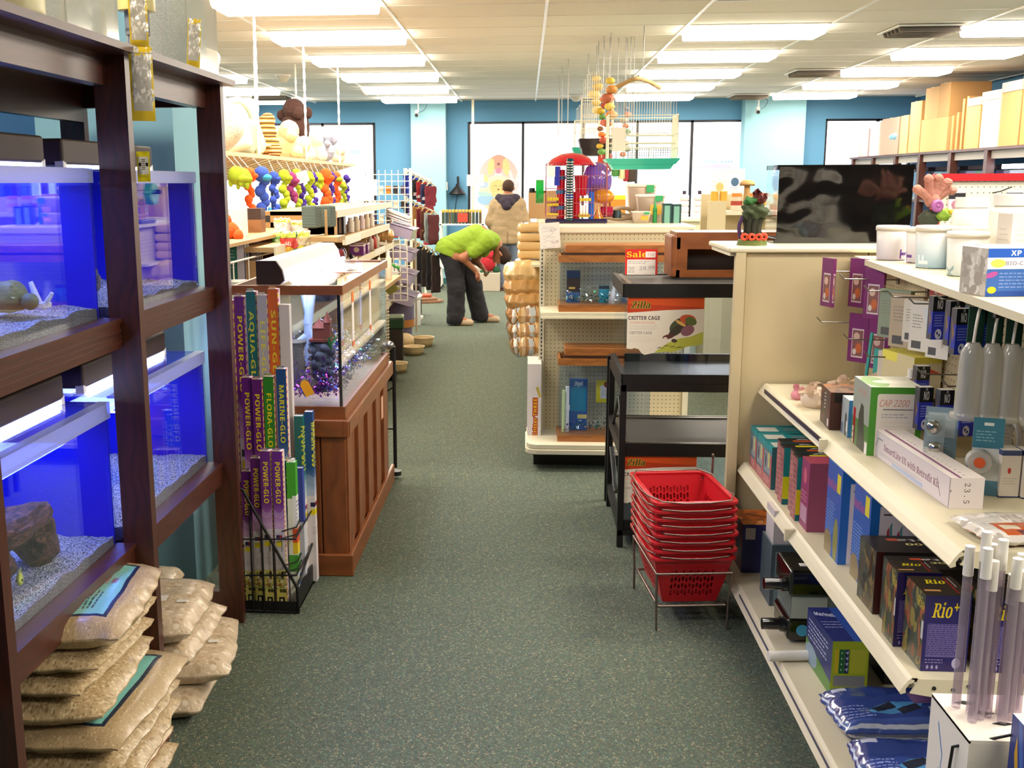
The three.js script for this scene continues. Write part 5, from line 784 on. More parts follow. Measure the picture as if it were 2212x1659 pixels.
part(canopy, 'frame', metric(mg([bx(-0.21, 0.32, 0.19, 0.215, -0.12, 0.12), bx(-0.21, 0.32, 0.0, 0.035, 0.1, 0.12), bx(-0.21, 0.32, 0.135, 0.19, 0.1, 0.12), bx(-0.21, -0.19, 0.0, 0.19, -0.12, 0.12), bx(-0.19, -0.155, 0.035, 0.135, 0.1, 0.12), bx(-0.21, 0.32, 0, 0.19, -0.12, -0.1)]), 1), M.stain);
part(canopy, 'side_cap', metric(rb(0.03, 0.2, 0.25, 0.01, -0.22, 0.1, 0), 1), M.stain); part(canopy, 'inner_board', bx(-0.15, 0.32, 0.02, 0.1, 0.03, 0.04), mat(0x2a1710, 0.6));
const saleTex = canvasTex(256, 256, (x, w, h) => { fill(x, '#d8241e'); text(x, 'Sale', 92, 54, 78, '#f6d41c', { f: 'serif' }); fill(x, '#efe6dc', 160, 24, 80, 60); text(x, '110', 200, 54, 34, '#b07a7a', { w: 'italic' }); fill(x, '#efe6dc', 16, 104, 224, 152); text(x, '59.99', 170, 190, 50, '#8a7a80', { w: 'italic', f: 'serif', rot: -0.1 }); lines(x, 26, 120, 190, 2, 18, '#8a8088', 5); lines(x, 26, 180, 60, 4, 16, '#4a4048', 4); });
single('sale_card', 'red and yellow Sale price card standing on the cage lid', 'sign', bc(0.158, 0.125, 0.003, 0, 0.0625, 0).rotateX(-0.06), mat(0xffffff, 0.4, { map: saleTex }), [0.57, 1.256, -5.3], 0);

// ---------- display aquarium on a stained pine cabinet ----------
const pineTex = woodTex(0x8a4a1e, 0x54260c, 0xa86430, 512, 512, 9);
M.pine = phy(0xffffff, 0.42, { map: rep(pineTex, 1, 3), clearcoat: 0.2, clearcoatRoughness: 0.4 });
const CX0 = -1.24, CX1 = -0.775, CZ0 = -5.93, CZ1 = -4.43;
const cab = thing('aquarium_cabinet', 'stained pine cabinet with vertical boards under the long display aquarium', 'cabinet');
part(cab, 'carcass', upright(bx(CX0 + 0.02, CX1 - 0.018, 0.02, 0.7, CZ0 + 0.015, CZ1 - 0.018)), M.stain);
for (let i = 0; i < 4; i++) { const x0 = CX0 + 0.02 + i * 0.113; part(cab, 'board', upright(rb(0.108, 0.56, 0.016, 0.004, x0 + 0.055, 0.365, CZ1 - 0.01)), M.pine); }
for (let i = 0; i < 10; i++) {
  const z1 = CZ1 - 0.012 - i * 0.148, raised = i % 2 === 0;
  part(cab, 'board', upright(rb(raised ? 0.03 : 0.016, 0.56, 0.138, 0.004, CX1 - (raised ? 0.004 : 0.013), 0.365, z1 - 0.074)), M.pine);
}
part(cab, 'base_skirt', metric(mg([rb(CX1 - CX0 + 0.06, 0.1, 0.022, 0.006, (CX0 + CX1) / 2, 0.05, CZ1 + 0.012), rb(0.022, 0.1, CZ1 - CZ0 + 0.04, 0.006, CX1 + 0.014, 0.05, (CZ0 + CZ1) / 2)])), M.stain);
part(cab, 'top_skirt', metric(mg([rb(CX1 - CX0 + 0.05, 0.078, 0.03, 0.008, (CX0 + CX1) / 2, 0.668, CZ1 + 0.008), rb(0.03, 0.078, CZ1 - CZ0 + 0.05, 0.008, CX1 + 0.01, 0.668, (CZ0 + CZ1) / 2), bx(CX0, CX1, 0.69, 0.707, CZ0, CZ1)])), M.stain);
part(cab, 'care_label', bc(0.002, 0.12, 0.07, CX1 + 0.013, 0.52, -5.55), mat(0xe0a88a, 0.5));
const big = thing('display_aquarium', 'long glass aquarium heaped with purple and blue foil shreds', 'aquarium', [(CX0 + CX1) / 2, 0.7075, (CZ0 + CZ1) / 2]);
{ const w = CX1 - CX0 - 0.01, d = CZ1 - CZ0 - 0.02, h = 0.575;
  part(big, 'bottom_trim', metric(mg([bc(w + 0.02, 0.052, 0.014, 0, 0.026, d / 2), bc(w + 0.02, 0.052, 0.014, 0, 0.026, -d / 2), bc(0.014, 0.052, d, w / 2 + 0.003, 0.026, 0), bc(0.014, 0.052, d, -w / 2, 0.026, 0), bc(w, 0.01, d, 0, 0.005, 0)])), M.stain);
  part(big, 'top_trim', metric(mg([bc(w + 0.02, 0.04, 0.016, 0, h - 0.02, d / 2), bc(w + 0.02, 0.04, 0.016, 0, h - 0.02, -d / 2), bc(0.016, 0.04, d, w / 2 + 0.003, h - 0.02, 0), bc(0.016, 0.04, d, -w / 2, h - 0.02, 0), bc(w, 0.016, 0.05, 0, h - 0.012, 0)])), M.stain);
  for (const [a, b, c, e] of [[w, 0.006, 0, d / 2 - 0.004], [w, 0.006, 0, -d / 2 + 0.004], [0.006, d, -w / 2 + 0.004, 0], [0.006, d, w / 2 - 0.004, 0]]) part(big, 'pane', bc(a, h - 0.08, b, c, h / 2 + 0.005, e), M.tankGlass);
  part(big, 'seal', bc(0.012, h - 0.09, 0.012, w / 2 - 0.008, h / 2 + 0.005, d / 2 - 0.008), M.black);
  part(big, 'glass_lid', mg([bc(w / 2 - 0.03, 0.004, d - 0.02, w / 4, h - 0.008, 0), bc(0.012, 0.008, d - 0.02, 0.02, h - 0.004, 0)]), M.tankGlass);
  const zs = (a, b) => [a, b];
  for (const [m, n, s, z, len, hh] of [[F.purple, 700, 21, 0.55, 0.36, 0.16], [F.violet, 500, 22, 0.5, 0.45, 0.15], [F.blue, 800, 23, 0.1, 1.2, 0.17], [F.pearl, 900, 24, 0, 1.4, 0.18], [F.pink, 250, 25, 0.5, 0.4, 0.15], [F.teal, 450, 26, -0.1, 1.2, 0.17], [F.silver, 500, 27, -0.2, 1.0, 0.18]]) part(big, 'foil_shreds', foil(w - 0.05, len, hh, n, s).translate(0, 0.06, z), m).userData.kind = 'stuff';
}
const bh = thing('lamp_strip', 'grey aquarium lamp strip with a brown end along the display tank', 'lamp', [-1.075, 1.2835, -5.14]);
part(bh, 'casing', extrude([[-0.055, 0.0], [0.035, 0.0], [0.055, 0.018], [0.045, 0.06], [0.02, 0.095], [-0.055, 0.095]], 1.38, 0.003).translate(0, 0.003, -0.69), mat(0xcdbfc4, 0.45));
part(bh, 'end_cap', extrude([[-0.06, 0.0], [0.04, 0.0], [0.06, 0.018], [0.05, 0.062], [0.024, 0.1], [-0.06, 0.1]], 0.018, 0).translate(0, 0.003, 0.69), mat(0x2a1710, 0.5), 'dark brown end cap');
for (const z of [-0.36, 0.33]) part(bh, 'tube', cy(0.013, 0.013, 0.6, 0, 0, 0, 12).rotateX(Math.PI / 2).translate(0.078, 0.015, z), mat(0xffffff, 0.4, { emissive: new THREE.Color(0.9, 0.8, 1.0), emissiveIntensity: 8 }));
{ const l = new THREE.RectAreaLight(new THREE.Color(0.85, 0.82, 1), 22, 1.3, 0.06); l.position.set(0.1, 0.0, 0); l.rotation.set(-Math.PI / 2, 0, Math.PI / 2); l.name = 'tube_light'; bh.add(l); }
const YB = 0.775;
single('stump_ornament', 'hollow grey-green tree stump ornament in the display aquarium', 'ornament', mg([rough(new THREE.CylinderGeometry(0.04, 0.045, 0.2, 18, 10).translate(0, 0.12, 0), 0.016, 26, 4), rough(new THREE.CylinderGeometry(0.055, 0.04, 0.03, 18, 2).translate(0, 0.22, 0), 0.01, 30, 7), rough(new THREE.CylinderGeometry(0.02, 0.05, 0.1, 10, 4).rotateZ(0.8).translate(0.04, 0.05, 0), 0.01, 30, 9)]), mat(0x5a564a, 0.9), [-1.03, YB, -4.66]);
const castle = thing('castle_ornament', 'grey stone tower ornament topped with a small red house', 'ornament', [-0.92, YB, -4.72]);
part(castle, 'rocks', (() => { const g = []; seed = 55; for (let i = 0; i < 26; i++) { const a = i * 2.4, y = 0.02 + (i / 26) * 0.2; g.push(rough(sp(rr(0.02, 0.032), Math.cos(a) * 0.038, y, Math.sin(a) * 0.038, 1.1, 0.8, 1, 9), 0.008, 30, i)); } g.push(cy(0.045, 0.04, 0.22, 0, 0.11, 0, 12)); return mg(g); })(), mat(0x4f5560, 0.9));
part(castle, 'house', mg([bc(0.05, 0.06, 0.05, -0.01, 0.26, 0), bc(0.03, 0.09, 0.03, 0.03, 0.27, 0.01), new THREE.ConeGeometry(0.042, 0.04, 4).rotateY(0.78).translate(-0.01, 0.31, 0), new THREE.ConeGeometry(0.026, 0.05, 4).rotateY(0.78).translate(0.03, 0.34, 0.01), bc(0.1, 0.012, 0.08, 0, 0.235, 0)]), mat(0x7a3a28, 0.8), 'brick red house');
part(castle, 'leaves', mg([0, 1, 2, 3, 4, 5].map(i => new THREE.PlaneGeometry(0.012, 0.06, 1, 3).translate(0, 0.03, 0).rotateX(0.5).rotateY(i * 1.05).translate(0.045, 0.2, 0.03))), mat(0x3f9a4a, 0.6, { side: THREE.DoubleSide }));
const ct = []; const cbr = (a, b, r) => ct.push(tube([a, b], r, false, 8)); cbr([0, 0, 0], [0.0, 0.2, 0], 0.02); cbr([0, 0.12, 0], [0.1, 0.03, 0.01], 0.014); cbr([0, 0.14, 0], [-0.11, 0.05, 0], 0.02); cbr([0, 0.2, 0], [0.02, 0.34, 0], 0.022); cbr([0, 0.25, 0], [-0.02, 0.36, -0.01], 0.018); for (let i = 0; i < 5; i++) cbr([0.02 + i * 0.018, 0.105 - i * 0.014, 0.01], [0.03 + i * 0.02, 0.16 - i * 0.012, 0.02], 0.005);
single('coral_tree', 'pale blue branching coral ornament hanging in the display aquarium', 'ornament', mg(ct), mat(0xc2d8f0, 0.5), [-1.0, YB + 0.1, -4.82]);
single('shell_ornament', 'pink shell cup on the pale blue coral branches', 'ornament', rough(sp(0.035, 0, 0, 0, 1, 0.8, 0.6, 14), 0.006, 30, 2), mat(0xe8a8cc, 0.4), [-0.93, YB + 0.2, -4.78]);
const tagY = canvasTex(128, 128, (x, w, h) => { fill(x, '#f2b010'); text(x, '1.99', 64, 64, 44, '#7a5a10', { rot: -0.5, f: 'serif', w: 'italic' }); });
single('price_tag', 'orange-yellow price tag stuck to the display aquarium front', 'tag', extrude([[-0.02, -0.035], [0.02, -0.035], [0.02, 0.02], [0.008, 0.035], [-0.008, 0.035], [-0.02, 0.02]], 0.002).rotateZ(0.45), mat(0xf0aa18, 0.5), [-0.936, 0.841, -4.44]);
single('brick_piece', 'small dark stone half buried in the purple foil', 'rock', rock(0.06, 0.04, 0.05, 31), M.rock, [-0.97, YB + 0.05, -4.6]);
for (const [l, px, w] of [['white sale strip with orange ends on the aquarium side, nearer', -4.62, 0.05], ['white sale strip with an orange head on the aquarium side, farther', -5.15, 0.05]]) {
  const s = thing('sale_strip', l, 'tag', [CX1 + 0.018, 1.1, px]); part(s, 'card', bc(0.002, 0.19, w, 0, 0.0, 0), mat(0xe4dbd4, 0.5)); part(s, 'head', bc(0.0026, 0.045, w, 0, 0.115, 0), mat(0xe0702a, 0.5)); part(s, 'foot', bc(0.0026, 0.025, w, 0, -0.09, 0), mat(0xd86a3a, 0.5)); }
const pole = thing('wheeled_pole', 'black pole on a caster standing past the display aquarium', 'pole', [-0.75, 0, -5.99]);
part(pole, 'shaft', tube([[0, 0.07, 0], [0, 0.78, 0]], 0.012), M.black); part(pole, 'knob', sp(0.025, -0.02, 0.79, 0), M.steel); part(pole, 'caster', cy(0.035, 0.035, 0.025, 0, 0.035, 0, 14).rotateZ(0), M.black); part(pole, 'rung', tube([[0, 0.3, 0], [-0.08, 0.3, 0], [-0.08, 0.5, 0], [0, 0.55, 0]], 0.006), M.black);

// ---------- wire rack of fluorescent tube cartons ----------
const tr = thing('tube_rack', 'black wire rack holding fluorescent tube cartons on the floor', 'rack');
const RX0 = -1.125, RX1 = -0.905, RZ1 = -3.99, RZ0 = -4.385;
part(tr, 'tray', mg([bx(RX0, RX1, 0.004, 0.012, RZ0, RZ1), bx(RX1 - 0.006, RX1, 0.004, 0.09, RZ0, RZ1 - 0.01), bx(RX0, RX1, 0.004, 0.05, RZ1 - 0.004, RZ1)]), M.black);
part(tr, 'rail', tube([[RX0, 0.52, RZ1], [RX0 + 0.015, 0.515, RZ1], [RX1, 0.11, RZ1], [RX1 + 0.003, 0.005, RZ1], [RX0, 0.008, RZ1]], 0.006), M.black);
part(tr, 'rail', tube([[RX1, 0.11, RZ1], [RX1, 0.2, RZ0], [RX1, 0.42, RZ0]], 0.005), M.black);
for (const y of [0.16, 0.312]) part(tr, 'wire', tube([[RX0, y, RZ1 + 0.004], [RX1 - (y > 0.2 ? 0.0 : -0.0), y + 0.004, RZ1 + 0.004], [RX1, y + 0.02, RZ0]], 0.0035), M.black);
for (const x of [-1.085, -1.04, -0.995]) part(tr, 'wire', tube([[x, 0.01, RZ1 + 0.006], [x, 0.52 - (x - RX0) * 1.75, RZ1 + 0.006]], 0.0035), M.black);
for (const y of [0.17, 0.2, 0.315, 0.345]) part(tr, 'wire', tube([[-0.96, y, RZ1 - 0.005], [RX1, y + 0.01, RZ1 - 0.03], [RX1, y + 0.02, RZ1 - 0.1]], 0.003), M.black);
const tubeArt = (top, name, nameCol, mid, art) => canvasTex(96, 1024, (x, w, h) => {
  fill(x, '#e2dada'); fill(x, top, 0, 0, w, 330); const g = x.createLinearGradient(0, 330, 0, 470); g.addColorStop(0, top); g.addColorStop(1, mid); x.fillStyle = g; x.fillRect(0, 330, w, 140); fill(x, mid, 0, 470, w, 30);
  for (let i = 0; i < 4; i++) { x.strokeStyle = '#e8e0e4'; x.lineWidth = 2; x.beginPath(); x.arc(48, 355, 44 + i * 9, 0.4, 2.7); x.stroke(); }
  x.save(); x.translate(46, 60); x.rotate(Math.PI / 2); text(x, name, 140, 0, 64, nameCol, { sx: Math.min(1, 290 / (name.length * 44)) }); x.restore();
  fill(x, '#2a2a4a', 14, 540, 58, 26); fill(x, '#a02a4a', 44, 540, 28, 26); fill(x, '#f0e020', 14, 580, 54, 34); fill(x, '#3a3030', 60, 560, 6, 90); lines(x, 20, 690, 60, 4, 12, '#b0a8a8', 4);
  if (art) { fill(x, '#d8cc6a', 0, 770, w, 254); mottle(x, 1, 1, ['#000'], 0, 1, 1); for (let i = 0; i < 40; i++) blob(x, rnd() * w, 780 + rnd() * 130, rr(6, 20), rr(4, 14), pick(['#8a9a3a', '#e8e4c0', '#4a4a1a', '#b0702a', '#d8d898'])); blob(x, 60, 800, 14, 22, '#2a2018'); fill(x, '#1c1a18', 20, 950, 54, 60); fill(x, '#e8e0b0', 34, 962, 22, 34); }
});
const T6 = { power: tubeArt('#6a2478', 'POWER-GLO', '#f0d818', '#d0a8cc', true), aqua: tubeArt('#1f6a68', 'AQUA-GLO', '#d8d43a', '#b8c8c4', false), flora: tubeArt('#2f8a2a', 'FLORA-GLO', '#f0e020', '#c8d890', false), marine: tubeArt('#24508a', 'MARINE-GLO', '#e8e030', '#b8c4d8', false), life: tubeArt('#b8b4b8', 'LIFE-GLO', '#e8e060', '#d8d4b0', false), sun: tubeArt('#d8682a', 'SUN-GLO', '#f0d838', '#d8b0a8', false) };
const T6m = Object.fromEntries(Object.entries(T6).map(([k, t]) => [k, mat(0xffffff, 0.38, { map: t })]));
const zig = canvasTex(32, 512, (x, w, h) => { fill(x, '#d8ccd4'); for (let i = 0; i < 64; i++) fill(x, i % 2 ? '#e8c82a' : '#b02a5a', 0, i * 8, 14, 6); }); const zigM = mat(0xffffff, 0.4, { map: zig });
function tubeCartonBox(label, kind, x, z, y0, h, w = 0.041) {
  const g = thing('lamp_tube_carton', label, 'carton', [x, y0, z], rr(-0.03, 0.03)); g.userData.group = 'fluorescent tube cartons in the wire rack';
  part(g, 'front', new THREE.PlaneGeometry(w, h).translate(0, h / 2, w / 2 + 0.0006), T6m[kind]);
  part(g, 'sleeve', bc(w, h, w, 0, h / 2, 0), zigM); part(g, 'end_flap', mg([bc(w * 0.7, 0.012, 0.003, -0.002, h + 0.006, w / 2 - 0.004), bc(w * 0.6, 0.003, w * 0.6, 0, h + 0.001, 0)]), T6m[kind]);
}
const front = { power: 'purple', aqua: 'teal', flora: 'green', marine: 'blue', life: 'grey', sun: 'orange' };
[['power', -1.02, -4.03, 0.655, 'left of the two in the front row'], ['power', -0.972, -4.03, 0.655, 'right of the two in the front row'], ['power', -1.11, -4.07, 0.56, 'front row, half behind the rack rail'], ['power', -1.065, -4.05, 0.62, 'front row, second from the rack rail']].forEach(([k, x, z, h, t]) => tubeCartonBox(`${front[k]} fluorescent tube carton, ${t}`, k, x, z, 0.014, h));
[['power', -1.125, -4.19, 0.92, 'middle row, leftmost'], ['power', -1.08, -4.18, 0.915, 'middle row, second from left'], ['flora', -1.035, -4.19, 0.925, 'middle row, with yellow lettering'], ['marine', -0.985, -4.2, 0.955, 'middle row, rightmost'], ['aqua', -0.945, -4.1, 0.6, 'short, at the right of the front row'], ['power', -1.145, -4.12, 0.5, 'low, at the left rail']].forEach(([k, x, z, h, t]) => tubeCartonBox(`${front[k]} fluorescent tube carton, ${t}`, k, x, z, 0.014, h));
[['power', -1.225, -4.32, 1.22, 'back row, leftmost'], ['power', -1.18, -4.33, 1.235, 'back row, beside the teal one'], ['aqua', -1.13, -4.33, 1.255, 'tall, in the back row'], ['life', -1.085, -4.33, 1.24, 'back row, between teal and orange'], ['sun', -1.04, -4.34, 1.265, 'tallest, at the right of the back row']].forEach(([k, x, z, h, t]) => tubeCartonBox(`${front[k]} fluorescent tube carton, ${t}`, k, x, z, 0.014, h));
single('lamp_tube_carton', 'plain white tube carton standing right of the orange one', 'carton', cartonGeo(0.043, 1.2, 0.04), mat(0xd8d0cc, 0.5), [-0.995, 0.014, -4.34]);
const greenLamp = canvasTex(64, 512, (x, w, h) => { fill(x, '#d8e0d0'); fill(x, '#3fa02a', 0, 0, w, 130); fill(x, '#e8ece0', 12, 120, 40, 110); lines(x, 22, 140, 20, 6, 14, '#6a5a9a', 6); fill(x, '#d8542a', 10, 236, 44, 50); fill(x, '#e8c828', 10, 286, 44, 40); fill(x, '#4aa03a', 0, 330, w, 60); fill(x, '#2a5aa0', 30, 400, 30, 80); });
const gl = single('lamp_tube_carton', 'green and white lamp carton with a pointed top, front right', 'carton', cartonGeo(0.036, 0.6, 0.04), mat(0xffffff, 0.4, { map: greenLamp }), [-0.928, 0.014, -4.07]);
single('lamp_tube_carton', 'slim blue lamp carton with a red cap at the rack edge', 'carton', cartonGeo(0.03, 0.54, 0.035), cartonMat(x => { fill(x, '#c8ccd8'); fill(x, '#3a4ea8', 0, 0, 256, 110); fill(x, '#d03a8a', 0, 220, 60, 36); }), [-0.925, 0.014, -4.2]);
single('lamp_tube_carton', 'teal tube carton standing behind the short front ones', 'carton', cartonGeo(0.036, 0.74, 0.04), T6m.aqua, [-0.94, 0.014, -4.29]);
single('lamp_tube_carton', 'dark blue tube carton right of the teal one behind', 'carton', cartonGeo(0.034, 0.75, 0.04), T6m.marine, [-0.905 - 0.0, 0.014, -4.33]);

// ---------- slatted shelf hung from the ceiling on ropes ----------
const hs = thing('hanging_shelf', 'slatted pale shelf hung from the ceiling on white ropes', 'shelf');
M.slat = mat(0xd2b48a, 0.6); M.rope = mat(0xe8e2d6, 0.8);
for (let i = 0; i < 30; i++) part(hs, 'slat', rb(0.56, 0.016, 0.12, 0.004, -0.28, 0, 0).rotateZ(0.3).translate(-2.1, 1.915, -7.1 - i * 0.205), M.slat);
part(hs, 'edge_rail', bx(-2.105, -2.09, 1.9, 1.93, -13.2, -7.0), M.slat); part(hs, 'edge_rail', bx(-2.645, -2.63, 1.73, 1.76, -13.2, -7.0), M.slat);
function rope(x, y0, y1, z, r = 0.011) { const g = new THREE.CylinderGeometry(r, r, y1 - y0, 8, Math.round((y1 - y0) / 0.02)), p = g.attributes.position; for (let i = 0; i < p.count; i++) { const y = p.getY(i), a = y * 60; p.setX(i, p.getX(i) * (1 + 0.25 * Math.sin(Math.atan2(p.getZ(i), p.getX(i)) * 2 + a))); p.setZ(i, p.getZ(i) * (1 + 0.25 * Math.cos(Math.atan2(p.getZ(i), p.getX(i)) * 2 + a))); } g.computeVertexNormals(); return g.translate(x, (y0 + y1) / 2, z); }
for (const z of [-8.44, -10.29, -12.15]) { for (const x of [-2.1, -2.6]) part(hs, 'rope', rope(x, x < -2.3 ? 1.75 : 1.915, 3.015, z - (x < -2.3 ? 0.1 : 0)), M.rope); part(hs, 'ceiling_hook', sp(0.025, -2.1, 3.0, z), M.white); }
// pet beds and plush on the hanging shelf
const fleeceTex = canvasTex(256, 256, (x, w, h) => { fill(x, '#e6dccb'); for (let i = 0; i < 500; i++) { x.strokeStyle = pick(['#c9b79c', '#b8a58a', '#f0e8da', '#a8977e']); x.lineWidth = 2; const a = rnd() * w, b = rnd() * h; x.beginPath(); x.moveTo(a, b); x.lineTo(a + rr(-8, 8), b + rr(-8, 8)); x.stroke(); } });
M.fleece = mat(0xffffff, 0.95, { map: rep(fleeceTex, 2, 2) }); M.cream2 = mat(0xeee2c8, 0.9); M.sage = mat(0xb5b89c, 0.9); M.brownPlush = mat(0x3a2018, 0.95);
const pb = (l, g, m, p, ry = 0, n = 'pet_bed') => single(n, l, 'pet bed', g, m, p, ry);
pb('speckled fleece igloo bed, lowest at the left end of the hanging shelf', rough(new THREE.SphereGeometry(0.3, 24, 16).scale(1, 0.75, 0.9), 0.025, 5, 1), M.fleece, [-2.33, 2.12, -7.75]);
pb('speckled fleece cushion bed stacked on the igloo bed', rough(rb(0.42, 0.16, 0.4, 0.07, 0, 0, 0, 4), 0.02, 6, 2).rotateZ(-0.25), M.fleece, [-2.36, 2.42, -7.7]);
pb('cream fleece bed peeking at the very top of the stack', rough(rb(0.36, 0.14, 0.36, 0.06, 0, 0, 0, 4), 0.02, 6, 3).rotateZ(-0.3), M.fleece, [-2.36, 2.6, -7.6]);
pb('sage green bed with an arched handle leaning on the shelf', mg([tube([[-0.22, 0.0, 0], [-0.2, 0.2, 0], [0.05, 0.42, 0], [0.16, 0.36, 0], [0.22, 0.02, 0]], 0.035, false, 8, true), rough(rb(0.4, 0.28, 0.14, 0.06, 0, 0.14, 0.0, 4), 0.015, 8, 4)]), M.sage, [-2.35, 1.93, -8.55], 0.4);
pb('cream box-shaped bed with faint print, front of the sage one', rough(rb(0.36, 0.34, 0.26, 0.05, 0, 0.17, 0, 4), 0.015, 8, 5).rotateZ(0.25), M.cream2, [-2.28, 1.935, -8.3], 0.35);
pb('cream roll bed leaning to the right by the striped toy', rough(rb(0.2, 0.42, 0.22, 0.07, 0, 0.22, 0, 4), 0.012, 8, 6).rotateZ(0.3), M.cream2, [-2.25, 1.93, -9.0], 0.3);
const tigerTex = canvasTex(128, 128, (x, w, h) => { fill(x, '#d88a3a'); for (let i = 0; i < 7; i++) fill(x, i % 2 ? '#3a2418' : '#e8d0b0', 0, i * 20, w, 9); });
function plush(name, label, m, p, scale, pts, ry = 0, m2) {   // pts: [x,y,z,r,squash]
  const g = thing(name, label, 'plush toy', p, ry); part(g, 'body', rough(mg(pts.map(q => sp(q[3], q[0], q[1], q[2], 1, q[4] || 1, 1, 14))), 0.008, 14, p[2]), m); return g;
}
plush('plush_toy', 'orange plush with dark tiger stripes on the hanging shelf', mat(0xffffff, 0.95, { map: rep(tigerTex, 1, 2) }), [-2.22, 1.93, -9.25], 1, [[0, 0.1, 0, 0.1], [0, 0.22, 0, 0.08], [0, 0.3, 0, 0.07], [0.07, 0.05, 0.05, 0.06]]);
plush('plush_dog', 'cream plush dog lying along the hanging shelf', mat(0xddc694, 0.95), [-2.25, 1.93, -10.2], 1, [[0, 0.12, 0, 0.14], [0.02, 0.26, 0.06, 0.1], [0.06, 0.22, 0.14, 0.06], [-0.08, 0.22, 0.02, 0.05], [0.1, 0.06, 0.1, 0.06]]);
plush('plush_dog', 'dark brown plush dog sitting on top of the cream ones', M.brownPlush, [-2.3, 2.13, -10.75], 1, [[0, 0.12, 0, 0.15, 1.1], [0.0, 0.28, 0.02, 0.12], [0.05, 0.25, 0.12, 0.06], [-0.12, 0.24, 0, 0.06], [0.12, 0.26, 0, 0.06]]);
plush('plush_dog', 'pale cream plush below the brown plush dog', mat(0xe4d2b4, 0.95), [-2.25, 1.93, -10.75], 1, [[0, 0.1, 0, 0.12], [0.05, 0.16, 0.1, 0.08], [0.1, 0.05, 0.05, 0.06]]);
plush('plush_dog', 'whitish plush toward the far end of the hanging shelf', mat(0xe0dcc4, 0.95), [-2.25, 1.93, -11.4], 1, [[0, 0.11, 0, 0.13], [0.03, 0.22, 0.06, 0.09], [0.1, 0.06, 0.05, 0.06]]);
plush('plush_elephant', 'grey-blue plush elephant at the far end of the shelf', mat(0x9a9cae, 0.95), [-2.25, 1.93, -11.9], 1, [[0, 0.13, 0, 0.14], [0.03, 0.28, 0.04, 0.1], [0.12, 0.26, 0.0, 0.06, 1.3], [0.08, 0.2, 0.12, 0.04]]);
plush('plush_toy', 'small beige plush, last on the hanging shelf', mat(0xd8c8ac, 0.95), [-2.2, 1.93, -12.6], 1, [[0, 0.08, 0, 0.09], [0.04, 0.14, 0.05, 0.06]]);
// long plush toys hanging under the shelf edge
function hangPlush(label, c, top, len, fat, c2) {   // wavy body hung from a hook under the slats
  const g = thing('hanging_plush', label, 'plush toy', top, 0), turn = rr(-0.5, 0.5); const pts = []; const n = Math.max(4, Math.round(len / (fat * 1.1)));
  g.userData.group = 'long plush toys hanging under the shelf';
  for (let i = 0; i <= n; i++) { const t = i / n; pts.push(sp(fat * (i ? 0.78 + 0.14 * Math.sin(i * 2.4) : 1.2), 0.018 * Math.sin(i * 1.7), -fat - t * (len - 2 * fat), 0.012 * Math.cos(i * 2), 1, 1.05, 1, 10)); }
  part(g, 'body', mg(pts).rotateY(turn), mat(c, 0.95)); part(g, 'snout', sp(fat * 0.7, fat * 0.9, -fat * 1.5, fat * 0.5, 1.3, 0.8, 1, 10).rotateY(turn), mat(c2 || c, 0.95));
  for (const [a, b] of [[1, 1], [-1, 1], [1, -1], [-1, -1]]) part(g, 'leg', sp(fat * 0.45, a * fat * 0.8, -len + fat * (b > 0 ? 0.6 : 1.4), b * fat * 0.5, 0.8, 1.5, 0.8, 8).rotateY(turn), mat(c2 || c, 0.95));
  part(g, 'loop', tube([[0, -fat, 0], [0, 0, 0], [-2.1 - top[0], 1.905 - top[1], 0]], 0.003), M.white);
}
const LIME = 0xa2b428, ORG = 0xe25a1c, PUR = 0x43288a, BLU = 0x3550b0, CYA = 0x3a9ac4, MAG = 0x8a3068;
[['lime frog plush, nearest under the shelf', LIME, [-2.02, 1.815, -7.474], 0.13, 0.05], ['lime plush frog beside the nearest one', LIME, [-2.02, 1.805, -7.647], 0.14, 0.045], ['long orange plush, first of the orange ones', ORG, [-2.02, 1.813, -7.804], 0.38, 0.035], ['cyan-headed blue plush with a tag', BLU, [-2.02, 1.824, -8.195], 0.4, 0.05, CYA], ['blue plush right of the cyan-headed one', BLU, [-2.05, 1.794, -8.715], 0.35, 0.035], ['lime plush third along the row', LIME, [-2.03, 1.812, -9.001], 0.39, 0.042], ['magenta plush among the lime ones', MAG, [-2.05, 1.792, -9.359], 0.26, 0.045], ['lime plush right of the magenta one', LIME, [-2.06, 1.827, -9.641], 0.42, 0.035], ['purple plush behind a white tag', PUR, [-2.04, 1.803, -9.763], 0.42, 0.033], ['lime plush with a hanging white tag', LIME, [-2.03, 1.805, -10.052], 0.39, 0.04], ['purple plush past the white tag', PUR, [-2.06, 1.8, -10.402], 0.34, 0.03], ['lime plush head by the stout orange plush', LIME, [-2.05, 1.801, -10.609], 0.16, 0.04], ['stout orange plush, middle of the row', ORG, [-2.03, 1.84, -10.905], 0.38, 0.055], ['purple plush behind the stout orange one', PUR, [-2.06, 1.817, -11.354], 0.36, 0.035], ['orange and yellow plush near the far end', ORG, [-2.04, 1.818, -11.549], 0.4, 0.05, LIME], ['lime plush near the far end', LIME, [-2.02, 1.72, -11.86], 0.28, 0.035], ['purple plush last along the row', PUR, [-2.06, 1.793, -12.326], 0.36, 0.03]].forEach(a => hangPlush(...a));
single('hang_tag', 'white product tag on the purple plush', 'tag', bc(0.1, 0.1, 0.003).rotateZ(0.3), mat(0xe6dcd8, 0.6), [-1.98, 1.76, -9.51]);

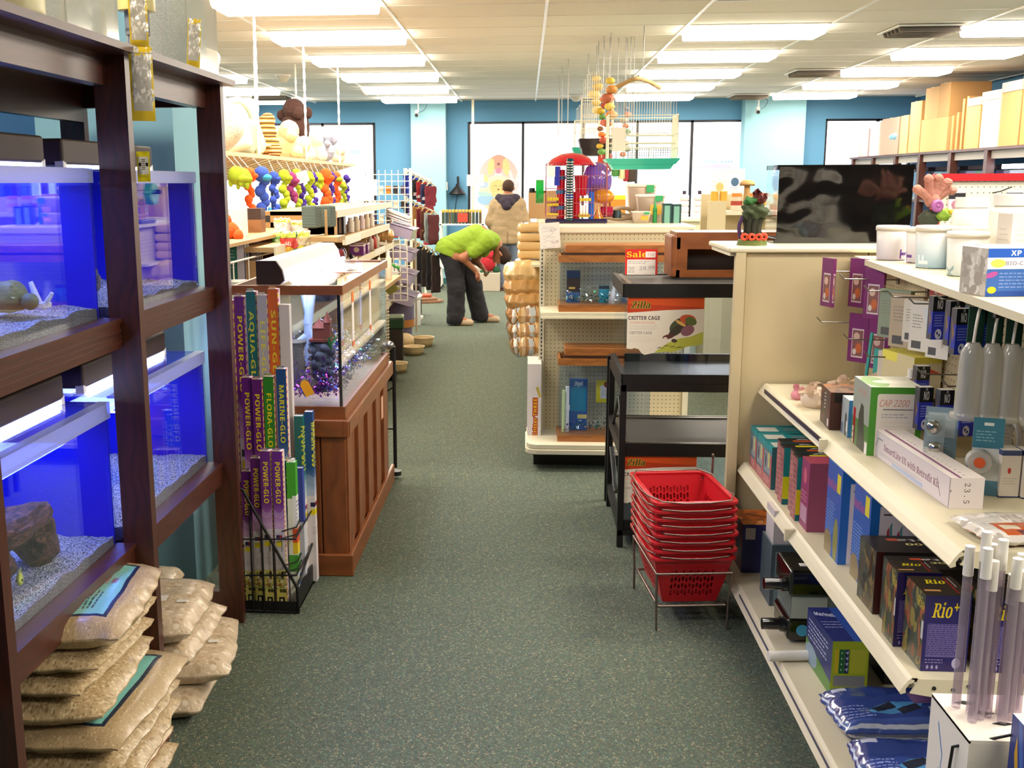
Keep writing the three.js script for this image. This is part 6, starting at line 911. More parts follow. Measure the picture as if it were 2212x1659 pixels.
// ---------- people ----------
// meshes the smooth union of tapered capsules; bones are [ax,ay,az, bx,by,bz, ra, rb]
function fieldMesh(bones, cell, k = 0.03, carve) {
  let lo = [1e9, 1e9, 1e9], hi = [-1e9, -1e9, -1e9];
  for (const b of bones) for (let a = 0; a < 3; a++) { const r = Math.max(b[6], b[7]) + k + cell * 2; lo[a] = Math.min(lo[a], b[a] - r, b[a + 3] - r); hi[a] = Math.max(hi[a], b[a] + r, b[a + 3] + r); }
  const half = Math.max(hi[0] - lo[0], hi[1] - lo[1], hi[2] - lo[2]) / 2, c = [0, 1, 2].map(a => (lo[a] + hi[a]) / 2), N = Math.min(170, Math.ceil(half * 2 / cell) + 4);
  const mc = new MarchingCubes(N, new THREE.MeshBasicMaterial(), false, false, 260000); mc.isolation = 0;
  const h = N / 2;
  for (let z = 0; z < N; z++) for (let y = 0; y < N; y++) for (let x = 0; x < N; x++) {
    const px = c[0] + (x - h) / h * half, py = c[1] + (y - h) / h * half, pz = c[2] + (z - h) / h * half; let d = 1;
    for (const b of bones) {
      const ex = b[3] - b[0], ey = b[4] - b[1], ez = b[5] - b[2], qx = px - b[0], qy = py - b[1], qz = pz - b[2], l2 = ex * ex + ey * ey + ez * ez;
      let t = l2 > 1e-9 ? (qx * ex + qy * ey + qz * ez) / l2 : 0; t = t < 0 ? 0 : t > 1 ? 1 : t;
      const ux = qx - t * ex, uy = qy - t * ey, uz = qz - t * ez, e = Math.sqrt(ux * ux + uy * uy + uz * uz) - (b[6] + (b[7] - b[6]) * t);
      const m = Math.max(k - Math.abs(d - e), 0) / k; d = Math.min(d, e) - m * m * k * 0.25;
    }
    if (carve) d = carve(px, py, pz, d);
    mc.field[x + y * N + z * N * N] = -d;
  }
  mc.update(); const n = mc.count, g = new THREE.BufferGeometry(), P = new Float32Array(n * 3), Q = new Float32Array(n * 3), U = new Float32Array(n * 2);
  for (let i = 0; i < n; i++) { for (let a = 0; a < 3; a++) { P[i * 3 + a] = c[a] + mc.positionArray[i * 3 + a] * half; Q[i * 3 + a] = mc.normalArray[i * 3 + a]; } U[i * 2] = P[i * 3] + P[i * 3 + 2]; U[i * 2 + 1] = P[i * 3 + 1]; }
  g.setAttribute('position', new THREE.BufferAttribute(P, 3)); g.setAttribute('normal', new THREE.BufferAttribute(Q, 3)); g.setAttribute('uv', new THREE.BufferAttribute(U, 2));
  return g;
}
const seg = (a, b, ra, rb) => [...a, ...b, ra, rb];
function hand(w, dir, up, side, s = 1) {   // wrist, direction of the palm, thumb side; five curled fingers
  const d = V(...dir).normalize(), u = V(...up).normalize(), q = V().crossVectors(d, u).normalize(), at = (a, b, c) => V(...w).addScaledVector(d, a * s).addScaledVector(q, b * s * side).addScaledVector(u, c * s).toArray(), o = [];
  o.push(seg(at(0, 0.012, 0), at(0.075, 0.022, 0), 0.02, 0.018), seg(at(0, -0.012, 0), at(0.07, -0.022, 0), 0.02, 0.017));
  [[0.03, 0.04], [0.011, 0.046], [-0.01, 0.042], [-0.03, 0.032]].forEach(([b, l]) => { o.push(seg(at(0.075, b, 0), at(0.075 + l * 0.9, b, -0.014), 0.0095, 0.009), seg(at(0.075 + l * 0.9, b, -0.014), at(0.075 + l * 1.05, b, -0.045), 0.009, 0.008)); });
  o.push(seg(at(0.02, 0.03, 0), at(0.055, 0.052, -0.018), 0.012, 0.011), seg(at(0.055, 0.052, -0.018), at(0.085, 0.045, -0.035), 0.011, 0.009));
  return o;
}
M.skin = phy(0xa5694a, 0.55, { sheen: 0.2 }); M.shirt = mat(0x7f9c22, 0.85); M.darkPants = mat(0x1c1a20, 0.85); M.beigeShoe = mat(0xb8a182, 0.7); M.hair1 = mat(0x33211a, 0.9);
// man bending forward, seen from his right side, head hanging to the right
{
  const g = thing('person', 'man in a lime green shirt and dark trousers bending over', 'person');
  const pel = [-0.86, 0.88, -12.95], chest = [-0.56, 1.05, -12.95], neck = [-0.37, 0.99, -12.95];
  const hipN = [-0.86, 0.84, -12.86], hipF = [-0.84, 0.84, -13.04], kneN = [-0.83, 0.45, -12.83], kneF = [-0.64, 0.46, -13.06], ankN = [-0.82, 0.09, -12.78], ankF = [-0.52, 0.09, -13.1];
  const shN = [-0.46, 1.0, -12.77], shF = [-0.44, 1.0, -13.13], elN = [-0.75, 0.82, -12.72], elF = [-0.62, 0.76, -13.14], wrN = [-0.6, 0.655, -12.82], wrF = [-0.53, 0.69, -13.0];
  const headC = [-0.3, 0.86, -12.95], face = [0.62, -0.78, 0];      // from the crown's middle towards the crown
  const crown = [-0.265, 0.815, -12.95];
  const bones = [seg(pel, chest, 0.135, 0.14), seg(chest, neck, 0.13, 0.075), seg([-0.48, 1.02, -12.8], [-0.48, 1.02, -13.1], 0.085, 0.085), seg(neck, headC, 0.062, 0.06),
    seg(hipN, kneN, 0.1, 0.066), seg(kneN, ankN, 0.062, 0.045), seg(hipF, kneF, 0.1, 0.066), seg(kneF, ankF, 0.062, 0.045), seg(hipN, hipF, 0.12, 0.12),
    seg(shN, elN, 0.055, 0.046), seg(elN, wrN, 0.045, 0.03), seg(shF, elF, 0.055, 0.046), seg(elF, wrF, 0.045, 0.03), seg(ankN, [-0.68, 0.04, -12.76], 0.045, 0.035), seg(ankF, [-0.36, 0.04, -13.08], 0.045, 0.035)];
  part(g, 'body', fieldMesh(bones, 0.012, 0.04), M.skin);
  // head, ears, nose and brow on a finer grid, plus both hands, joined to the same figure
  const h = fieldMesh([seg(headC, crown, 0.085, 0.088), seg([-0.315, 0.84, -12.95], [-0.345, 0.8, -12.95], 0.07, 0.05), seg([-0.345, 0.8, -12.95], [-0.372, 0.81, -12.95], 0.03, 0.022),
    seg([-0.35, 0.79, -12.95], [-0.378, 0.76, -12.95], 0.016, 0.012), seg([-0.31, 0.79, -12.915], [-0.335, 0.745, -12.918], 0.02, 0.018), seg([-0.31, 0.79, -12.985], [-0.335, 0.745, -12.982], 0.02, 0.018),
    seg([-0.315, 0.87, -12.858], [-0.29, 0.84, -12.852], 0.014, 0.011), seg([-0.315, 0.87, -13.042], [-0.29, 0.84, -13.048], 0.014, 0.011), seg(neck, headC, 0.062, 0.06)], 0.006, 0.02);
  const hN = fieldMesh([...hand(wrN, [0.5, -0.75, -0.25], [0.75, 0.5, 0.2], 1), seg(elN, wrN, 0.045, 0.029)], 0.006, 0.012), hF = fieldMesh([...hand(wrF, [0.6, -0.6, 0.3], [0.75, 0.6, 0], -1), seg(elF, wrF, 0.045, 0.029)], 0.006, 0.012);
  g.children[0].geometry = mg([g.children[0].geometry, h, hN, hF]);
  const wr = [-0.86, 0.9, -12.95];
  part(g, 'shirt', fieldMesh([seg([-0.93, 0.9, -12.9], [-0.6, 1.03, -12.88], 0.16, 0.165), seg([-0.93, 0.9, -13.0], [-0.6, 1.03, -13.02], 0.16, 0.165), seg([-0.6, 1.03, -12.95], [-0.42, 1.0, -12.95], 0.165, 0.1), seg(shN, [-0.62, 0.885, -12.73], 0.085, 0.078), seg(shF, [-0.52, 0.87, -13.14], 0.085, 0.078), seg([-0.48, 1.02, -12.8], [-0.48, 1.02, -13.1], 0.108, 0.108), seg([-0.44, 1.01, -12.95], [-0.4, 1.0, -12.95], 0.115, 0.1), seg([-0.97, 0.84, -12.95], [-0.9, 0.82, -12.86], 0.1, 0.12)], 0.012, 0.05,
    (x, y, z, d) => { const n = 0.008 * noise.noise(x * 11, y * 16 + x * 9, z * 9) + 0.004 * noise.noise(x * 26, y * 30, z * 20); const hem = 0.815 - (y + 0.35 * (x + 0.86)); return Math.max(d + n, hem); }), M.shirt);
  part(g, 'trousers', fieldMesh([seg([-0.88, 0.86, -12.88], kneN, 0.135, 0.105), seg(kneN, [-0.84, 0.07, -12.79], 0.105, 0.11), seg([-0.86, 0.86, -13.02], kneF, 0.135, 0.105), seg(kneF, [-0.55, 0.07, -13.09], 0.105, 0.11), seg([-0.9, 0.85, -12.9], [-0.88, 0.85, -13.0], 0.14, 0.14)], 0.014, 0.04,
    (x, y, z, d) => Math.max(d + 0.009 * noise.noise(x * 9, y * 13, z * 9) + 0.004 * noise.noise(x * 22, y * 26, z * 22), 0.018 - y)), M.darkPants);
  for (const [a, b] of [[[-0.84, 0.045, -12.78], [-0.66, 0.035, -12.755]], [[-0.53, 0.045, -13.1], [-0.35, 0.035, -13.075]]]) part(g, 'shoe', fieldMesh([seg(a, b, 0.05, 0.042)], 0.008, 0.02, (x, y, z, d) => Math.max(d, 0.004 - y)), M.beigeShoe);
  part(g, 'hair', fieldMesh([seg([-0.29, 0.868, -12.95], [-0.258, 0.812, -12.95], 0.088, 0.092)], 0.006, 0.02, (x, y, z, d) => Math.max(d, -(0.75 * (x + 0.31) + 0.1 * (y - 0.84)) )), M.hair1, 'short cropped dark hair');
  part(g, 'belt', tube([[-0.97, 0.83, -12.84], [-0.82, 0.79, -12.82], [-0.74, 0.79, -12.9]], 0.012, false, 6, true), M.black);
}
single('hand_tool', 'small green clipper held in the bending man\'s hands', 'tool', mg([bc(0.06, 0.015, 0.012, 0.03, 0, 0), sp(0.012, 0.06, 0.012, 0)]), mat(0x2a5a3a, 0.5), [-0.5, 0.62, -12.9], 0.2);
// person in a coat, back to the camera, at the window
M.coat = mat(0x9a8260, 0.85); M.jeans = mat(0x6a7484, 0.9); M.hood = mat(0x2e2430, 0.9); M.hair2 = mat(0x3f281a, 0.9);
{
  const g = thing('person', 'person in a beige hooded coat and faded jeans facing the window', 'person');
  const x = -0.29, z = -17.2, hp = 0.88;
  const bones = [seg([x, 0.9, z], [x, 1.3, z], 0.14, 0.15), seg([x, 1.38, z], [x, 1.55, z + 0.01], 0.07, 0.06), seg([x - 0.17, 1.36, z], [x + 0.17, 1.36, z], 0.075, 0.075), seg([x - 0.09, 0.86, z], [x - 0.08, 0.46, z + 0.02], 0.1, 0.07), seg([x - 0.08, 0.46, z + 0.02], [x - 0.06, 0.08, z + 0.05], 0.065, 0.045), seg([x + 0.1, 0.86, z], [x + 0.16, 0.46, z - 0.05], 0.1, 0.07), seg([x + 0.16, 0.46, z - 0.05], [x + 0.2, 0.08, z - 0.04], 0.065, 0.045),
    seg([x - 0.2, 1.36, z], [x - 0.27, 1.08, z - 0.02], 0.055, 0.046), seg([x - 0.27, 1.08, z - 0.02], [x - 0.2, 0.92, z - 0.18], 0.045, 0.03), seg([x + 0.2, 1.36, z], [x + 0.28, 1.08, z - 0.02], 0.055, 0.046), seg([x + 0.28, 1.08, z - 0.02], [x + 0.2, 0.95, z - 0.2], 0.045, 0.03), seg([x - 0.06, 0.06, z + 0.05], [x - 0.07, 0.04, z - 0.1], 0.045, 0.035), seg([x + 0.2, 0.06, z - 0.04], [x + 0.22, 0.04, z - 0.18], 0.045, 0.035)];
  const head = fieldMesh([seg([x + 0.01, 1.6, z - 0.01], [x + 0.01, 1.645, z + 0.015], 0.082, 0.085), seg([x + 0.01, 1.57, z - 0.05], [x + 0.01, 1.55, z - 0.07], 0.06, 0.045), seg([x + 0.01, 1.6, z - 0.09], [x + 0.01, 1.58, z - 0.115], 0.018, 0.014), seg([x + 0.1, 1.61, z], [x + 0.104, 1.585, z], 0.014, 0.01), seg([x - 0.08, 1.61, z], [x - 0.084, 1.585, z], 0.014, 0.01), seg([x, 1.4, z], [x + 0.01, 1.57, z], 0.06, 0.055)], 0.007, 0.02);
  const hL = fieldMesh([...hand([x - 0.2, 0.92, z - 0.18], [0.4, -0.2, -0.9], [0, 1, 0], 1), seg([x - 0.27, 1.08, z - 0.02], [x - 0.2, 0.92, z - 0.18], 0.045, 0.029)], 0.007, 0.012), hR = fieldMesh([...hand([x + 0.2, 0.95, z - 0.2], [-0.4, -0.2, -0.9], [0, 1, 0], -1), seg([x + 0.28, 1.08, z - 0.02], [x + 0.2, 0.95, z - 0.2], 0.045, 0.029)], 0.007, 0.012);
  part(g, 'body', mg([fieldMesh(bones, 0.014, 0.04), head, hL, hR]), M.skin);
  part(g, 'coat', fieldMesh([seg([x, 0.8, z], [x, 1.3, z + 0.01], 0.2, 0.19), seg([x - 0.12, 0.82, z], [x - 0.1, 1.3, z], 0.16, 0.15), seg([x + 0.12, 0.82, z], [x + 0.1, 1.3, z], 0.16, 0.15), seg([x - 0.16, 1.37, z], [x + 0.16, 1.37, z], 0.105, 0.105), seg([x - 0.2, 1.34, z], [x - 0.27, 1.08, z - 0.02], 0.09, 0.085), seg([x - 0.27, 1.08, z - 0.02], [x - 0.22, 0.95, z - 0.15], 0.08, 0.065), seg([x + 0.2, 1.34, z], [x + 0.28, 1.08, z - 0.02], 0.09, 0.085), seg([x + 0.28, 1.08, z - 0.02], [x + 0.22, 0.98, z - 0.16], 0.08, 0.065)], 0.014, 0.05,
    (a, b, c, d) => { const seam = b > 1.0 && b < 1.02 ? 0.004 : 0, vent = Math.abs(a - x) < 0.006 && b < 0.92 && c > z ? 0.02 : 0; return Math.max(d + 0.01 * noise.noise(a * 8, b * 12, c * 8) + 0.004 * noise.noise(a * 24, b * 24, c * 24) + seam + vent, 0.735 - b); }), M.coat);
  part(g, 'hood', fieldMesh([seg([x - 0.13, 1.45, z + 0.05], [x - 0.02, 1.33, z + 0.17], 0.07, 0.065), seg([x + 0.13, 1.45, z + 0.05], [x, 1.33, z + 0.17], 0.07, 0.065), seg([x - 0.1, 1.45, z + 0.08], [x + 0.1, 1.45, z + 0.08], 0.06, 0.06), seg([x - 0.04, 1.4, z + 0.14], [x + 0.04, 1.4, z + 0.14], 0.07, 0.07)], 0.01, 0.03, (a, b, c, d) => d + 0.008 * noise.noise(a * 20, b * 20, c * 14)), M.hood, 'dark folded hood');
  part(g, 'collar', fieldMesh([seg([x - 0.05, 1.48, z + 0.02], [x + 0.06, 1.48, z + 0.02], 0.06, 0.06)], 0.01, 0.03), M.coat);
  part(g, 'jeans', fieldMesh([seg([x - 0.08, 0.86, z], [x - 0.08, 0.46, z + 0.02], 0.125, 0.092), seg([x - 0.08, 0.46, z + 0.02], [x - 0.06, 0.06, z + 0.05], 0.092, 0.095), seg([x + 0.09, 0.86, z], [x + 0.16, 0.46, z - 0.05], 0.125, 0.092), seg([x + 0.16, 0.46, z - 0.05], [x + 0.2, 0.06, z - 0.04], 0.092, 0.095)], 0.014, 0.03, (a, b, c, d) => Math.max(d + 0.008 * noise.noise(a * 10, b * 14, c * 10), 0.02 - b)), M.jeans);
  for (const [a, b] of [[[x - 0.06, 0.04, z + 0.06], [x - 0.07, 0.035, z - 0.13]], [[x + 0.2, 0.04, z - 0.03], [x + 0.22, 0.035, z - 0.21]]]) part(g, 'shoe', fieldMesh([seg(a, b, 0.046, 0.042)], 0.009, 0.02, (p, q, r, d) => Math.max(d, 0.004 - q)), mat(0x2a2420, 0.6));
  part(g, 'hair', fieldMesh([seg([x + 0.01, 1.62, z + 0.005], [x + 0.01, 1.65, z + 0.025], 0.09, 0.092)], 0.008, 0.02, (a, b, c, d) => Math.max(d + 0.004 * noise.noise(a * 50, b * 50, c * 50), -(c - z + 0.05 + 0.6 * (b - 1.62)), 1.53 - b)), M.hair2, 'short brown hair');
}

// ---------- pet supply shelving along the left aisle ----------
const ps = thing('pet_supply_shelving', 'tan board shelving crowded with pet goods behind the display aquarium', 'shelving');
M.tanWood = mat(0xb08c5c, 0.6); M.gridWhite = mat(0xe6dcc8, 0.4);
part(ps, 'back_panel', bx(-1.97, -1.95, 0.05, 1.5, -11.4, -6.3), M.tan);
for (const z of [-6.32, -7.9, -9.5, -11.38]) part(ps, 'divider', bx(-1.95, -1.42, 0.05, z === -7.9 ? 1.42 : 1.25, z - 0.02, z), M.tanWood);
for (const [y, x, z0, z1] of [[0.15, -1.36, -11.4, -6.3], [0.5, -1.4, -11.4, -6.3], [0.85, -1.4, -11.4, -6.3], [1.12, -1.4, -8.6, -6.3], [1.1, -1.36, -11.4, -8.6], [1.33, -1.5, -7.88, -6.3], [1.3, -1.36, -10.6, -7.9], [1.5, -1.42, -11.3, -7.9]]) {
  const s = part(ps, 'shelf', bx(-1.95, x, y - 0.03, y, z0, z1), M.tanWood); part(s, 'front_strip', bx(x, x + 0.012, y - 0.05, y + 0.006, z0, z1), M.cream);
}
part(ps, 'side_board', bx(-1.9, -1.4, 1.3, 1.5, -7.92, -7.9), M.tanWood);
for (const [y, z0, z1] of [[1.3, -8.7, -7.95], [1.13, -8.5, -7.2], [1.12, -10.2, -9.5]]) part(ps, 'price_strip', bx(-1.352, -1.345, y - 0.055, y - 0.005, z0, z1), M.white, 'white price strip');
// left neighbour behind the tank: wire shelf with cartons and a small tank
const ws = thing('wire_shelf', 'white wire shelf with cartons left of the hanging plush toys', 'shelf');
for (const y of [1.12, 1.38]) part(ws, 'board', bx(-2.35, -1.62, y - 0.02, y, -8.3, -5.4), M.tanWood);
part(ws, 'wire_front', mg([tube([[-1.62, 1.28, -5.5], [-1.62, 1.26, -8.2]], 0.006), ...[0, 1, 2, 3, 4, 5, 6, 7, 8].map(i => tube([[-1.62, 1.12, -5.5 - i * 0.33], [-1.62, 1.28, -5.5 - i * 0.33]], 0.004))]), M.gridWhite);
part(ws, 'post', mg([bx(-1.64, -1.61, 0, 1.7, -5.42, -5.39), bx(-1.64, -1.61, 0, 1.4, -8.3, -8.27), bx(-2.35, -2.32, 0, 1.7, -5.42, -5.39), bx(-2.35, -2.32, 0, 1.4, -8.3, -8.27)]), M.black);
const goods = (l, front, side, w, h, d, p, ry = 0, n = 'product_carton', c = 'carton') => single(n, l, c, cartonGeo(w, h, d), cartonMat(front, side || front), p, ry);
const navyBook = c => x => { fill(x, '#c8c4cc'); fill(x, '#24305a', 0, 0, 60, 256); fill(x, c, 110, 20, 90, 216); lines(x, 120, 60, 70, 6, 20, '#e0e0e8'); };
goods('navy and teal tall carton behind the wire front', navyBook('#1f6a58'), null, 0.2, 0.25, 0.12, [-1.78, 1.1205, -6.35]);
goods('navy and white tall carton right of the teal one', navyBook('#4a58a8'), null, 0.16, 0.25, 0.12, [-1.8, 1.1205, -6.8]);
goods('blue tall carton at the end of the navy row', navyBook('#38489a'), null, 0.16, 0.24, 0.12, [-1.8, 1.1205, -7.3]);
goods('white carton with purple pictures near the rack post', x => { fill(x, '#e6e0e4'); fill(x, '#4a3a6a', 150, 90, 50, 80); fill(x, '#4a3a6a', 90, 20, 34, 70); lines(x, 20, 190, 120, 3, 18, '#b0a0a0'); }, null, 0.3, 0.2, 0.15, [-1.95, 1.3805, -6.0]);
goods('second white carton beside the one with purple pictures', x => { fill(x, '#ece4e0'); lines(x, 40, 60, 170, 5, 22, '#c8b8b4'); }, null, 0.2, 0.17, 0.15, [-1.85, 1.3805, -6.6]);
goods('carton with a red-orange label low on the wire shelf', x => { fill(x, '#c8beb4'); fill(x, '#d8483a', 20, 60, 200, 110); for (let i = 0; i < 6; i++) fill(x, '#f0c8b8', 36 + i * 30, 80, 8, 70); }, null, 0.24, 0.17, 0.15, [-1.8, 1.1205, -5.75]);
goods('dark brown carton between white cartons under the plush', x => { fill(x, '#3a241a'); fill(x, '#8a5a34', 0, 120, 256, 136); }, null, 0.14, 0.16, 0.12, [-1.85, 1.3805, -7.2]);
plush('plush_toy', 'orange crouching plush on top of the navy cartons', mat(ORG, 0.95), [-1.78, 1.372, -6.35], 1, [[0, 0.05, 0, 0.06], [-0.03, 0.12, 0, 0.045], [0.06, 0.03, 0.03, 0.035]]);
goods('small glass tank with a black rim behind the rack post', x => { fill(x, '#b8bca8'); fill(x, '#e8ecf0', 0, 20, 256, 40); fill(x, '#1a1414', 0, 216, 256, 40); blob(x, 150, 150, 40, 30, '#a8a078'); }, null, 0.34, 0.2, 0.2, [-1.72, 0.98, -5.75], 0, 'small_tank', 'aquarium');
part(ws, 'lower_board', bx(-2.35, -1.5, 0.96, 0.98, -6.4, -5.4), M.tanWood);
const bagTex = (a, b, c) => x => { fill(x, a); fill(x, b, 0, 90, 256, 100); blob(x, 128, 70, 70, 40, c); fill(x, '#e8d83a', 20, 196, 216, 50); text(x, 'PET', 128, 140, 50, '#e8e0d0'); lines(x, 40, 204, 170, 2, 16, '#5a5a2a', 6); };
const treat = (l, a, b, c, p, w, h) => { const m = phy(0xffffff, 0.3, { map: squareTex(bagTex(a, b, c)), clearcoat: 0.7 }); single('treat_bag', l, 'bag', pillow(w, 0.07, h, p[0] * 9).rotateX(Math.PI / 2), m, p, 0.15); };
treat('red and green treat bag with yellow base, front of the shelf', '#3a6a2a', '#c8382a', '#e8b83a', [-1.475, 1.331, -6.6], 0.11, 0.17);
treat('yellow and cream treat bag right of the red one', '#d8c8a0', '#b8a47a', '#d8d03a', [-1.432, 1.325, -6.8], 0.11, 0.17);
treat('clear and red topped treat bag hanging behind the front bags', '#d8c8c0', '#e8dcd4', '#c83a34', [-1.555, 1.399, -7.2], 0.16, 0.12);
treat('clear packet of white chews hanging at the left', '#e4dcd4', '#d0c4bc', '#f0ece4', [-1.627, 1.419, -7.1], 0.12, 0.12);
treat('clear packet of chews with a green label, low left', '#d8d4c0', '#58a04a', '#e8e4d8', [-1.615, 1.338, -6.9], 0.09, 0.12);
const matTex = canvasTex(128, 128, (x, w, h) => { fill(x, '#8a7a4a'); for (const [y, c, t] of [[0, '#141018', 8], [12, '#5a8a8a', 20], [34, '#262034', 26], [72, '#5a8a8a', 20], [94, '#262034', 24]]) fill(x, c, 0, y, w, t); });
for (const [l, p] of [['striped teal and navy folded mats, left stack', [-1.416, 1.415, -7.05]], ['striped teal and navy folded mats, right stack', [-1.363, 1.41, -7.3]]]) single('folded_mat', l, 'mat', rough(rb(0.1, 0.145, 0.18, 0.012, 0, 0.073, 0, 3), 0.004, 20, p[0]), mat(0xffffff, 0.9, { map: rep(matTex, 9, 7) }), p);
part(ps, 'cubby_front', mg([bx(-1.48, -1.22, 1.33, 1.36, -7.2, -6.9), bx(-1.34, -1.325, 1.36, 1.53, -7.12, -7.1)]), M.tanWood);
single('cushion', 'maroon fleece cushion pushed onto the shelf', 'cushion', rough(rb(0.42, 0.12, 0.6, 0.05, 0, 0.06, 0, 4), 0.015, 8, 3), mat(0x6a1418, 0.95), [-1.6, 1.1205, -7.3]);
single('cushion', 'navy and maroon patterned cushion at the shelf edge', 'cushion', rough(rb(0.3, 0.11, 0.3, 0.045, 0, 0.055, 0, 4), 0.012, 8, 5), mat(0xffffff, 0.95, { map: canvasTex(128, 128, (x, w, h) => { fill(x, '#241a3a'); fill(x, '#7a1420', 0, 0, 60, h); for (let i = 0; i < 5; i++) { blob(x, 66 + i * 8, 20 + i * 24, 7, 12, '#e8e0e8'); } fill(x, '#dcd4e0', 100, 0, 8, h); }) }), [-1.52, 1.1205, -8.0]);
single('cushion', 'dark patterned cushion on the shelf below the maroon one', 'cushion', rough(rb(0.3, 0.14, 0.4, 0.05, 0, 0.07, 0, 4), 0.012, 8, 7), mat(0x3a1a2a, 0.95), [-1.55, 0.8505, -7.9]);
const purpleBoxT = x => { fill(x, '#7a3a8a'); blob(x, 128, 120, 50, 60, '#e0c8b0'); fill(x, '#e8dcd0', 0, 0, 256, 40); };
[['purple boxed treat, left of two on the middle shelf', -9.05], ['purple boxed treat, right of two on the middle shelf', -9.3]].forEach(([l, z]) => goods(l, purpleBoxT, null, 0.12, 0.09, 0.12, [-1.43, 1.3005 - 0.2, z]));
for (const [l, z, c] of [['red and white bottle group, nearest', -9.75, 0xc8b8b0], ['red and white bottle, second of the group', -9.95, 0xb83a2c], ['cream bottle, third of the group', -10.15, 0xd8ccb8]]) single('bottle', l + ' on the middle shelf', 'bottle', lathe([[0, 0], [0.03, 0], [0.03, 0.09], [0.012, 0.11], [0.012, 0.14], [0, 0.14]], 12), mat(c, 0.4), [-1.42, 1.1005, z]);
for (let i = 0; i < 5; i++) single('pill_bottle', ['white pill bottle', 'cream pill bottle', 'white bottle with a pink lid', 'pale bottle with an orange stripe', 'white squeeze bottle'][i] + [' by the pegboard, nearest', ' second by the pegboard', ' in the middle of the upper shelf', ' fourth on the upper shelf', ' at the far end of the upper shelf'][i], 'bottle', mg([cy(0.03, 0.03, 0.09, 0, 0.045, 0, 12), cy(0.022, 0.022, 0.03, 0, 0.105, 0, 12)]), mat([0xe8e0d8, 0xe0d4c0, 0xe8d4d8, 0xe8d8c0, 0xf0e8e0][i], 0.4), [-1.46, 1.3005, -8.9 - i * 0.3]);
goods('row of dark spined books on the upper shelf', x => { fill(x, '#2a2028'); for (let i = 0; i < 5; i++) fill(x, ['#4a6a58', '#8a8078', '#5a2a4a', '#3a4a6a', '#9a8a7a'][i], 20 + i * 46, 20, 26, 216); }, null, 0.2, 0.14, 0.1, [-1.55, 1.3005, -8.55]);
single('bag_mound', 'black plastic bag heaped on the lower shelf', 'bag', rough(new THREE.ConeGeometry(0.14, 0.3, 14, 6).translate(0, 0.15, 0), 0.03, 9, 4), mat(0x1c1a20, 0.4), [-1.38, 0.86, -8.4]);
goods('red tote box with cream labels at the end of the tank', x => { fill(x, '#a02a20'); fill(x, '#e8c8a0', 20, 100, 80, 140); fill(x, '#e8c8a0', 140, 100, 80, 140); fill(x, '#6a2a2a', 50, 140, 20, 100); }, null, 0.2, 0.16, 0.12, [-1.27, 0.9, -8.6]);
part(ps, 'front_ledge', bx(-1.42, -1.1, 0.87, 0.9, -9.4, -8.2), M.tanWood);
for (const [l, x, z, c, h] of [['tall white squeeze bottle at the end of the ledge', -1.16, -9.0, 0xe8e0d0, 0.24], ['yellow topped white bottle left of the tall one', -1.24, -9.0, 0xd8d0a8, 0.18], ['white bottle with a green band on the ledge', -1.3, -8.95, 0x3a7a4a, 0.14], ['short white jar on the red tote box ledge', -1.2, -8.7, 0xe0d8c8, 0.12]]) single('bottle', l, 'bottle', lathe([[0, 0], [0.028, 0], [0.028, h * 0.7], [0.012, h * 0.8], [0.01, h], [0, h]], 12), mat(c, 0.4), [x, 0.9005, z]);
// white wire grids with signs, bins and clothing
function gridPanel(w, h, step, r, cols) { const g = []; for (let x = 0; x <= w + 1e-6; x += step) g.push(bc(r * 2, h, r * 2, x, h / 2, 0)); for (let y = 0; y <= h + 1e-6; y += step) g.push(bc(w, r * 2, r * 2, w / 2, y, 0)); return mg(g); }
const gp1 = thing('wire_grid', 'tall white wire grid panel hung with small packets', 'grid panel', [-1.95, 0.05, -12.6]);
part(gp1, 'grid', gridPanel(0.6, 1.8, 0.076, 0.0045), M.gridWhite); part(gp1, 'side_post', bx(0.585, 0.615, 0, 1.82, -0.03, 0.0), M.gridWhite);
const gp2 = thing('wire_grid', 'white wire grid bracket beside the end of the display tank', 'grid panel', [-1.36, 0.62, -9.9]);
part(gp2, 'grid', gridPanel(0.26, 0.56, 0.065, 0.004), M.gridWhite);
const gp3 = thing('wire_grid', 'white wire mesh column standing past the display tank', 'grid panel', [-1.3, 0.0, -9.55], 1.2);
part(gp3, 'grid', gridPanel(0.14, 0.72, 0.03, 0.003), M.gridWhite);
for (let i = 0; i < 22; i++) { const c = pick([0x2a1a1c, 0x8a3a24, 0xb8742a, 0x3a2a4a, 0xcfc4b4, 0x1c1a24, 0x5a4a5a]); single('hung_packet', `${{ 0x2a1a1c: 'dark brown', 0x8a3a24: 'rust red', 0xb8742a: 'amber', 0x3a2a4a: 'dusky purple', 0xcfc4b4: 'pale', 0x1c1a24: 'black', 0x5a4a5a: 'mauve' }[c]} packet on the white grid, row ${['one', 'two', 'three', 'four'][i % 4]}, place ${['one', 'two', 'three', 'four', 'five', 'six'][i / 4 | 0]} from the left`, 'packet', rb(0.06, 0.1, 0.02, 0.006), mat(c, 0.6), [-1.88 + (i / 4 | 0) * 0.088, 1.62 - (i % 4) * 0.17, -12.63]); }
single('paper_sign', 'blank white paper sign clipped to the wire grid', 'sign', bc(0.16, 0.15, 0.003), mat(0xf2e8d4, 0.7), [-1.49, 1.661, -10.2]); 
const binM = phy(0xb4a8c4, 0.25, { transmission: 0.25, thickness: 0 });
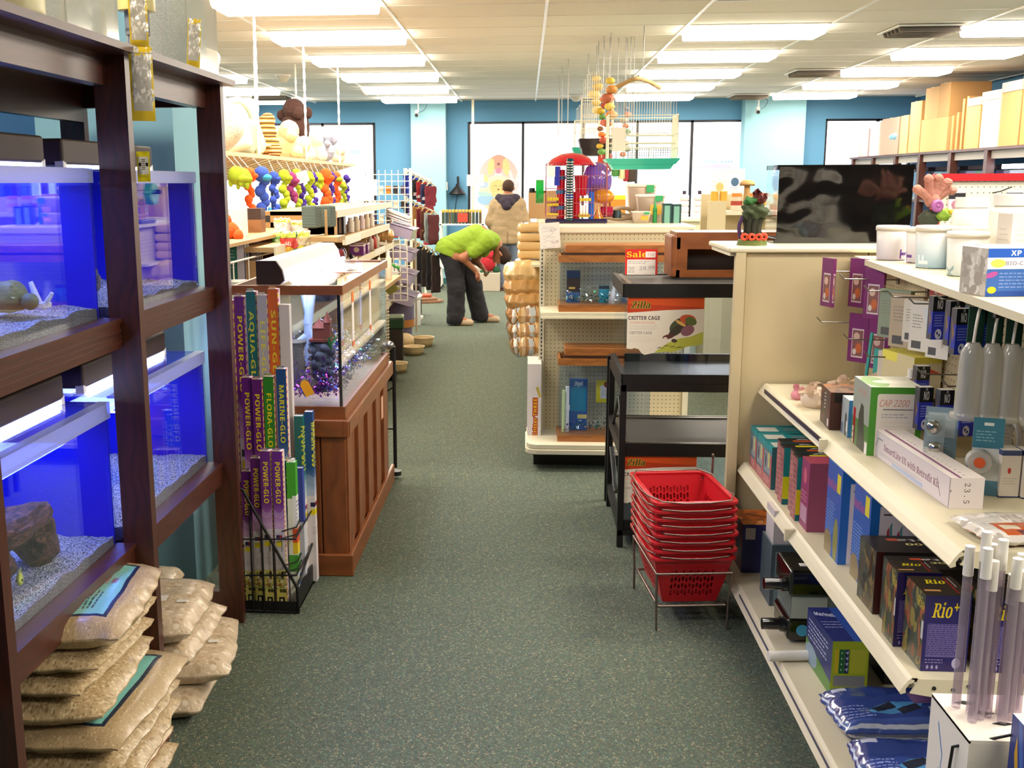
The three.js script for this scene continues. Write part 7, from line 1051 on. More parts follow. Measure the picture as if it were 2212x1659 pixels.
[[1.16, 'lavender clear bin of bones, top of four', 0x9a7038], [0.93, 'lavender clear bin of bones, second of four', 0xa87a3c], [0.7, 'lavender clear bin of bones, third of four', 0xb08a50], [0.47, 'lavender clear bin of bones, lowest of four', 0xb89a68]].forEach(([y, l, c], i) => {
  const b = thing('bone_bin', l, 'bin', [-1.31, y, -11.2]);
  part(b, 'bin', openBox(0.26, 0.1, 0.5, 0.006).rotateZ(-0.28), binM); part(b, 'lid', bc(0.26, 0.006, 0.5, 0.02, 0.11, 0).rotateZ(-0.28), binM);
  part(b, 'bones', mg([...Array(14)].map((_, k) => sp(0.035, rr(-0.08, 0.08), 0.05, -0.2 + k * 0.03, 1, 0.7, 1.4, 7))).rotateZ(-0.28), mat(c, 0.7)).userData.kind = 'stuff';
});
part(ps, 'bin_post', mg([bx(-1.19, -1.17, 0.1, 1.32, -11.46, -11.44), bx(-1.45, -1.43, 0.1, 1.32, -11.46, -11.44)]), M.gridWhite);
single('bone_bag', 'bag of golden tan bones under the clear bin lids', 'bag', rough(pillow(0.22, 0.12, 0.3, 5), 0.015, 12, 3), M.chew, [-1.423, 1.192, -10.6], 0.2);
const stack = [['flat pink-white pack', 0xd8c8cc], ['flat pale pack', 0xe4dcd8], ['flat cream pack', 0xdcd0c0]]; stack.forEach(([n, c], i) => single('flat_pack', n + ' sloping on the bins, ' + ['lowest', 'middle', 'top'][i], 'packet', rb(0.26, 0.02, 0.3, 0.006).rotateZ(-0.35), mat(c, 0.4), [-1.33, 1.325 + i * 0.028, -11.25]));
// dog clothes on face-out arms
const arms = thing('clothing_rack', 'white sloping arms carrying small pet clothes', 'rack');
for (const [y, z] of [[1.86, -13.4], [1.5, -13.4], [1.03, -13.4]]) part(arms, 'arm', tube([[-1.48, y, z], [-1.14, y - 0.13, z + 0.35]], 0.009), M.gridWhite);
part(arms, 'back_post', bx(-1.52, -1.48, 0, 1.88, -13.44, -13.4), M.gridWhite); part(arms, 'foot', bx(-1.56, -1.3, 0, 0.03, -13.5, -13.3), M.gridWhite);
function garment(l, c, x, y, z, w, h, acc) { const g = thing('pet_garment', l, 'garment', [x, y, z], 0.8); g.userData.group = 'pet clothes on sloping arms'; part(g, 'cloth', rough(new THREE.BoxGeometry(w, h, 0.025, 5, 8, 1).translate(0, -h / 2, 0), 0.02, 13, x * 7 + y), mat(c, 0.85)); part(g, 'hanger', tube([[-w * 0.4, 0, 0], [0, 0.05, 0], [w * 0.4, 0, 0]], 0.006), mat(0xc8a064, 0.6)); if (acc) part(g, 'trim', bc(w * 0.9, h * 0.16, 0.03, 0, -h * 0.72, 0), mat(acc, 0.8)); }
[['royal blue pet shirt, nearest the grid on the top arm', 0x1c2f8a, 0, 0x3a4fb0], ['royal blue pet shirt, second on the top arm', 0x22389a, 1], ['black pet shirt, third on the top arm', 0x17161c, 2, 0xc8c0c0], ['red pet shirt with white trim, on the top arm', 0x8a1420, 3, 0xd8d0d0], ['navy and white pet shirt, sixth on the top arm', 0x23244a, 4, 0xd8d4dc], ['dark red pet shirt, last on the top arm', 0x6a1428, 5]].forEach(([l, c, i, a]) => garment(l, c, -1.45 + i * 0.058, 1.79 - i * 0.026, -13.33 + i * 0.05, 0.16, 0.24, a));
[['navy pet coat, nearest the grid on the middle arm', 0x272a4a, 0], ['purple and blue pet coat, second on the middle arm', 0x4a3a7a, 1, 0x8a3a5a], ['tan and dark pet coat, third on the middle arm', 0xa87a3c, 2, 0x2a2430], ['dark red pet coat, fourth on the middle arm', 0x6a1020, 3], ['brown pet coat, fifth on the middle arm', 0x5a2c1c, 4, 0xb88a5a], ['grey pet coat, sixth on the middle arm', 0x8a9490, 5], ['maroon pet coat, last on the middle arm', 0x4a1018, 6]].forEach(([l, c, i, a]) => garment(l, c, -1.45 + i * 0.055, 1.45 - i * 0.022, -13.33 + i * 0.05, 0.15, 0.36, a));
[['grey-brown leash bundle, nearest on the lowest arm', 0x4a4244, 0], ['yellow striped leash bundle on the lowest arm', 0x9a7a2a, 1], ['black leash bundle, third on the lowest arm', 0x1e1a1c, 2], ['dark leather leash bundle, fourth on the lowest arm', 0x2c2018, 3], ['black leash bundle, fifth on the lowest arm', 0x18161a, 4], ['brown leash bundle, last on the lowest arm', 0x33241e, 5]].forEach(([l, c, i]) => garment(l, c, -1.44 + i * 0.068, 0.98 - i * 0.03, -13.33 + i * 0.055, 0.13, 0.46));
[[0x7a1a28, 1.27], [0x8a2430, 1.1], [0x922634, 0.92]].forEach(([c, y], i) => garment(['dark red pet jacket, top of three on the wall', 'red pet jacket, middle of three on the wall', 'red pet jacket, lowest of three on the wall'][i], c, -1.43, y + 0.1, -15.8, 0.18, 0.22, 0xd8a0a0));
part(arms, 'wall_post', bx(-1.5, -1.47, 0, 1.45, -15.85, -15.8), M.gridWhite);
single('floor_bin', 'dark maroon fabric bin on the floor under the pet clothes', 'bin', rough(rb(0.3, 0.42, 0.3, 0.03, 0, 0.21, 0, 3), 0.012, 8, 2), mat(0x241418, 0.85), [-1.5, 0.0, -13.7]);
// floor goods
single('litter_box', 'blue and white carton standing on the carpet by the shelves', 'carton', cartonGeo(0.2, 0.3, 0.2), cartonMat(x => { fill(x, '#ccd0d0'); fill(x, '#8ab4d0', 0, 0, 130, 256); }, null, x => fill(x, '#e4e0dc')), [-1.37, 0, -12.85], 0.1);
single('white_cloth', 'crumpled white bag on the blue and white carton', 'bag', rough(new THREE.IcosahedronGeometry(0.1, 3).scale(1.1, 0.5, 1), 0.04, 13, 6), M.whiteMatte, [-1.36, 0.345, -12.85]);
const bin = thing('plastic_bin', 'lavender tinted plastic bin with plush heap on the floor', 'bin', [-1.36, 0, -11.35]);
part(bin, 'body', lathe([[0, 0.005], [0.13, 0.005], [0.14, 0.02], [0.145, 0.16], [0.165, 0.2], [0.17, 0.5], [0.18, 0.52], [0.172, 0.53], [0.16, 0.5], [0.13, 0.03], [0, 0.03]], 28), phy(0x8a84b4, 0.25, { transmission: 0.3, thickness: 0 })); part(bin, 'label', cy(0.172, 0.17, 0.08, 0, 0.22, 0, 20, true), mat(0xb87a3a, 0.5));
plush('plush_toy', 'red and white plush heap in the lavender bin, left', mat(0xd8c8c0, 0.95), [-1.41, 0.5, -11.35], 1, [[0, 0.06, 0, 0.08], [0.03, 0.14, 0.02, 0.05]]);
plush('plush_toy', 'red plush on the lavender bin rim', mat(0xa81c1c, 0.95), [-1.45, 0.52, -11.28], 1, [[0, 0.03, 0, 0.05], [-0.01, 0.12, 0.0, 0.04]]);
plush('plush_toy', 'spotted grey plush in the lavender bin, right', mat(0xb4aebc, 0.95), [-1.29, 0.5, -11.4], 1, [[0, 0.06, 0, 0.07], [0.02, 0.13, 0, 0.05]]);
const can2 = thing('trash_bin', 'dark brown bin with a green flip top on the floor', 'bin', [-1.24, 0, -10.05], 0.1);
part(can2, 'body', mg([rb(0.15, 0.36, 0.2, 0.015, 0, 0.18, 0)]), mat(0x2e2420, 0.5)); part(can2, 'lid', mg([rb(0.17, 0.11, 0.22, 0.02, 0, 0.39, 0)]), mat(0x1d4028, 0.4)); part(can2, 'lid_frame', mg([bc(0.16, 0.012, 0.02, 0, 0.45, 0.1), bc(0.16, 0.012, 0.02, 0, 0.45, -0.1), bc(0.02, 0.012, 0.2, 0.075, 0.45, 0), bc(0.02, 0.012, 0.2, -0.075, 0.45, 0), bc(0.16, 0.012, 0.03, 0, 0.45, 0)]), mat(0x9aa890, 0.5));
const bowlGeo = (r, h) => lathe([[0, 0.0], [r * 0.86, 0.0], [r * 0.92, h * 0.5], [r, h * 0.9], [r * 1.08, h], [r * 0.98, h], [r * 0.9, h * 0.9], [r * 0.8, h * 0.2], [0, h * 0.15]], 28);
M.bowl = mat(0xdcc49a, 0.4);
single('pet_bowl', 'cream pet bowl nearest the display aquarium', 'bowl', bowlGeo(0.1, 0.085), M.bowl, [-1.17, 0, -9.55]);
single('pet_bowl', 'cream pet bowl in the middle of the floor row', 'bowl', bowlGeo(0.11, 0.085), M.bowl, [-1.12, 0, -10.55]);
single('pet_bowl', 'cream pet bowl farthest along the floor row', 'bowl', bowlGeo(0.12, 0.1), M.bowl, [-1.08, 0, -11.1]);
single('upturned_bowl', 'cream bowl upturned against the dark bin', 'bowl', sp(0.09, 0, 0.02, 0, 1, 1, 0.9, 20), M.bowl, [-1.22, 0.08, -10.75]);
single('pet_bowl', 'black pet bowl in front of the cream ones', 'bowl', bowlGeo(0.075, 0.07), M.black, [-1.19, 0, -9.15]);
single('pet_bowl', 'small black pet bowl nearest the cabinet', 'bowl', bowlGeo(0.07, 0.06), M.black, [-1.25, 0, -8.85]);
single('floor_tray', 'low stack of flat brown packages on the carpet', 'package', mg([rb(0.3, 0.04, 0.36, 0.01, 0, 0.02, 0), rb(0.26, 0.035, 0.3, 0.01, -0.04, 0.058, 0.02).rotateY(0.1), rb(0.06, 0.02, 0.1, 0.008, 0.17, 0.03, 0.1)]), mat(0x8a6248, 0.7), [-1.4, 0, -15.3], 0.3);
single('wrapped_toy', 'red and gold wrapped packets on the flat packages', 'packet', rough(rb(0.2, 0.04, 0.2, 0.015, 0, 0.02, 0, 3), 0.012, 20, 4), mat(0xb0482c, 0.5), [-1.45, 0.078, -15.3]);
single('diamond_sign', 'olive diamond-shaped card hanging past the aquarium', 'sign', bc(0.1, 0.1, 0.003).rotateZ(0.78).scale(1.2, 0.8, 1), mat(0x9a9448, 0.6), [-1.148, 0.82, -9]);
single('white_tray', 'white spray bottles with green caps in a wire holder', 'tray', mg([bc(0.1, 0.05, 0.06, 0, 0.025, 0), ...[0, 1, 2].map(i => cy(0.014, 0.014, 0.08, -0.035 + i * 0.035, 0.08, 0, 10))]), M.whiteMatte, [-1.202, 0.866, -9.6]);
single('green_cap_bottles', 'bright green bottle lying on the white holder', 'bottle', cy(0.016, 0.016, 0.09, 0, 0, 0, 12).rotateZ(1.1), mat(0x2f8a2f, 0.4), [-1.179, 0.962, -9.6]);

// ---------- far end of the shop ----------
const rr1 = thing('rolling_rack', 'white rolling rack with seed sticks in its top tray', 'rack', [-1.02, 0, -17.25]);
part(rr1, 'frame', mg([bx(-0.35, -0.325, 0.06, 1.26, 0.15, 0.175), bx(0.325, 0.35, 0.06, 1.26, 0.15, 0.175), bx(-0.35, -0.325, 0.06, 1.26, -0.175, -0.15), bx(0.325, 0.35, 0.06, 1.26, -0.175, -0.15)]), M.white);
for (const y of [1.05, 0.36]) part(rr1, 'shelf', bx(-0.35, 0.35, y - 0.02, y, -0.175, 0.175), M.white);
for (const [x, z] of [[-0.34, 0.16], [0.34, 0.16], [-0.34, -0.16], [0.34, -0.16]]) part(rr1, 'caster', cy(0.03, 0.03, 0.02, x, 0.03, z, 12).rotateX(0), M.black);
part(rr1, 'red_card', bc(0.16, 0.14, 0.004, 0.02, 1.15, 0.185), mat(0xd8402a, 0.5), 'red-orange price card');
for (let i = 0; i < 12; i++) single('seed_stick', `yellow-tipped seed stick in the white rack tray, place ${['one', 'two', 'three', 'four', 'five', 'six', 'seven', 'eight', 'nine', 'ten', 'eleven', 'twelve'][i]} from the left`, 'seed stick', mg([rb(0.045, 0.18, 0.045, 0.012, 0, 0.09, 0)]), mat([0x3a4a34, 0x2a3a3a, 0x5a4a2a][i % 3], 0.7), [-1.32 + i * 0.054, 1.0505, -17.2], 0, 'seed sticks in the white rack').add((() => { const o = new THREE.Mesh(rb(0.05, 0.05, 0.05, 0.015, 0, 0.2, 0), mat(0xc8a040, 0.7)); o.name = 'tip'; return o; })());
const cl = thing('clamp_lamp', 'black clamp lamp with a cone shade hanging on the blue wall', 'lamp', [-1.16, 1.5, -18.3]);
part(cl, 'shade', lathe([[0.02, 0.14], [0.045, 0.13], [0.14, 0.02], [0.15, 0], [0.13, 0.015], [0.03, 0.11]], 24), mat(0x1a1414, 0.4, { side: THREE.DoubleSide })); part(cl, 'stem', mg([cy(0.02, 0.02, 0.16, 0.01, 0.22, 0, 10), cy(0.03, 0.03, 0.05, 0, 0.15, 0, 10)]), M.black); part(cl, 'cord', tube([[0, 0.0, -0.05], [-0.04, -0.2, -0.07], [-0.05, -0.5, -0.07]], 0.006, false, 6, true), M.black);
single('wall_switch', 'white switch plate on the side of the wall column', 'switch', rb(0.02, 0.14, 0.08, 0.004), M.white, [-1.33, 1.64, -18.2]);
// animals painted on the window, a generic dog, cat, rabbit and duck in an oval
const mural = canvasTex(512, 640, (x, w, h) => {
  x.clearRect(0, 0, w, h); blob(x, 250, 260, 236, 250, '#e6b8b4'); blob(x, 250, 420, 230, 200, '#e8cdb8');
  blob(x, 250, 80, 100, 80, '#c89a88'); blob(x, 160, 130, 40, 90, '#e2c48a', 0.15); blob(x, 340, 130, 40, 90, '#e2c48a', -0.15); blob(x, 250, 100, 18, 14, '#8a5a5a'); blob(x, 250, 170, 34, 30, '#cf8aa0'); for (let i = 0; i < 4; i++) blob(x, 215 + i * 24, 212, 10, 10, '#f4f0ec');
  poly(x, [[170, 260], [190, 300], [150, 310]], '#ecd0a0'); poly(x, [[330, 260], [350, 310], [310, 300]], '#ecd0a0'); blob(x, 250, 350, 100, 84, '#e6bf80'); for (const a of [-36, 36]) { x.strokeStyle = '#7a5a4a'; x.lineWidth = 5; x.beginPath(); x.arc(250 + a, 345, 16, 3.4, 6.0); x.stroke(); } blob(x, 250, 372, 12, 9, '#8a4a4a'); blob(x, 240, 500, 110, 110, '#e8c48c'); blob(x, 250, 470, 60, 26, '#9ad0c8');
  blob(x, 430, 330, 60, 80, '#c8c0c8'); blob(x, 400, 230, 18, 70, '#d4ccd4', -0.3); blob(x, 470, 250, 18, 70, '#d4ccd4', 0.2); blob(x, 450, 480, 70, 110, '#cfc8cf'); blob(x, 420, 340, 10, 14, '#f8f4f4');
  blob(x, 90, 260, 40, 46, '#efd890'); blob(x, 70, 320, 60, 34, '#a8bcd8'); blob(x, 100, 480, 100, 60, '#9ac0dc'); blob(x, 80, 420, 90, 24, '#a8d8c8', 0.1);
});
struct('window_mural', new THREE.PlaneGeometry(0.74, 1.0).translate(-0.46, 1.66, WZ - 0.07), mat(0xffffff, 0.8, { map: mural, transparent: true, alphaTest: 0.3, side: THREE.DoubleSide }), winMid);
single('ceiling_pole', 'beige square pole dropping from the ceiling to the window sign', 'pole', bx(-0.02, 0.02, 0, 2.38, -0.02, 0.02), mat(0xe0d2b8, 0.6), [-0.87, 0.64, -17.76]);
const gcTex = canvasTex(256, 160, (x, w, h) => { fill(x, '#efe2d2'); text(x, 'Gift', 140, 40, 44, '#b8a090', { f: 'serif', w: 'italic' }); text(x, 'Certificates', 128, 84, 42, '#b8a090', { f: 'serif', w: 'italic' }); lines(x, 60, 112, 140, 1, 10, '#b8a090', 6); });
single('paper_sign', 'cream gift certificate sign fixed to the beige pole', 'sign', bc(0.28, 0.18, 0.004), mat(0xffffff, 0.7, { map: gcTex }), [-0.83, 1.735, -17.73]);
const lw2 = thing('slat_counter', 'low white slatted counter front below the window', 'counter', [-0.25, 0, -17.85]);
for (let i = 0; i < 7; i++) part(lw2, 'slat', bx(-0.62, 1.0, 0.075 + i * 0.077, 0.147 + i * 0.077, -0.1, 0.1 + 0.004 * (i % 2)), M.cream);
part(lw2, 'core', bx(-0.61, 0.99, 0.0, 0.6, -0.1, 0.09), mat(0x6a5a48, 0.8));
single('door_mat', 'brown rubber mat on the carpet before the counter', 'mat', rb(1.3, 0.014, 0.62, 0.006, 0, 0.007, 0), mat(0x5a2f22, 0.9), [-0.1, 0, -17.25]);
plush('plush_toy', 'red and green stuffed toy hanging behind the bending man', mat(0xa01420, 0.9), [-0.6, 0.3, -17.0], 1, [[0, 0.12, 0, 0.13], [0.05, 0.25, 0, 0.09], [-0.05, 0.28, 0.02, 0.05]]).add((() => { const o = new THREE.Mesh(mg([sp(0.06, 0.14, 0.03, 0.03), sp(0.04, -0.08, 0.0, 0.06)]), mat(0x1a4a2c, 0.9)); o.name = 'feet'; return o; })());
single('plush_stand', 'low grey crate the stuffed toy sits on', 'crate', rb(0.4, 0.29, 0.3, 0.01, 0, 0.145, 0), mat(0xb8ab98, 0.7), [-0.6, 0, -17.0]);
const bk = thing('sweet_bucket', 'clear bucket of colourful sweets beside the coat wearer', 'bucket', [-0.7, 0.61, -17.8]); part(bk, 'bucket', lathe([[0, 0], [0.12, 0], [0.14, 0.22], [0.135, 0.22], [0.115, 0.01], [0, 0.01]], 20), M.acryl); part(bk, 'sweets', sp(0.11, 0, 0.09, 0, 1, 0.8, 1, 14), mat(0xc08a8a, 0.6)); part(bk, 'band', cy(0.135, 0.13, 0.04, 0, 0.15, 0, 20, true), mat(0x8a9ac0, 0.5));
// ceiling bits
function detector(l, p) { const d = thing('smoke_detector', l, 'detector', p); part(d, 'base', cy(0.1, 0.1, 0.02, 0, -0.01, 0, 20), M.white); part(d, 'dome', lathe([[0, -0.1], [0.05, -0.09], [0.09, -0.03], [0.1, -0.02]], 20), mat(0xe0d6c8, 0.5, { side: THREE.DoubleSide })); }
detector('round ceiling speaker dome above the hanging shelf', [-2.99, 3.015, -13.35]); detector('round ceiling dome between the right-hand lights', [1.9, 3.015, -13.6]); detector('small ceiling detector near the window wall', [0.76, 3.015, -17.0]); detector('small ceiling detector over the far left lights', [-2.27, 3.015, -15.4]);
function vent(l, p) { const v = thing('ceiling_vent', l, 'vent', p); part(v, 'frame', mg([bc(0.58, 0.012, 0.03, 0, -0.006, 0.275), bc(0.58, 0.012, 0.03, 0, -0.006, -0.275), bc(0.03, 0.012, 0.52, 0.275, -0.006, 0), bc(0.03, 0.012, 0.52, -0.275, -0.006, 0)]), M.white); for (let i = 0; i < 5; i++) part(v, 'louvre', bc(0.52, 0.004, 0.07, 0, 0, 0).rotateX(0.7).translate(0, -0.03, -0.2 + i * 0.1), mat(0xa89c90, 0.5)); part(v, 'duct', bc(0.5, 0.01, 0.5, 0, -0.002, 0), mat(0x5a5048, 0.8)); }
vent('square ceiling vent nearest the camera, right of the lights', [3.46, 3.013, -10.02]); vent('square ceiling vent midway along the right', [3.5, 3.013, -13.72]); vent('square ceiling vent by the right window column', [3.46, 3.013, -17.4]); vent('square ceiling vent at the far left', [-3.9, 3.013, -16.6]);
function cam(l, p) { const c = thing('security_camera', l, 'camera', p); part(c, 'mount', mg([cy(0.04, 0.02, 0.04, 0, -0.02), cy(0.012, 0.012, 0.16, 0, -0.1)]), M.white); part(c, 'body', mg([cy(0.03, 0.03, 0.12, 0, 0, 0, 12).rotateX(1.1).translate(-0.02, -0.2, 0.04)]), mat(0xc8c0b8, 0.4)); part(c, 'lens', cy(0.026, 0.026, 0.02, 0, 0, 0, 12).rotateX(1.1).translate(-0.02, -0.235, 0.1), M.black); part(c, 'cord', tube([[0.02, -0.02, 0], [0.14, -0.04, 0], [0.1, -0.14, 0], [0.0, -0.19, 0.02]], 0.004, false, 6, true), M.black); }
cam('small white security camera before the left column', [-1.78, 3.018, -17.95]); cam('small white security camera before the right column', [3.72, 3.018, -17.9]);
const exitTex = canvasTex(256, 128, (x, w, h) => { fill(x, '#8f8a8e'); text(x, 'EXIT', 128, 66, 104, '#e8303c', { sx: 0.92 }); });
const ex = thing('exit_sign', 'grey exit sign with red letters hanging at the far left', 'sign', [-4.52, 2.76, -17.3]); part(ex, 'housing', rb(0.34, 0.22, 0.06, 0.008, 0, 0.11, 0), mat(0x8f8a8e, 0.5)); part(ex, 'face', new THREE.PlaneGeometry(0.31, 0.19).translate(0, 0.11, 0.0315), mat(0xffffff, 0.5, { map: exitTex })); part(ex, 'hanger', cy(0.01, 0.01, 0.04, 0, 0.24), M.white);
// ---------- goods on the end-cap top ----------
const YC = 1.4435;
const hc = thing('hamster_cage', 'tall wire hamster cage with coloured tubes and a red dome', 'cage', [0.325, YC, -7.1]);
{ const tr_ = (c, o = 0.45) => phy(c, 0.1, { transmission: o, thickness: 0, clearcoat: 0.6 });
  const RED = tr_(0xd0142c, 0.35), PURP = tr_(0x8a6ab8, 0.5), GRN = tr_(0x28c050, 0.35), YEL = mat(0xd8c020, 0.4), ORA = tr_(0xe89a1c, 0.4), BLUE = phy(0x16306a, 0.15, { clearcoat: 1 }), TEAL = phy(0x123a3c, 0.12, { clearcoat: 1 });
  part(hc, 'base_tray', rb(0.4, 0.03, 0.3, 0.01, 0, 0.015, 0), tr_(0x2a2450, 0.4));
  const wires = []; for (let i = 0; i <= 20; i++) { const x = -0.19 + i * 0.019; wires.push(bc(0.0022, 0.34, 0.0022, x, 0.21, 0.145), bc(0.0022, 0.34, 0.0022, x, 0.21, -0.145)); } for (let i = 0; i <= 14; i++) { const z = -0.145 + i * 0.0207; wires.push(bc(0.0022, 0.34, 0.0022, -0.195, 0.21, z), bc(0.0022, 0.34, 0.0022, 0.195, 0.21, z)); } for (const y of [0.05, 0.13, 0.22, 0.3, 0.38]) wires.push(tube([[-0.195, y, 0.145], [0.195, y, 0.145], [0.195, y, -0.145], [-0.195, y, -0.145]], 0.002, true, 5));
  part(hc, 'wire_walls', mg(wires), mat(0xb0686a, 0.35, { metalness: 0.5 })).userData.kind = 'stuff';
  part(hc, 'dome_roof', lathe([[0, 0.45], [0.07, 0.44], [0.13, 0.41], [0.165, 0.37], [0.16, 0.368], [0.12, 0.4], [0, 0.44]], 28).translate(-0.03, 0, 0), RED);
  const ring = []; for (let i = 0; i < 22; i++) ring.push(new THREE.TorusGeometry(0.024, 0.0045, 6, 16).rotateX(Math.PI / 2).translate(-0.045, 0.04 + i * 0.0165, 0.15)); part(hc, 'tube_rings', mg(ring), M.chrome); part(hc, 'climbing_tube', cy(0.022, 0.022, 0.39, -0.045, 0.215, 0.15, 18), TEAL); part(hc, 'tube_joint', mg([cy(0.027, 0.027, 0.03, -0.045, 0.17, 0.15, 16)]), BLUE);
  part(hc, 'side_tube', mg([cy(0.026, 0.026, 0.32, -0.1, 0.18, 0.1, 16), cy(0.024, 0.024, 0.2, 0.0, 0.1, 0.1, 16)]), RED); part(hc, 'side_tube', mg([cy(0.036, 0.045, 0.13, 0.03, 0.24, 0.08, 18)]), RED); part(hc, 'tube_collar', mg([0.1, 0.2, 0.29].map(y => cy(0.031, 0.031, 0.025, -0.1, y, 0.1, 16))), tr_(0x4a8ac8, 0.4));
  for (const [x, y] of [[-0.15, 0.155], [-0.15, 0.12], [-0.15, 0.055], [0.055, 0.15], [0.05, 0.048]]) part(hc, 'yellow_step', rb(0.075, 0.02, 0.1, 0.004, x, y, 0.09), YEL);
  part(hc, 'wheel', mg([cy(0.078, 0.078, 0.05, 0, 0, 0, 24).rotateZ(Math.PI / 2).translate(-0.235, 0.2, 0.02)]), GRN); part(hc, 'wheel_hub', mg([cy(0.02, 0.02, 0.03, -0.285, 0.21, 0.02, 10), bc(0.09, 0.008, 0.008, -0.24, 0.2, 0.075)]), M.black);
  part(hc, 'purple_dome', sp(0.11, 0.14, 0.27, -0.05, 0.9, 1.1, 0.9, 22), PURP); part(hc, 'orange_dome', sp(0.075, 0.175, 0.17, 0.06, 1, 0.65, 1, 20), ORA); part(hc, 'orange_cone', new THREE.ConeGeometry(0.05, 0.1, 18).translate(0.14, 0.06, 0.1), ORA);
  part(hc, 'right_tube', mg([cy(0.018, 0.018, 0.18, 0.095, 0.11, 0.12, 14)]), phy(0x1a5ac0, 0.15, { clearcoat: 1 })); part(hc, 'purple_barrel', cy(0.04, 0.04, 0.07, 0, 0, 0, 18).rotateZ(Math.PI / 2).translate(-0.13, 0.095, 0.08), PURP); part(hc, 'red_barrel', cy(0.035, 0.035, 0.08, 0, 0, 0, 18).rotateZ(Math.PI / 2).translate(0.2, 0.07, 0.02), tr_(0xb81c48, 0.3)); part(hc, 'dark_cup', cy(0.03, 0.024, 0.05, 0.27, 0.055, 0.02, 16), mat(0x16302e, 0.3));
  part(hc, 'white_label', bc(0.05, 0.07, 0.002, -0.165, 0.33, 0.149), M.white); part(hc, 'bottle', cy(0.02, 0.02, 0.12, -0.125, 0.3, 0.13, 14), phy(0x2a2f9a, 0.2, { clearcoat: 0.8 }));
}
single('cardboard_box', 'plain kraft box behind the hamster cage on the left', 'box', rb(0.22, 0.2, 0.25, 0.004, 0, 0.1, 0), mat(0xb08a5c, 0.8), [0.13, YC, -8.0]);
goods('yellow-topped wooden feeder behind the cage', x => { fill(x, '#c8862a'); fill(x, '#6a2a14', 40, 60, 24, 196); fill(x, '#e8d82a', 0, 0, 256, 50); }, null, 0.15, 0.16, 0.14, [0.68, YC, -8.3], 0, 'bird_feeder', 'feeder');
goods('kraft carton standing behind the feeder', x => { fill(x, '#b89468'); fill(x, '#a07a4c', 0, 0, 256, 14); }, null, 0.13, 0.24, 0.12, [0.58, YC, -8.6]);
single('driftwood', 'heap of pale driftwood beside the hamster cage', 'driftwood', mg([tube([[0, 0.02, 0], [0.1, 0.05, 0.02], [0.2, 0.03, -0.02], [0.26, 0.06, 0]], 0.02, false, 7, true), tube([[0.02, 0.03, 0.06], [0.12, 0.02, 0.08], [0.24, 0.03, 0.05]], 0.018, false, 7, true), tube([[0.05, 0.07, 0.03], [0.15, 0.09, 0.02], [0.22, 0.07, 0.05]], 0.014, false, 7, true)]), mat(0xb8a284, 0.8), [0.5, YC, -7.35]);
function tote(l, p, w, h, c) { const g = thing('seed_container', l, 'container', p); part(g, 'body', mg([lathe([[0, 0], [w * 0.4, 0], [w * 0.5, h * 0.9], [w * 0.48, h * 0.9], [0, h * 0.88]], 4).rotateY(Math.PI / 4)]), phy(0xdcc8b4, 0.35, { transmission: 0.2, thickness: 0 })); part(g, 'lid', rb(w * 0.76, h * 0.1, w * 0.76, 0.008, 0, h * 0.95, 0), mat(0xe8d8c8, 0.4)); part(g, 'label', bc(w * 0.3, h * 0.35, 0.003, w * 0.12, h * 0.45, w * 0.34), mat(c, 0.5)); part(g, 'clip', bc(w * 0.2, h * 0.2, 0.004, w * 0.2, h * 0.86, w * 0.385), mat(0x2f9a5a, 0.5)); }
tote('tall translucent seed container with a green clip, behind', [0.79, YC, -7.5], 0.26, 0.25, 0xd8a040); tote('translucent seed container with a yellow label, in front', [0.82, YC, -7.2], 0.24, 0.18, 0xe0a83a); tote('short translucent seed container, lowest in front', [0.74, YC, -7.0], 0.16, 0.075, 0xe0a030);
single('glue_tube', 'small bottle with a tall green cone cap before the containers', 'bottle', mg([cy(0.014, 0.014, 0.08, 0, 0.04), new THREE.ConeGeometry(0.012, 0.08, 12).translate(0, 0.13, 0), cy(0.014, 0.014, 0.025, 0, 0.085)]), mat(0x2a8a4a, 0.4), [0.83, YC, -7.0]);
const tealBk = x => { fill(x, '#123a3a'); fill(x, '#6a9a88', 40, 30, 160, 226); };
goods('teal boxed pack, left of two on the end-cap top', tealBk, null, 0.055, 0.125, 0.08, [0.905, YC, -7.0]); goods('teal boxed pack, right of two on the end-cap top', tealBk, null, 0.055, 0.12, 0.08, [0.965, YC, -7.0]);
goods('dark striped cage card leaning at the end of the top', x => { fill(x, '#4a3a44'); for (let i = 0; i < 5; i++) fill(x, '#8a808a', 40, 40 + i * 40, 180, 8); fill(x, '#7a2a5a', 0, 0, 50, 256); fill(x, '#e8d020', 210, 0, 46, 60); fill(x, '#e04a2a', 210, 60, 46, 60); }, null, 0.13, 0.1, 0.03, [0.96, YC, -7.9]);
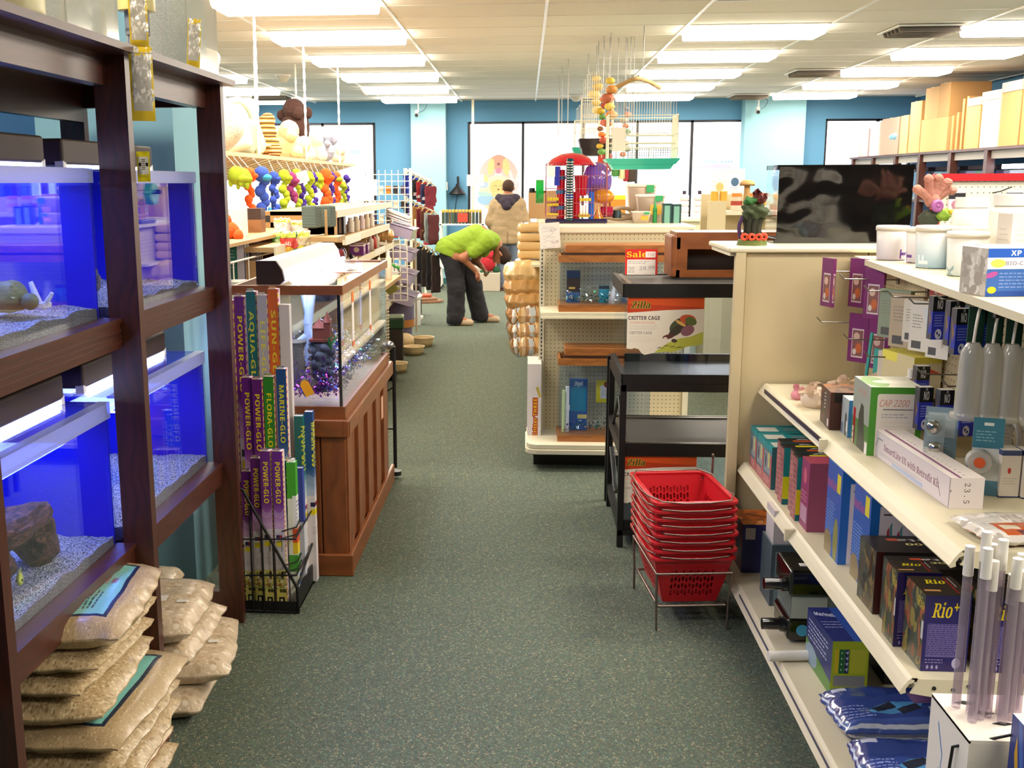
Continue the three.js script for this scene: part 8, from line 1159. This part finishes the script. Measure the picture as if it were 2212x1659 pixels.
// ---------- bird cages hung from the ceiling ----------
M.cageWire = mat(0xe6dcc4, 0.4);
function birdcage(l, p, w, d, h, trayC, trayH, arch) {
  const g = thing('bird_cage', l, 'bird cage', p), ws_ = [], n = Math.round(w / 0.022), m = Math.round(d / 0.022), top = x => h * (arch ? 0.62 + 0.38 * Math.sqrt(Math.max(0, 1 - Math.pow(x / (w / 2), 4))) : 1);
  for (let i = 0; i <= n; i++) { const x = -w / 2 + i * w / n, t = top(x); ws_.push(bc(0.0026, t, 0.0026, x, t / 2, d / 2), bc(0.0026, t, 0.0026, x, t / 2, -d / 2)); ws_.push(bc(0.0026, 0.0026, d, x, t, 0)); }
  for (let i = 0; i <= m; i++) { const z = -d / 2 + i * d / m, t = top(w / 2); ws_.push(bc(0.0026, t, 0.0026, -w / 2, t / 2, z), bc(0.0026, t, 0.0026, w / 2, t / 2, z)); }
  for (const f of [0.15, 0.35, 0.6]) ws_.push(tube([[-w / 2, h * f, d / 2], [w / 2, h * f, d / 2], [w / 2, h * f, -d / 2], [-w / 2, h * f, -d / 2]], 0.004, true, 5));
  part(g, 'wire_bars', mg(ws_), M.cageWire).userData.kind = 'stuff';
  const t0 = w / 2 + 0.015, t1 = d / 2 + 0.015, fr = (a, b, y) => [[-a, y, b], [a, y, b], [a, y, -b], [-a, y, -b]];
  part(g, 'tray', mg([new THREE.CylinderGeometry(Math.SQRT2 * 0.5, Math.SQRT2 * 0.44, trayH * 0.55, 4, 1).rotateY(Math.PI / 4).scale(w + 0.05, 1, d + 0.05).translate(0, -trayH * 0.275, 0), new THREE.CylinderGeometry(Math.SQRT2 * 0.42, Math.SQRT2 * 0.38, trayH * 0.45, 4, 1).rotateY(Math.PI / 4).scale(w + 0.05, 1, d + 0.05).translate(0, -trayH * 0.77, 0)]), mat(trayC, 0.4));
  part(g, 'hang_chain', tube([[0, h, 0], [0, 3.015 - p[1], 0]], 0.004), M.steel);
  return g;
}
const bcg = birdcage('white-barred arched bird cage with a turquoise tray, nearest', [1.0, 1.9, -9.6], 0.58, 0.42, 0.6, 0x3cc4b0, 0.09, true);
part(bcg, 'perch', mg([cy(0.008, 0.008, 0.56, 0, 0, 0, 8).rotateZ(Math.PI / 2).translate(0, 0.2, 0), cy(0.008, 0.008, 0.56, 0, 0, 0, 8).rotateZ(Math.PI / 2).translate(0, 0.13, 0.1)]), mat(0xd8c8b0, 0.6)); part(bcg, 'feeder_basket', gridPanel(0.36, 0.09, 0.02, 0.002).translate(-0.12, 0.01, 0.1), mat(0x4a3f66, 0.5)); part(bcg, 'paper_label', bc(0.11, 0.2, 0.002, -0.21, 0.16, 0.213), mat(0xe8dccb, 0.7));
const bcg2 = birdcage('tall bird cage with a dark brown tray behind the turquoise one', [0.68, 2.11, -10.6], 0.3, 0.3, 0.62, 0x241a20, 0.16, true);
birdcage('bird cage with a turquoise tray, farthest left of the hung cages', [0.64, 2.06, -11.6], 0.26, 0.3, 0.45, 0x2f9a86, 0.09, true);
const toyCols = [0xd8742a, 0xa8402a, 0xc8a02a, 0x5a8a3a, 0xc85a4a, 0x8a5a3a];
const garl = (l, p, n, cols, r) => { const g = thing('bird_toy', l, 'bird toy', p); for (let i = 0; i < n; i++) part(g, 'bead', sp(r * (0.8 + 0.4 * ((i * 7) % 5) / 5), 0.02 * Math.sin(i * 2.1), -i * r * 1.5, 0.015 * Math.cos(i * 1.7), 1.1, 0.8, 1, 10), mat(cols[i % cols.length], 0.6)); part(g, 'string', tube([[0, 0.02, 0], [0, -n * r * 1.5, 0]], 0.003), M.white); part(g, 'hook', tube([[0, 0.02, 0], [0, 3.015 - p[1], 0]], 0.003), M.steel); };
garl('string of orange and green wooden bird toys beside the cages', [0.701, 2.451, -10.2], 10, toyCols, 0.035);
garl('string of yellow and red wooden bird toys at the cage top', [0.75, 2.598, -10], 6, [0xd8b84a, 0xc8843a, 0xb05a3a], 0.05);
garl('dangling mixed wooden bird toys behind the near cage bars', [0.933, 2.379, -10.4], 9, [0x5a6a8a, 0xc87a6a, 0x9a9a8a, 0xc8603a, 0x6a8a6a], 0.035);
garl('string of yellow straw bird toys at the upper left of the cages', [0.682, 2.701, -10.9], 5, [0xe0c47a, 0xd8b45a], 0.05);
for (const [l, p, c] of [['red block parrot toy under the turquoise cage', [0.764, 1.879, -10.3], 0x8a1420], ['red and cream parrot toy left of the red block', [0.726, 1.891, -10.5], 0xb83a24], ['green block parrot toy under the cage tray', [0.843, 1.835, -10.3], 0x3f7a3a], ['cream knotted parrot toy under the cage tray', [0.913, 1.809, -10.3], 0xd8c8a0], ['dark red parrot toy at the right under the tray', [0.957, 1.792, -10.3], 0x9a1f30], ['black and yellow parrot toy, rightmost under the tray', [0.991, 1.783, -10.3], 0x3a2a20]]) { const g = thing('parrot_toy', l, 'bird toy', p, 0.3); part(g, 'block', rough(rb(0.07, 0.16, 0.06, 0.012), 0.012, 18, p[0] * 9), mat(c, 0.7)); part(g, 'string', tube([[0, 0.08, 0], [0, 3.015 - p[1], 0]], 0.003), M.steel); }
single('vine_perch', 'long bent vine perch lying over the cage tops', 'perch', tube([[0.742, 2.521, -10.2], [0.872, 2.577, -10.1], [0.973, 2.615, -10], [1.112, 2.608, -10.2], [1.242, 2.565, -10.4]], 0.02, false, 8, true), mat(0xb08c5a, 0.8));
[[0.396, -13.74, 'leftmost of four'], [0.411, -12.83, 'second of four'], [0.45, -12.0, 'third of four'], [0.46, -15.5, 'farthest of four']].forEach(([x, z, l]) => single('hanging_wire', `thin wire dropping from the ceiling before the window, ${l}`, 'wire', tube([[0, 0, 0], [0, -0.75, 0]], 0.005), mat(0xb8b0a8, 0.4), [x, 3.012, z]));
// ---------- ornaments and tank on the right gondola's end board ----------
const YE = 1.4425;
const blk = thing('black_tank', 'glass tank with glossy black film on its back, turned to the aisle', 'aquarium', [1.36, YE, -4.82]);
part(blk, 'film', (() => { const g = new THREE.BoxGeometry(0.56, 0.318, 0.004, 40, 24, 1), p = g.attributes.position; for (let i = 0; i < p.count; i++) p.setZ(i, p.getZ(i) + 0.007 * noise.noise(p.getX(i) * 4, p.getY(i) * 7, 1) + 0.003 * noise.noise(p.getX(i) * 13 + 4, p.getY(i) * 15, 2)); g.computeVertexNormals(); return g.translate(0, 0.165, 0.108); })(), phy(0x050507, 0.1, { clearcoat: 0.6, clearcoatRoughness: 0.1 }), 'wrinkled glossy black film');
part(blk, 'frame', mg([bc(0.572, 0.02, 0.012, 0, 0.01, 0.1), bc(0.572, 0.02, 0.012, 0, 0.322, 0.1), bc(0.012, 0.02, 0.22, -0.28, 0.322, 0), bc(0.012, 0.02, 0.22, -0.28, 0.01, 0), bc(0.572, 0.02, 0.012, 0, 0.322, -0.105), bc(0.572, 0.02, 0.012, 0, 0.01, -0.105), bc(0.012, 0.02, 0.22, 0.28, 0.322, 0)]), M.blackGloss);
for (const x of [-0.281, 0.281]) part(blk, 'side_pane', bc(0.005, 0.3, 0.21, x, 0.166, 0), M.tankGlass);
const pl = thing('plant_ornament', 'resin reef ornament with leafy crown, red anemones and a mushroom', 'ornament', [0.955, YE, -4.6]);
part(pl, 'base', rough(cy(0.062, 0.058, 0.022, 0, 0.011, 0, 24), 0.006, 40, 2), mat(0x5f6a2c, 0.7)); part(pl, 'trunk', mg([...Array(9)].map((_, i) => tube([[Math.cos(i * 0.7) * 0.036, 0.02, Math.sin(i * 0.7) * 0.03], [Math.cos(i * 0.7 + 0.3) * 0.028, 0.07, Math.sin(i * 0.7) * 0.03], [Math.cos(i * 0.7) * 0.04, 0.12, Math.sin(i * 0.7) * 0.03]], 0.011, false, 7, true)).concat([cy(0.03, 0.036, 0.1, 0, 0.07)])), mat(0x2a2c1e, 0.85)); part(pl, 'crown', rough(sp(0.048, 0.005, 0.14, 0, 1.1, 0.7, 1, 26), 0.024, 46, 3), mat(0x3f4a2c, 0.8)); part(pl, 'leaf_tuft', rough(sp(0.02, -0.02, 0.185, 0.015, 1.2, 0.8, 1, 14), 0.012, 60, 5), mat(0x2f6a2c, 0.6)); part(pl, 'red_coral', barnacles(22, 0.036, 31, 0.008).translate(0.022, 0.175, 0.005), mat(0x6a2a24, 0.7, { side: THREE.DoubleSide }));
part(pl, 'mushroom', mg([cy(0.015, 0.012, 0.11, -0.03, 0.195), lathe([[0, 0], [0.03, -0.004], [0.032, 0.006], [0.02, 0.018], [0, 0.02]], 18).translate(-0.03, 0.25, 0)]), mat(0xc89a5a, 0.7)); for (const [x, z] of [[-0.04, 0.045], [-0.012, 0.055], [0.016, 0.055], [0.04, 0.04]]) part(pl, 'anemone', rough(mg([new THREE.TorusGeometry(0.011, 0.006, 8, 14).translate(x, 0.036, z)]), 0.002, 80, x * 90), mat(0xc8401c, 0.5)); part(pl, 'purple_sprig', tube([[-0.05, 0.03, 0], [-0.058, 0.08, 0.01], [-0.045, 0.12, 0.01]], 0.008, false, 7, true), mat(0x4a2a58, 0.7));
const co = thing('coral_stand_ornament', 'pink finger coral ornament on a tilted stick with a purple flower', 'ornament', [1.62, YE, -4.42], 0.2);
part(co, 'coral_fingers', rough(mg([[-0.075, 0.23, -0.06, 0.017], [-0.03, 0.27, -0.03, 0.017], [0.012, 0.272, 0.008, 0.017], [0.05, 0.255, 0.04, 0.017], [0.072, 0.225, 0.06, 0.016]].map(([x, y, , r]) => tube([[0, 0.18, 0], [x * 0.6, (y + 0.18) / 2 + 0.01, 0], [x, y, 0.01]], r, false, 10, true)).concat([sp(0.03, 0, 0.185, 0)], [[-0.075, 0.23], [-0.03, 0.27], [0.012, 0.272], [0.05, 0.255], [0.072, 0.225]].map(([x, y]) => sp(0.019, x, y, 0.01)))), 0.003, 50, 2), mat(0xb07868, 0.85)); part(co, 'flower', mg([new THREE.TorusGeometry(0.016, 0.01, 10, 20), sp(0.012)].map(g => g.translate(0.0, 0.165, 0.035))), mat(0xa05a98, 0.5)); part(co, 'rock', rough(sp(0.036, -0.01, 0.115, 0, 1.1, 1, 1, 14), 0.01, 40, 6), mat(0x3a4030, 0.9)); part(co, 'leaf_tuft', rough(sp(0.026, 0.035, 0.13, 0.02, 1.2, 1, 1, 14), 0.016, 60, 8), mat(0x7a9a2a, 0.7)); part(co, 'yellow_bud', sp(0.012, 0.065, 0.14, 0.03), mat(0xd8a82a, 0.6)); part(co, 'stick', tube([[-0.09, 0.0, 0.02], [0.0, 0.1, 0]], 0.007), mat(0x5a3c28, 0.7));
// ---------- middle distance on the right ----------
const ms = thing('jar_shelving', 'beige metal shelving with jars and food tins in the middle distance', 'shelving', [1.5, 0, -8.7]);
part(ms, 'side_panel', rb(0.14, 1.55, 0.03, 0.006, 0.02, 0.775, 0), M.tan); part(ms, 'shelf', mg([bx(0.08, 1.2, 1.44, 1.47, -0.4, 0), bx(0.08, 1.2, 1.1, 1.13, -0.4, 0)]), M.cream); part(ms, 'back_panel', bx(-0.04, 1.2, 0, 1.6, -0.43, -0.4), M.tan);
for (const [l, x, y, c] of [['yellow-labelled food tin on the beige shelving, left', 0.0, 1.552, 0xd8a83a], ['yellow-labelled food tin on the beige shelving, right', 0.07, 1.552, 0xd8a83a]]) single('food_tin', l, 'tin', mg([cy(0.03, 0.03, 0.07, 0, 0.035), cy(0.031, 0.031, 0.006, 0, 0.072)]), mat(c, 0.4), [1.5 + x, y, -8.72]);
[['clear jar with red lid on the upper beige shelf, left', 0.2, 1.471], ['clear jar of pellets on the upper beige shelf, middle', 0.3, 1.471], ['clear jar of flakes on the upper beige shelf, right', 0.42, 1.471], ['dark-lidded jar on the lower beige shelf, left', 0.16, 1.131], ['dark-lidded jar on the lower beige shelf, right', 0.28, 1.131]].forEach(([l, x, y], i) => { const j = thing('food_jar', l, 'jar', [1.5 + x, y, -8.85]); part(j, 'body', cy(0.045, 0.045, 0.11, 0, 0.055, 0, 18), mat(i < 3 ? 0xd8c8b4 : 0xa89a94, 0.3)); part(j, 'band', cy(0.0455, 0.0455, 0.035, 0, 0.06, 0, 18, true), mat([0xa03a2a, 0x8a9a3a, 0xd8a03a, 0x3a6a4a, 0x8a3a3a][i], 0.5)); part(j, 'lid', cy(0.04, 0.04, 0.03, 0, 0.125, 0, 18), mat(i < 3 ? 0xd8843a : 0x2a2224, 0.4)); });
const fw = thing('poster_display', 'white display board with small posters under the window lettering', 'display', [2.36, 0, -13.4]);
part(fw, 'board', rb(0.6, 1.85, 0.04, 0.01, 0, 0.925, 0), mat(0xe4dccb, 0.6));
[['#e8e0e4', '#8a6a9a', -0.2, 1.7], ['#e8dcc0', '#c8a060', 0.0, 1.62], ['#c8c8d0', '#3a5a78', 0.18, 1.68], ['#e8e0d8', '#a88a90', -0.17, 1.42], ['#ece0d4', '#c89a8a', 0.05, 1.42], ['#d8d0c8', '#3a3440', 0.22, 1.43], ['#6a9a4a', '#8ab05a', -0.18, 1.2], ['#4a4048', '#2a2430', -0.16, 0.98]].forEach(([a, b, x, y], i) => part(fw, 'poster', bc(0.15, 0.19, 0.003, x, y, 0.022), mat(0xffffff, 0.6, { map: squareTex(c => { fill(c, a); blob(c, 128, 110, 80, 70, b); lines(c, 32, 200, 180, 2, 20, '#8a8088', 7); }) })));
const wp = thing('window_poster', 'purple and blue bubble poster standing inside the window', 'poster', [3.15, 0, -18.05]);
part(wp, 'sheet', bc(0.68, 0.5, 0.006, 0, 1.72, 0), mat(0xffffff, 0.6, { map: canvasTex(256, 192, (x, w, h) => { fill(x, '#a8a4c8'); for (let i = 0; i < 30; i++) blob(x, rnd() * w, rnd() * h, rr(3, 9), rr(3, 9), '#d8d8e8'); poly(x, [[190, 10], [150, 100], [190, 160], [220, 90]], '#8ac09a'); fill(x, '#8ab0d0', 90, 40, 70, 40); }) })); part(wp, 'post', bc(0.04, 1.48, 0.03, 0, 0.74, -0.01), M.white);
for (const [l, x] of [['tall white bottle display on the far counter, left', 1.78], ['tall white bottle display on the far counter, right', 1.95]]) { const b = thing('bottle_display', l, 'bottles', [x, 1.3, -12.3]); for (let i = 0; i < 4; i++) part(b, 'bottle', lathe([[0, 0], [0.055, 0], [0.055, 0.05], [0.04, 0.065], [0, 0.065]], 16).translate(0, i * 0.065, 0), mat(0xe2d6de, 0.4)); part(b, 'cap', cy(0.02, 0.02, 0.04, 0, 0.28), mat(0x2a2030, 0.4)); }
single('far_counter', 'pale counter with goods in the middle distance on the right', 'counter', mg([bx(1.5, 2.1, 1.27, 1.3, -12.6, -12.0), bx(1.52, 2.08, 0, 1.27, -12.55, -12.05)]), M.cream);
single('paper_towel', 'white hanging garment bag beside the poster board', 'bag', rough(rb(0.16, 0.5, 0.1, 0.03, 0, 0.25, 0, 4), 0.015, 10, 5), mat(0xd4cede, 0.6), [2.02, 1.3, -12.5]);
const rf = thing('red_frame_rack', 'red-framed white pegboard rack standing behind the coral ornament', 'rack', [3.3, 0, -7.6]);
part(rf, 'frame', mg([bx(-0.52, 0.7, 1.7, 1.75, -0.03, 0.03), bx(-0.52, -0.47, 0, 1.72, -0.03, 0.03), bx(0.65, 0.7, 0, 1.72, -0.03, 0.03)]), mat(0xb8121c, 0.35)); part(rf, 'pegboard', metric(bx(-0.47, 0.65, 0.3, 1.7, -0.01, 0.0)), M.pegWhite);
for (const [l, x, y, a] of [['pink and black blister card on the red-framed rack', -0.36, 1.56, '#c86a8a'], ['black blister card at the right on the red-framed rack', 0.02, 1.56, '#5a8a4a'], ['white blister card at the right edge of the red-framed rack', 0.16, 1.54, '#d8d0c8']]) { const c = thing('blister_card', l, 'card', [3.3 + x, y, -7.585]); part(c, 'card', bc(0.11, 0.15, 0.004, 0, 0, 0), mat(0xffffff, 0.5, { map: squareTex(q => { fill(q, '#d8d0d4'); fill(q, '#1c181c', 0, 26, 256, 70); blob(q, 128, 160, 80, 54, a); }) })); part(c, 'blister', rb(0.06, 0.06, 0.03, 0.01, 0, -0.02, 0.015), M.blister); }
single('peg_hook', 'lone bent hook on the white pegboard of the red rack', 'hook', tube([[0, 0.02, 0.0], [0.03, 0.03, 0.05], [0.08, 0.06, 0.1]], 0.004), M.black, [3.18, 1.6, -7.6]);
for (const [l, x, c1, c2] of [['yellow and red food box behind the black tank', 2.62, '#f0d020', '#c83a2a'], ['lime and yellow food box lower behind the coral', 2.52, '#b8c83a', '#e8d83a']]) goods(l, q => { fill(q, c1); fill(q, c2, 0, 110, 256, 80); text(q, 'FOOD', 128, 60, 60, '#4a3a1a'); }, null, 0.16, 0.3, 0.1, [x, 1.36, -7.9]);
single('low_counter', 'low beige counter behind the black tank', 'counter', bx(2.3, 2.8, 0, 1.358, -8.2, -7.75), M.tan);
// ---------- long timber fish rack along the right wall ----------
const fr = thing('fish_rack', 'long timber fish rack with a top shelf along the right wall', 'rack');
part(fr, 'top_board', W(5.2, 6.2, 2.035, 2.065, -17.9, -10.6), M.rackWood); part(fr, 'lower_board', W(5.22, 6.2, 1.42, 1.45, -17.9, -10.6), M.rackWood);
const postsZ = [-17.8, -16.8, -15.8, -14.85, -13.8, -12.75, -11.65, -10.65]; postsZ.forEach(z => part(fr, 'post', upright(bx(5.2, 5.29, 0, 2.04, z, z + 0.09)), M.rackWood)); part(fr, 'back', bx(6.18, 6.2, 0, 2.05, -17.9, -10.6), M.deepBlue);
for (let i = 0; i < 7; i++) { const z0 = postsZ[i] + 0.1, z1 = postsZ[i + 1] - 0.01, lit = [0, 5, 6].includes(i); part(fr, 'rail', bx(5.24, 5.27, 1.94, 2.03, z0, z1), mat(0x8c8680, 0.6));
  const t = thing('rack_aquarium', ['brightly lit aquarium at the far end of the right-hand rack', 'dim blue aquarium second from the far end, right-hand rack', 'dim blue aquarium third from the far end, right-hand rack', 'dim blue aquarium in the middle of the right-hand rack', 'blue aquarium behind the pink coral, right-hand rack', 'brightly lit aquarium second from the near end, right-hand rack', 'brightly lit aquarium at the near end of the right-hand rack'][i], 'aquarium', [5.7, 1.4505, (z0 + z1) / 2]); const d = z1 - z0 - 0.06;
  part(t, 'front_pane', bc(0.006, 0.36, d, -0.4, 0.18, 0), M.tankGlass); part(t, 'back_panel', bc(0.01, 0.36, d, 0.4, 0.18, 0), mat(0x2a6ab8, 0.6)); part(t, 'side_pane', bc(0.8, 0.36, 0.006, 0, 0.18, -d / 2), M.tankGlass); part(t, 'bed', bc(0.78, 0.03, d - 0.02, 0, 0.016, 0), M.gravel);
  part(t, 'hood', rb(0.24, 0.05, d - 0.08, 0.01, -0.2, 0.4, 0), lit ? mat(0x4a4644, 0.5) : M.hood); if (lit) { part(t, 'lamp_tube', bc(0.05, 0.05, d - 0.14, -0.35, 0.4, 0), mat(0xffffff, 0.4, { emissive: new THREE.Color(0.95, 0.9, 1), emissiveIntensity: 7 })); const l = new THREE.RectAreaLight(new THREE.Color(0.95, 0.92, 1), 10, d - 0.2, 0.1); l.position.set(-0.35, 0.372, 0); l.rotation.set(-Math.PI / 2, 0, Math.PI / 2); l.name = 'tube_light'; t.add(l); } }
const kraft = (l, c, z0, z1, h, dep, x = 5.24, y = 2.066, cap) => { const b = thing('cardboard_box', l, 'box', [x + dep / 2, y, (z0 + z1) / 2], rr(-0.02, 0.02)); part(b, 'box', rb(dep, h, z1 - z0, 0.006, 0, h / 2, 0), mat(c, 0.8)); part(b, 'tape', bc(dep * 1.004, h * 0.02, 0.06, 0, h * 0.995, 0), mat(0xc8a878, 0.4)); if (cap) part(b, 'upper_lid', rb(dep + 0.02, h * 0.16, z1 - z0 + 0.01, 0.006, 0, h * 0.93, 0), mat(cap, 0.7), 'pale upper lid'); };
kraft('pinkish pale box at the far end of the top board', 0xb8a0a0, -17.6, -17.1, 0.42, 0.5); kraft('second pale box stack on the far end of the board', 0xd8c4b8, -17.05, -16.6, 0.5, 0.45); kraft('grey-tan box with a blue bag before it', 0x9a8474, -16.5, -15.8, 0.52, 0.6); single('blue_bag', 'pale blue plastic bag leaning on the grey-tan box', 'bag', rough(pillow(0.3, 0.12, 0.4, 6).rotateZ(-0.9), 0.015, 9, 4), phy(0x6a9cb4, 0.3, { clearcoat: 0.5 }), [5.34, 2.25, -16.0]);
kraft('narrow kraft box standing right of the blue bag', 0xc8a468, -15.72, -15.4, 0.52, 0.4); kraft('tall open kraft box with a raised flap', 0xbf9560, -15.35, -14.95, 0.68, 0.5); kraft('wide printed kraft box under two upright boxes', 0xb8925e, -14.9, -14.02, 0.42, 0.6); kraft('large kraft sheet box stacked on the printed box, left', 0xb08a58, -14.88, -14.42, 0.4, 0.5, 5.26, 2.488); kraft('kraft sheet box stacked on the printed box, right', 0xa8804e, -14.4, -14.05, 0.42, 0.5, 5.26, 2.488);
[[-13.9, 0.42], [-13.75, 0.45], [-13.6, 0.6], [-13.48, 0.62]].forEach(([z, h], i) => single('thin_board', ['thin upright wooden frame, first of four', 'thin upright wooden frame, second of four', 'taller upright board, third of four', 'taller upright board, last of four'][i] + ' on the top board', 'board', rb(0.4, h, 0.06, 0.004, 0, h / 2, 0), mat(0xb88a50, 0.7), [5.46, 2.066, z]));
kraft('kraft box with a white taped top, right of the boards', 0xc09a60, -13.4, -13.05, 0.58, 0.45, 5.24, 2.066, 0xe8dccf); kraft('white tall box with a dented corner on the top board', 0xe2d4c4, -13.0, -12.55, 0.62, 0.42, 5.24, 2.066, 0xe8e0d4); kraft('large plain kraft box near the right edge', 0xb88e56, -12.5, -12.02, 0.68, 0.5, 5.24, 2.066, 0xcdbba4); kraft('largest kraft box, cut by the right picture edge', 0xb88a4c, -11.98, -11.3, 0.78, 0.5, 5.24, 2.066, 0xe2d4c0); kraft('dark block standing for the dark gap behind the upright boards', 0x2a2422, -14.0, -12.6, 0.68, 0.3, 5.75);  // the last, dark block stands for the dark gap behind the boards

scene.traverse(o => { if (o.isMesh) { o.castShadow = true; o.receiveShadow = true; } if (o.isLight && !o.isRectAreaLight) o.castShadow = true; });
renderer.render(scene, camera);
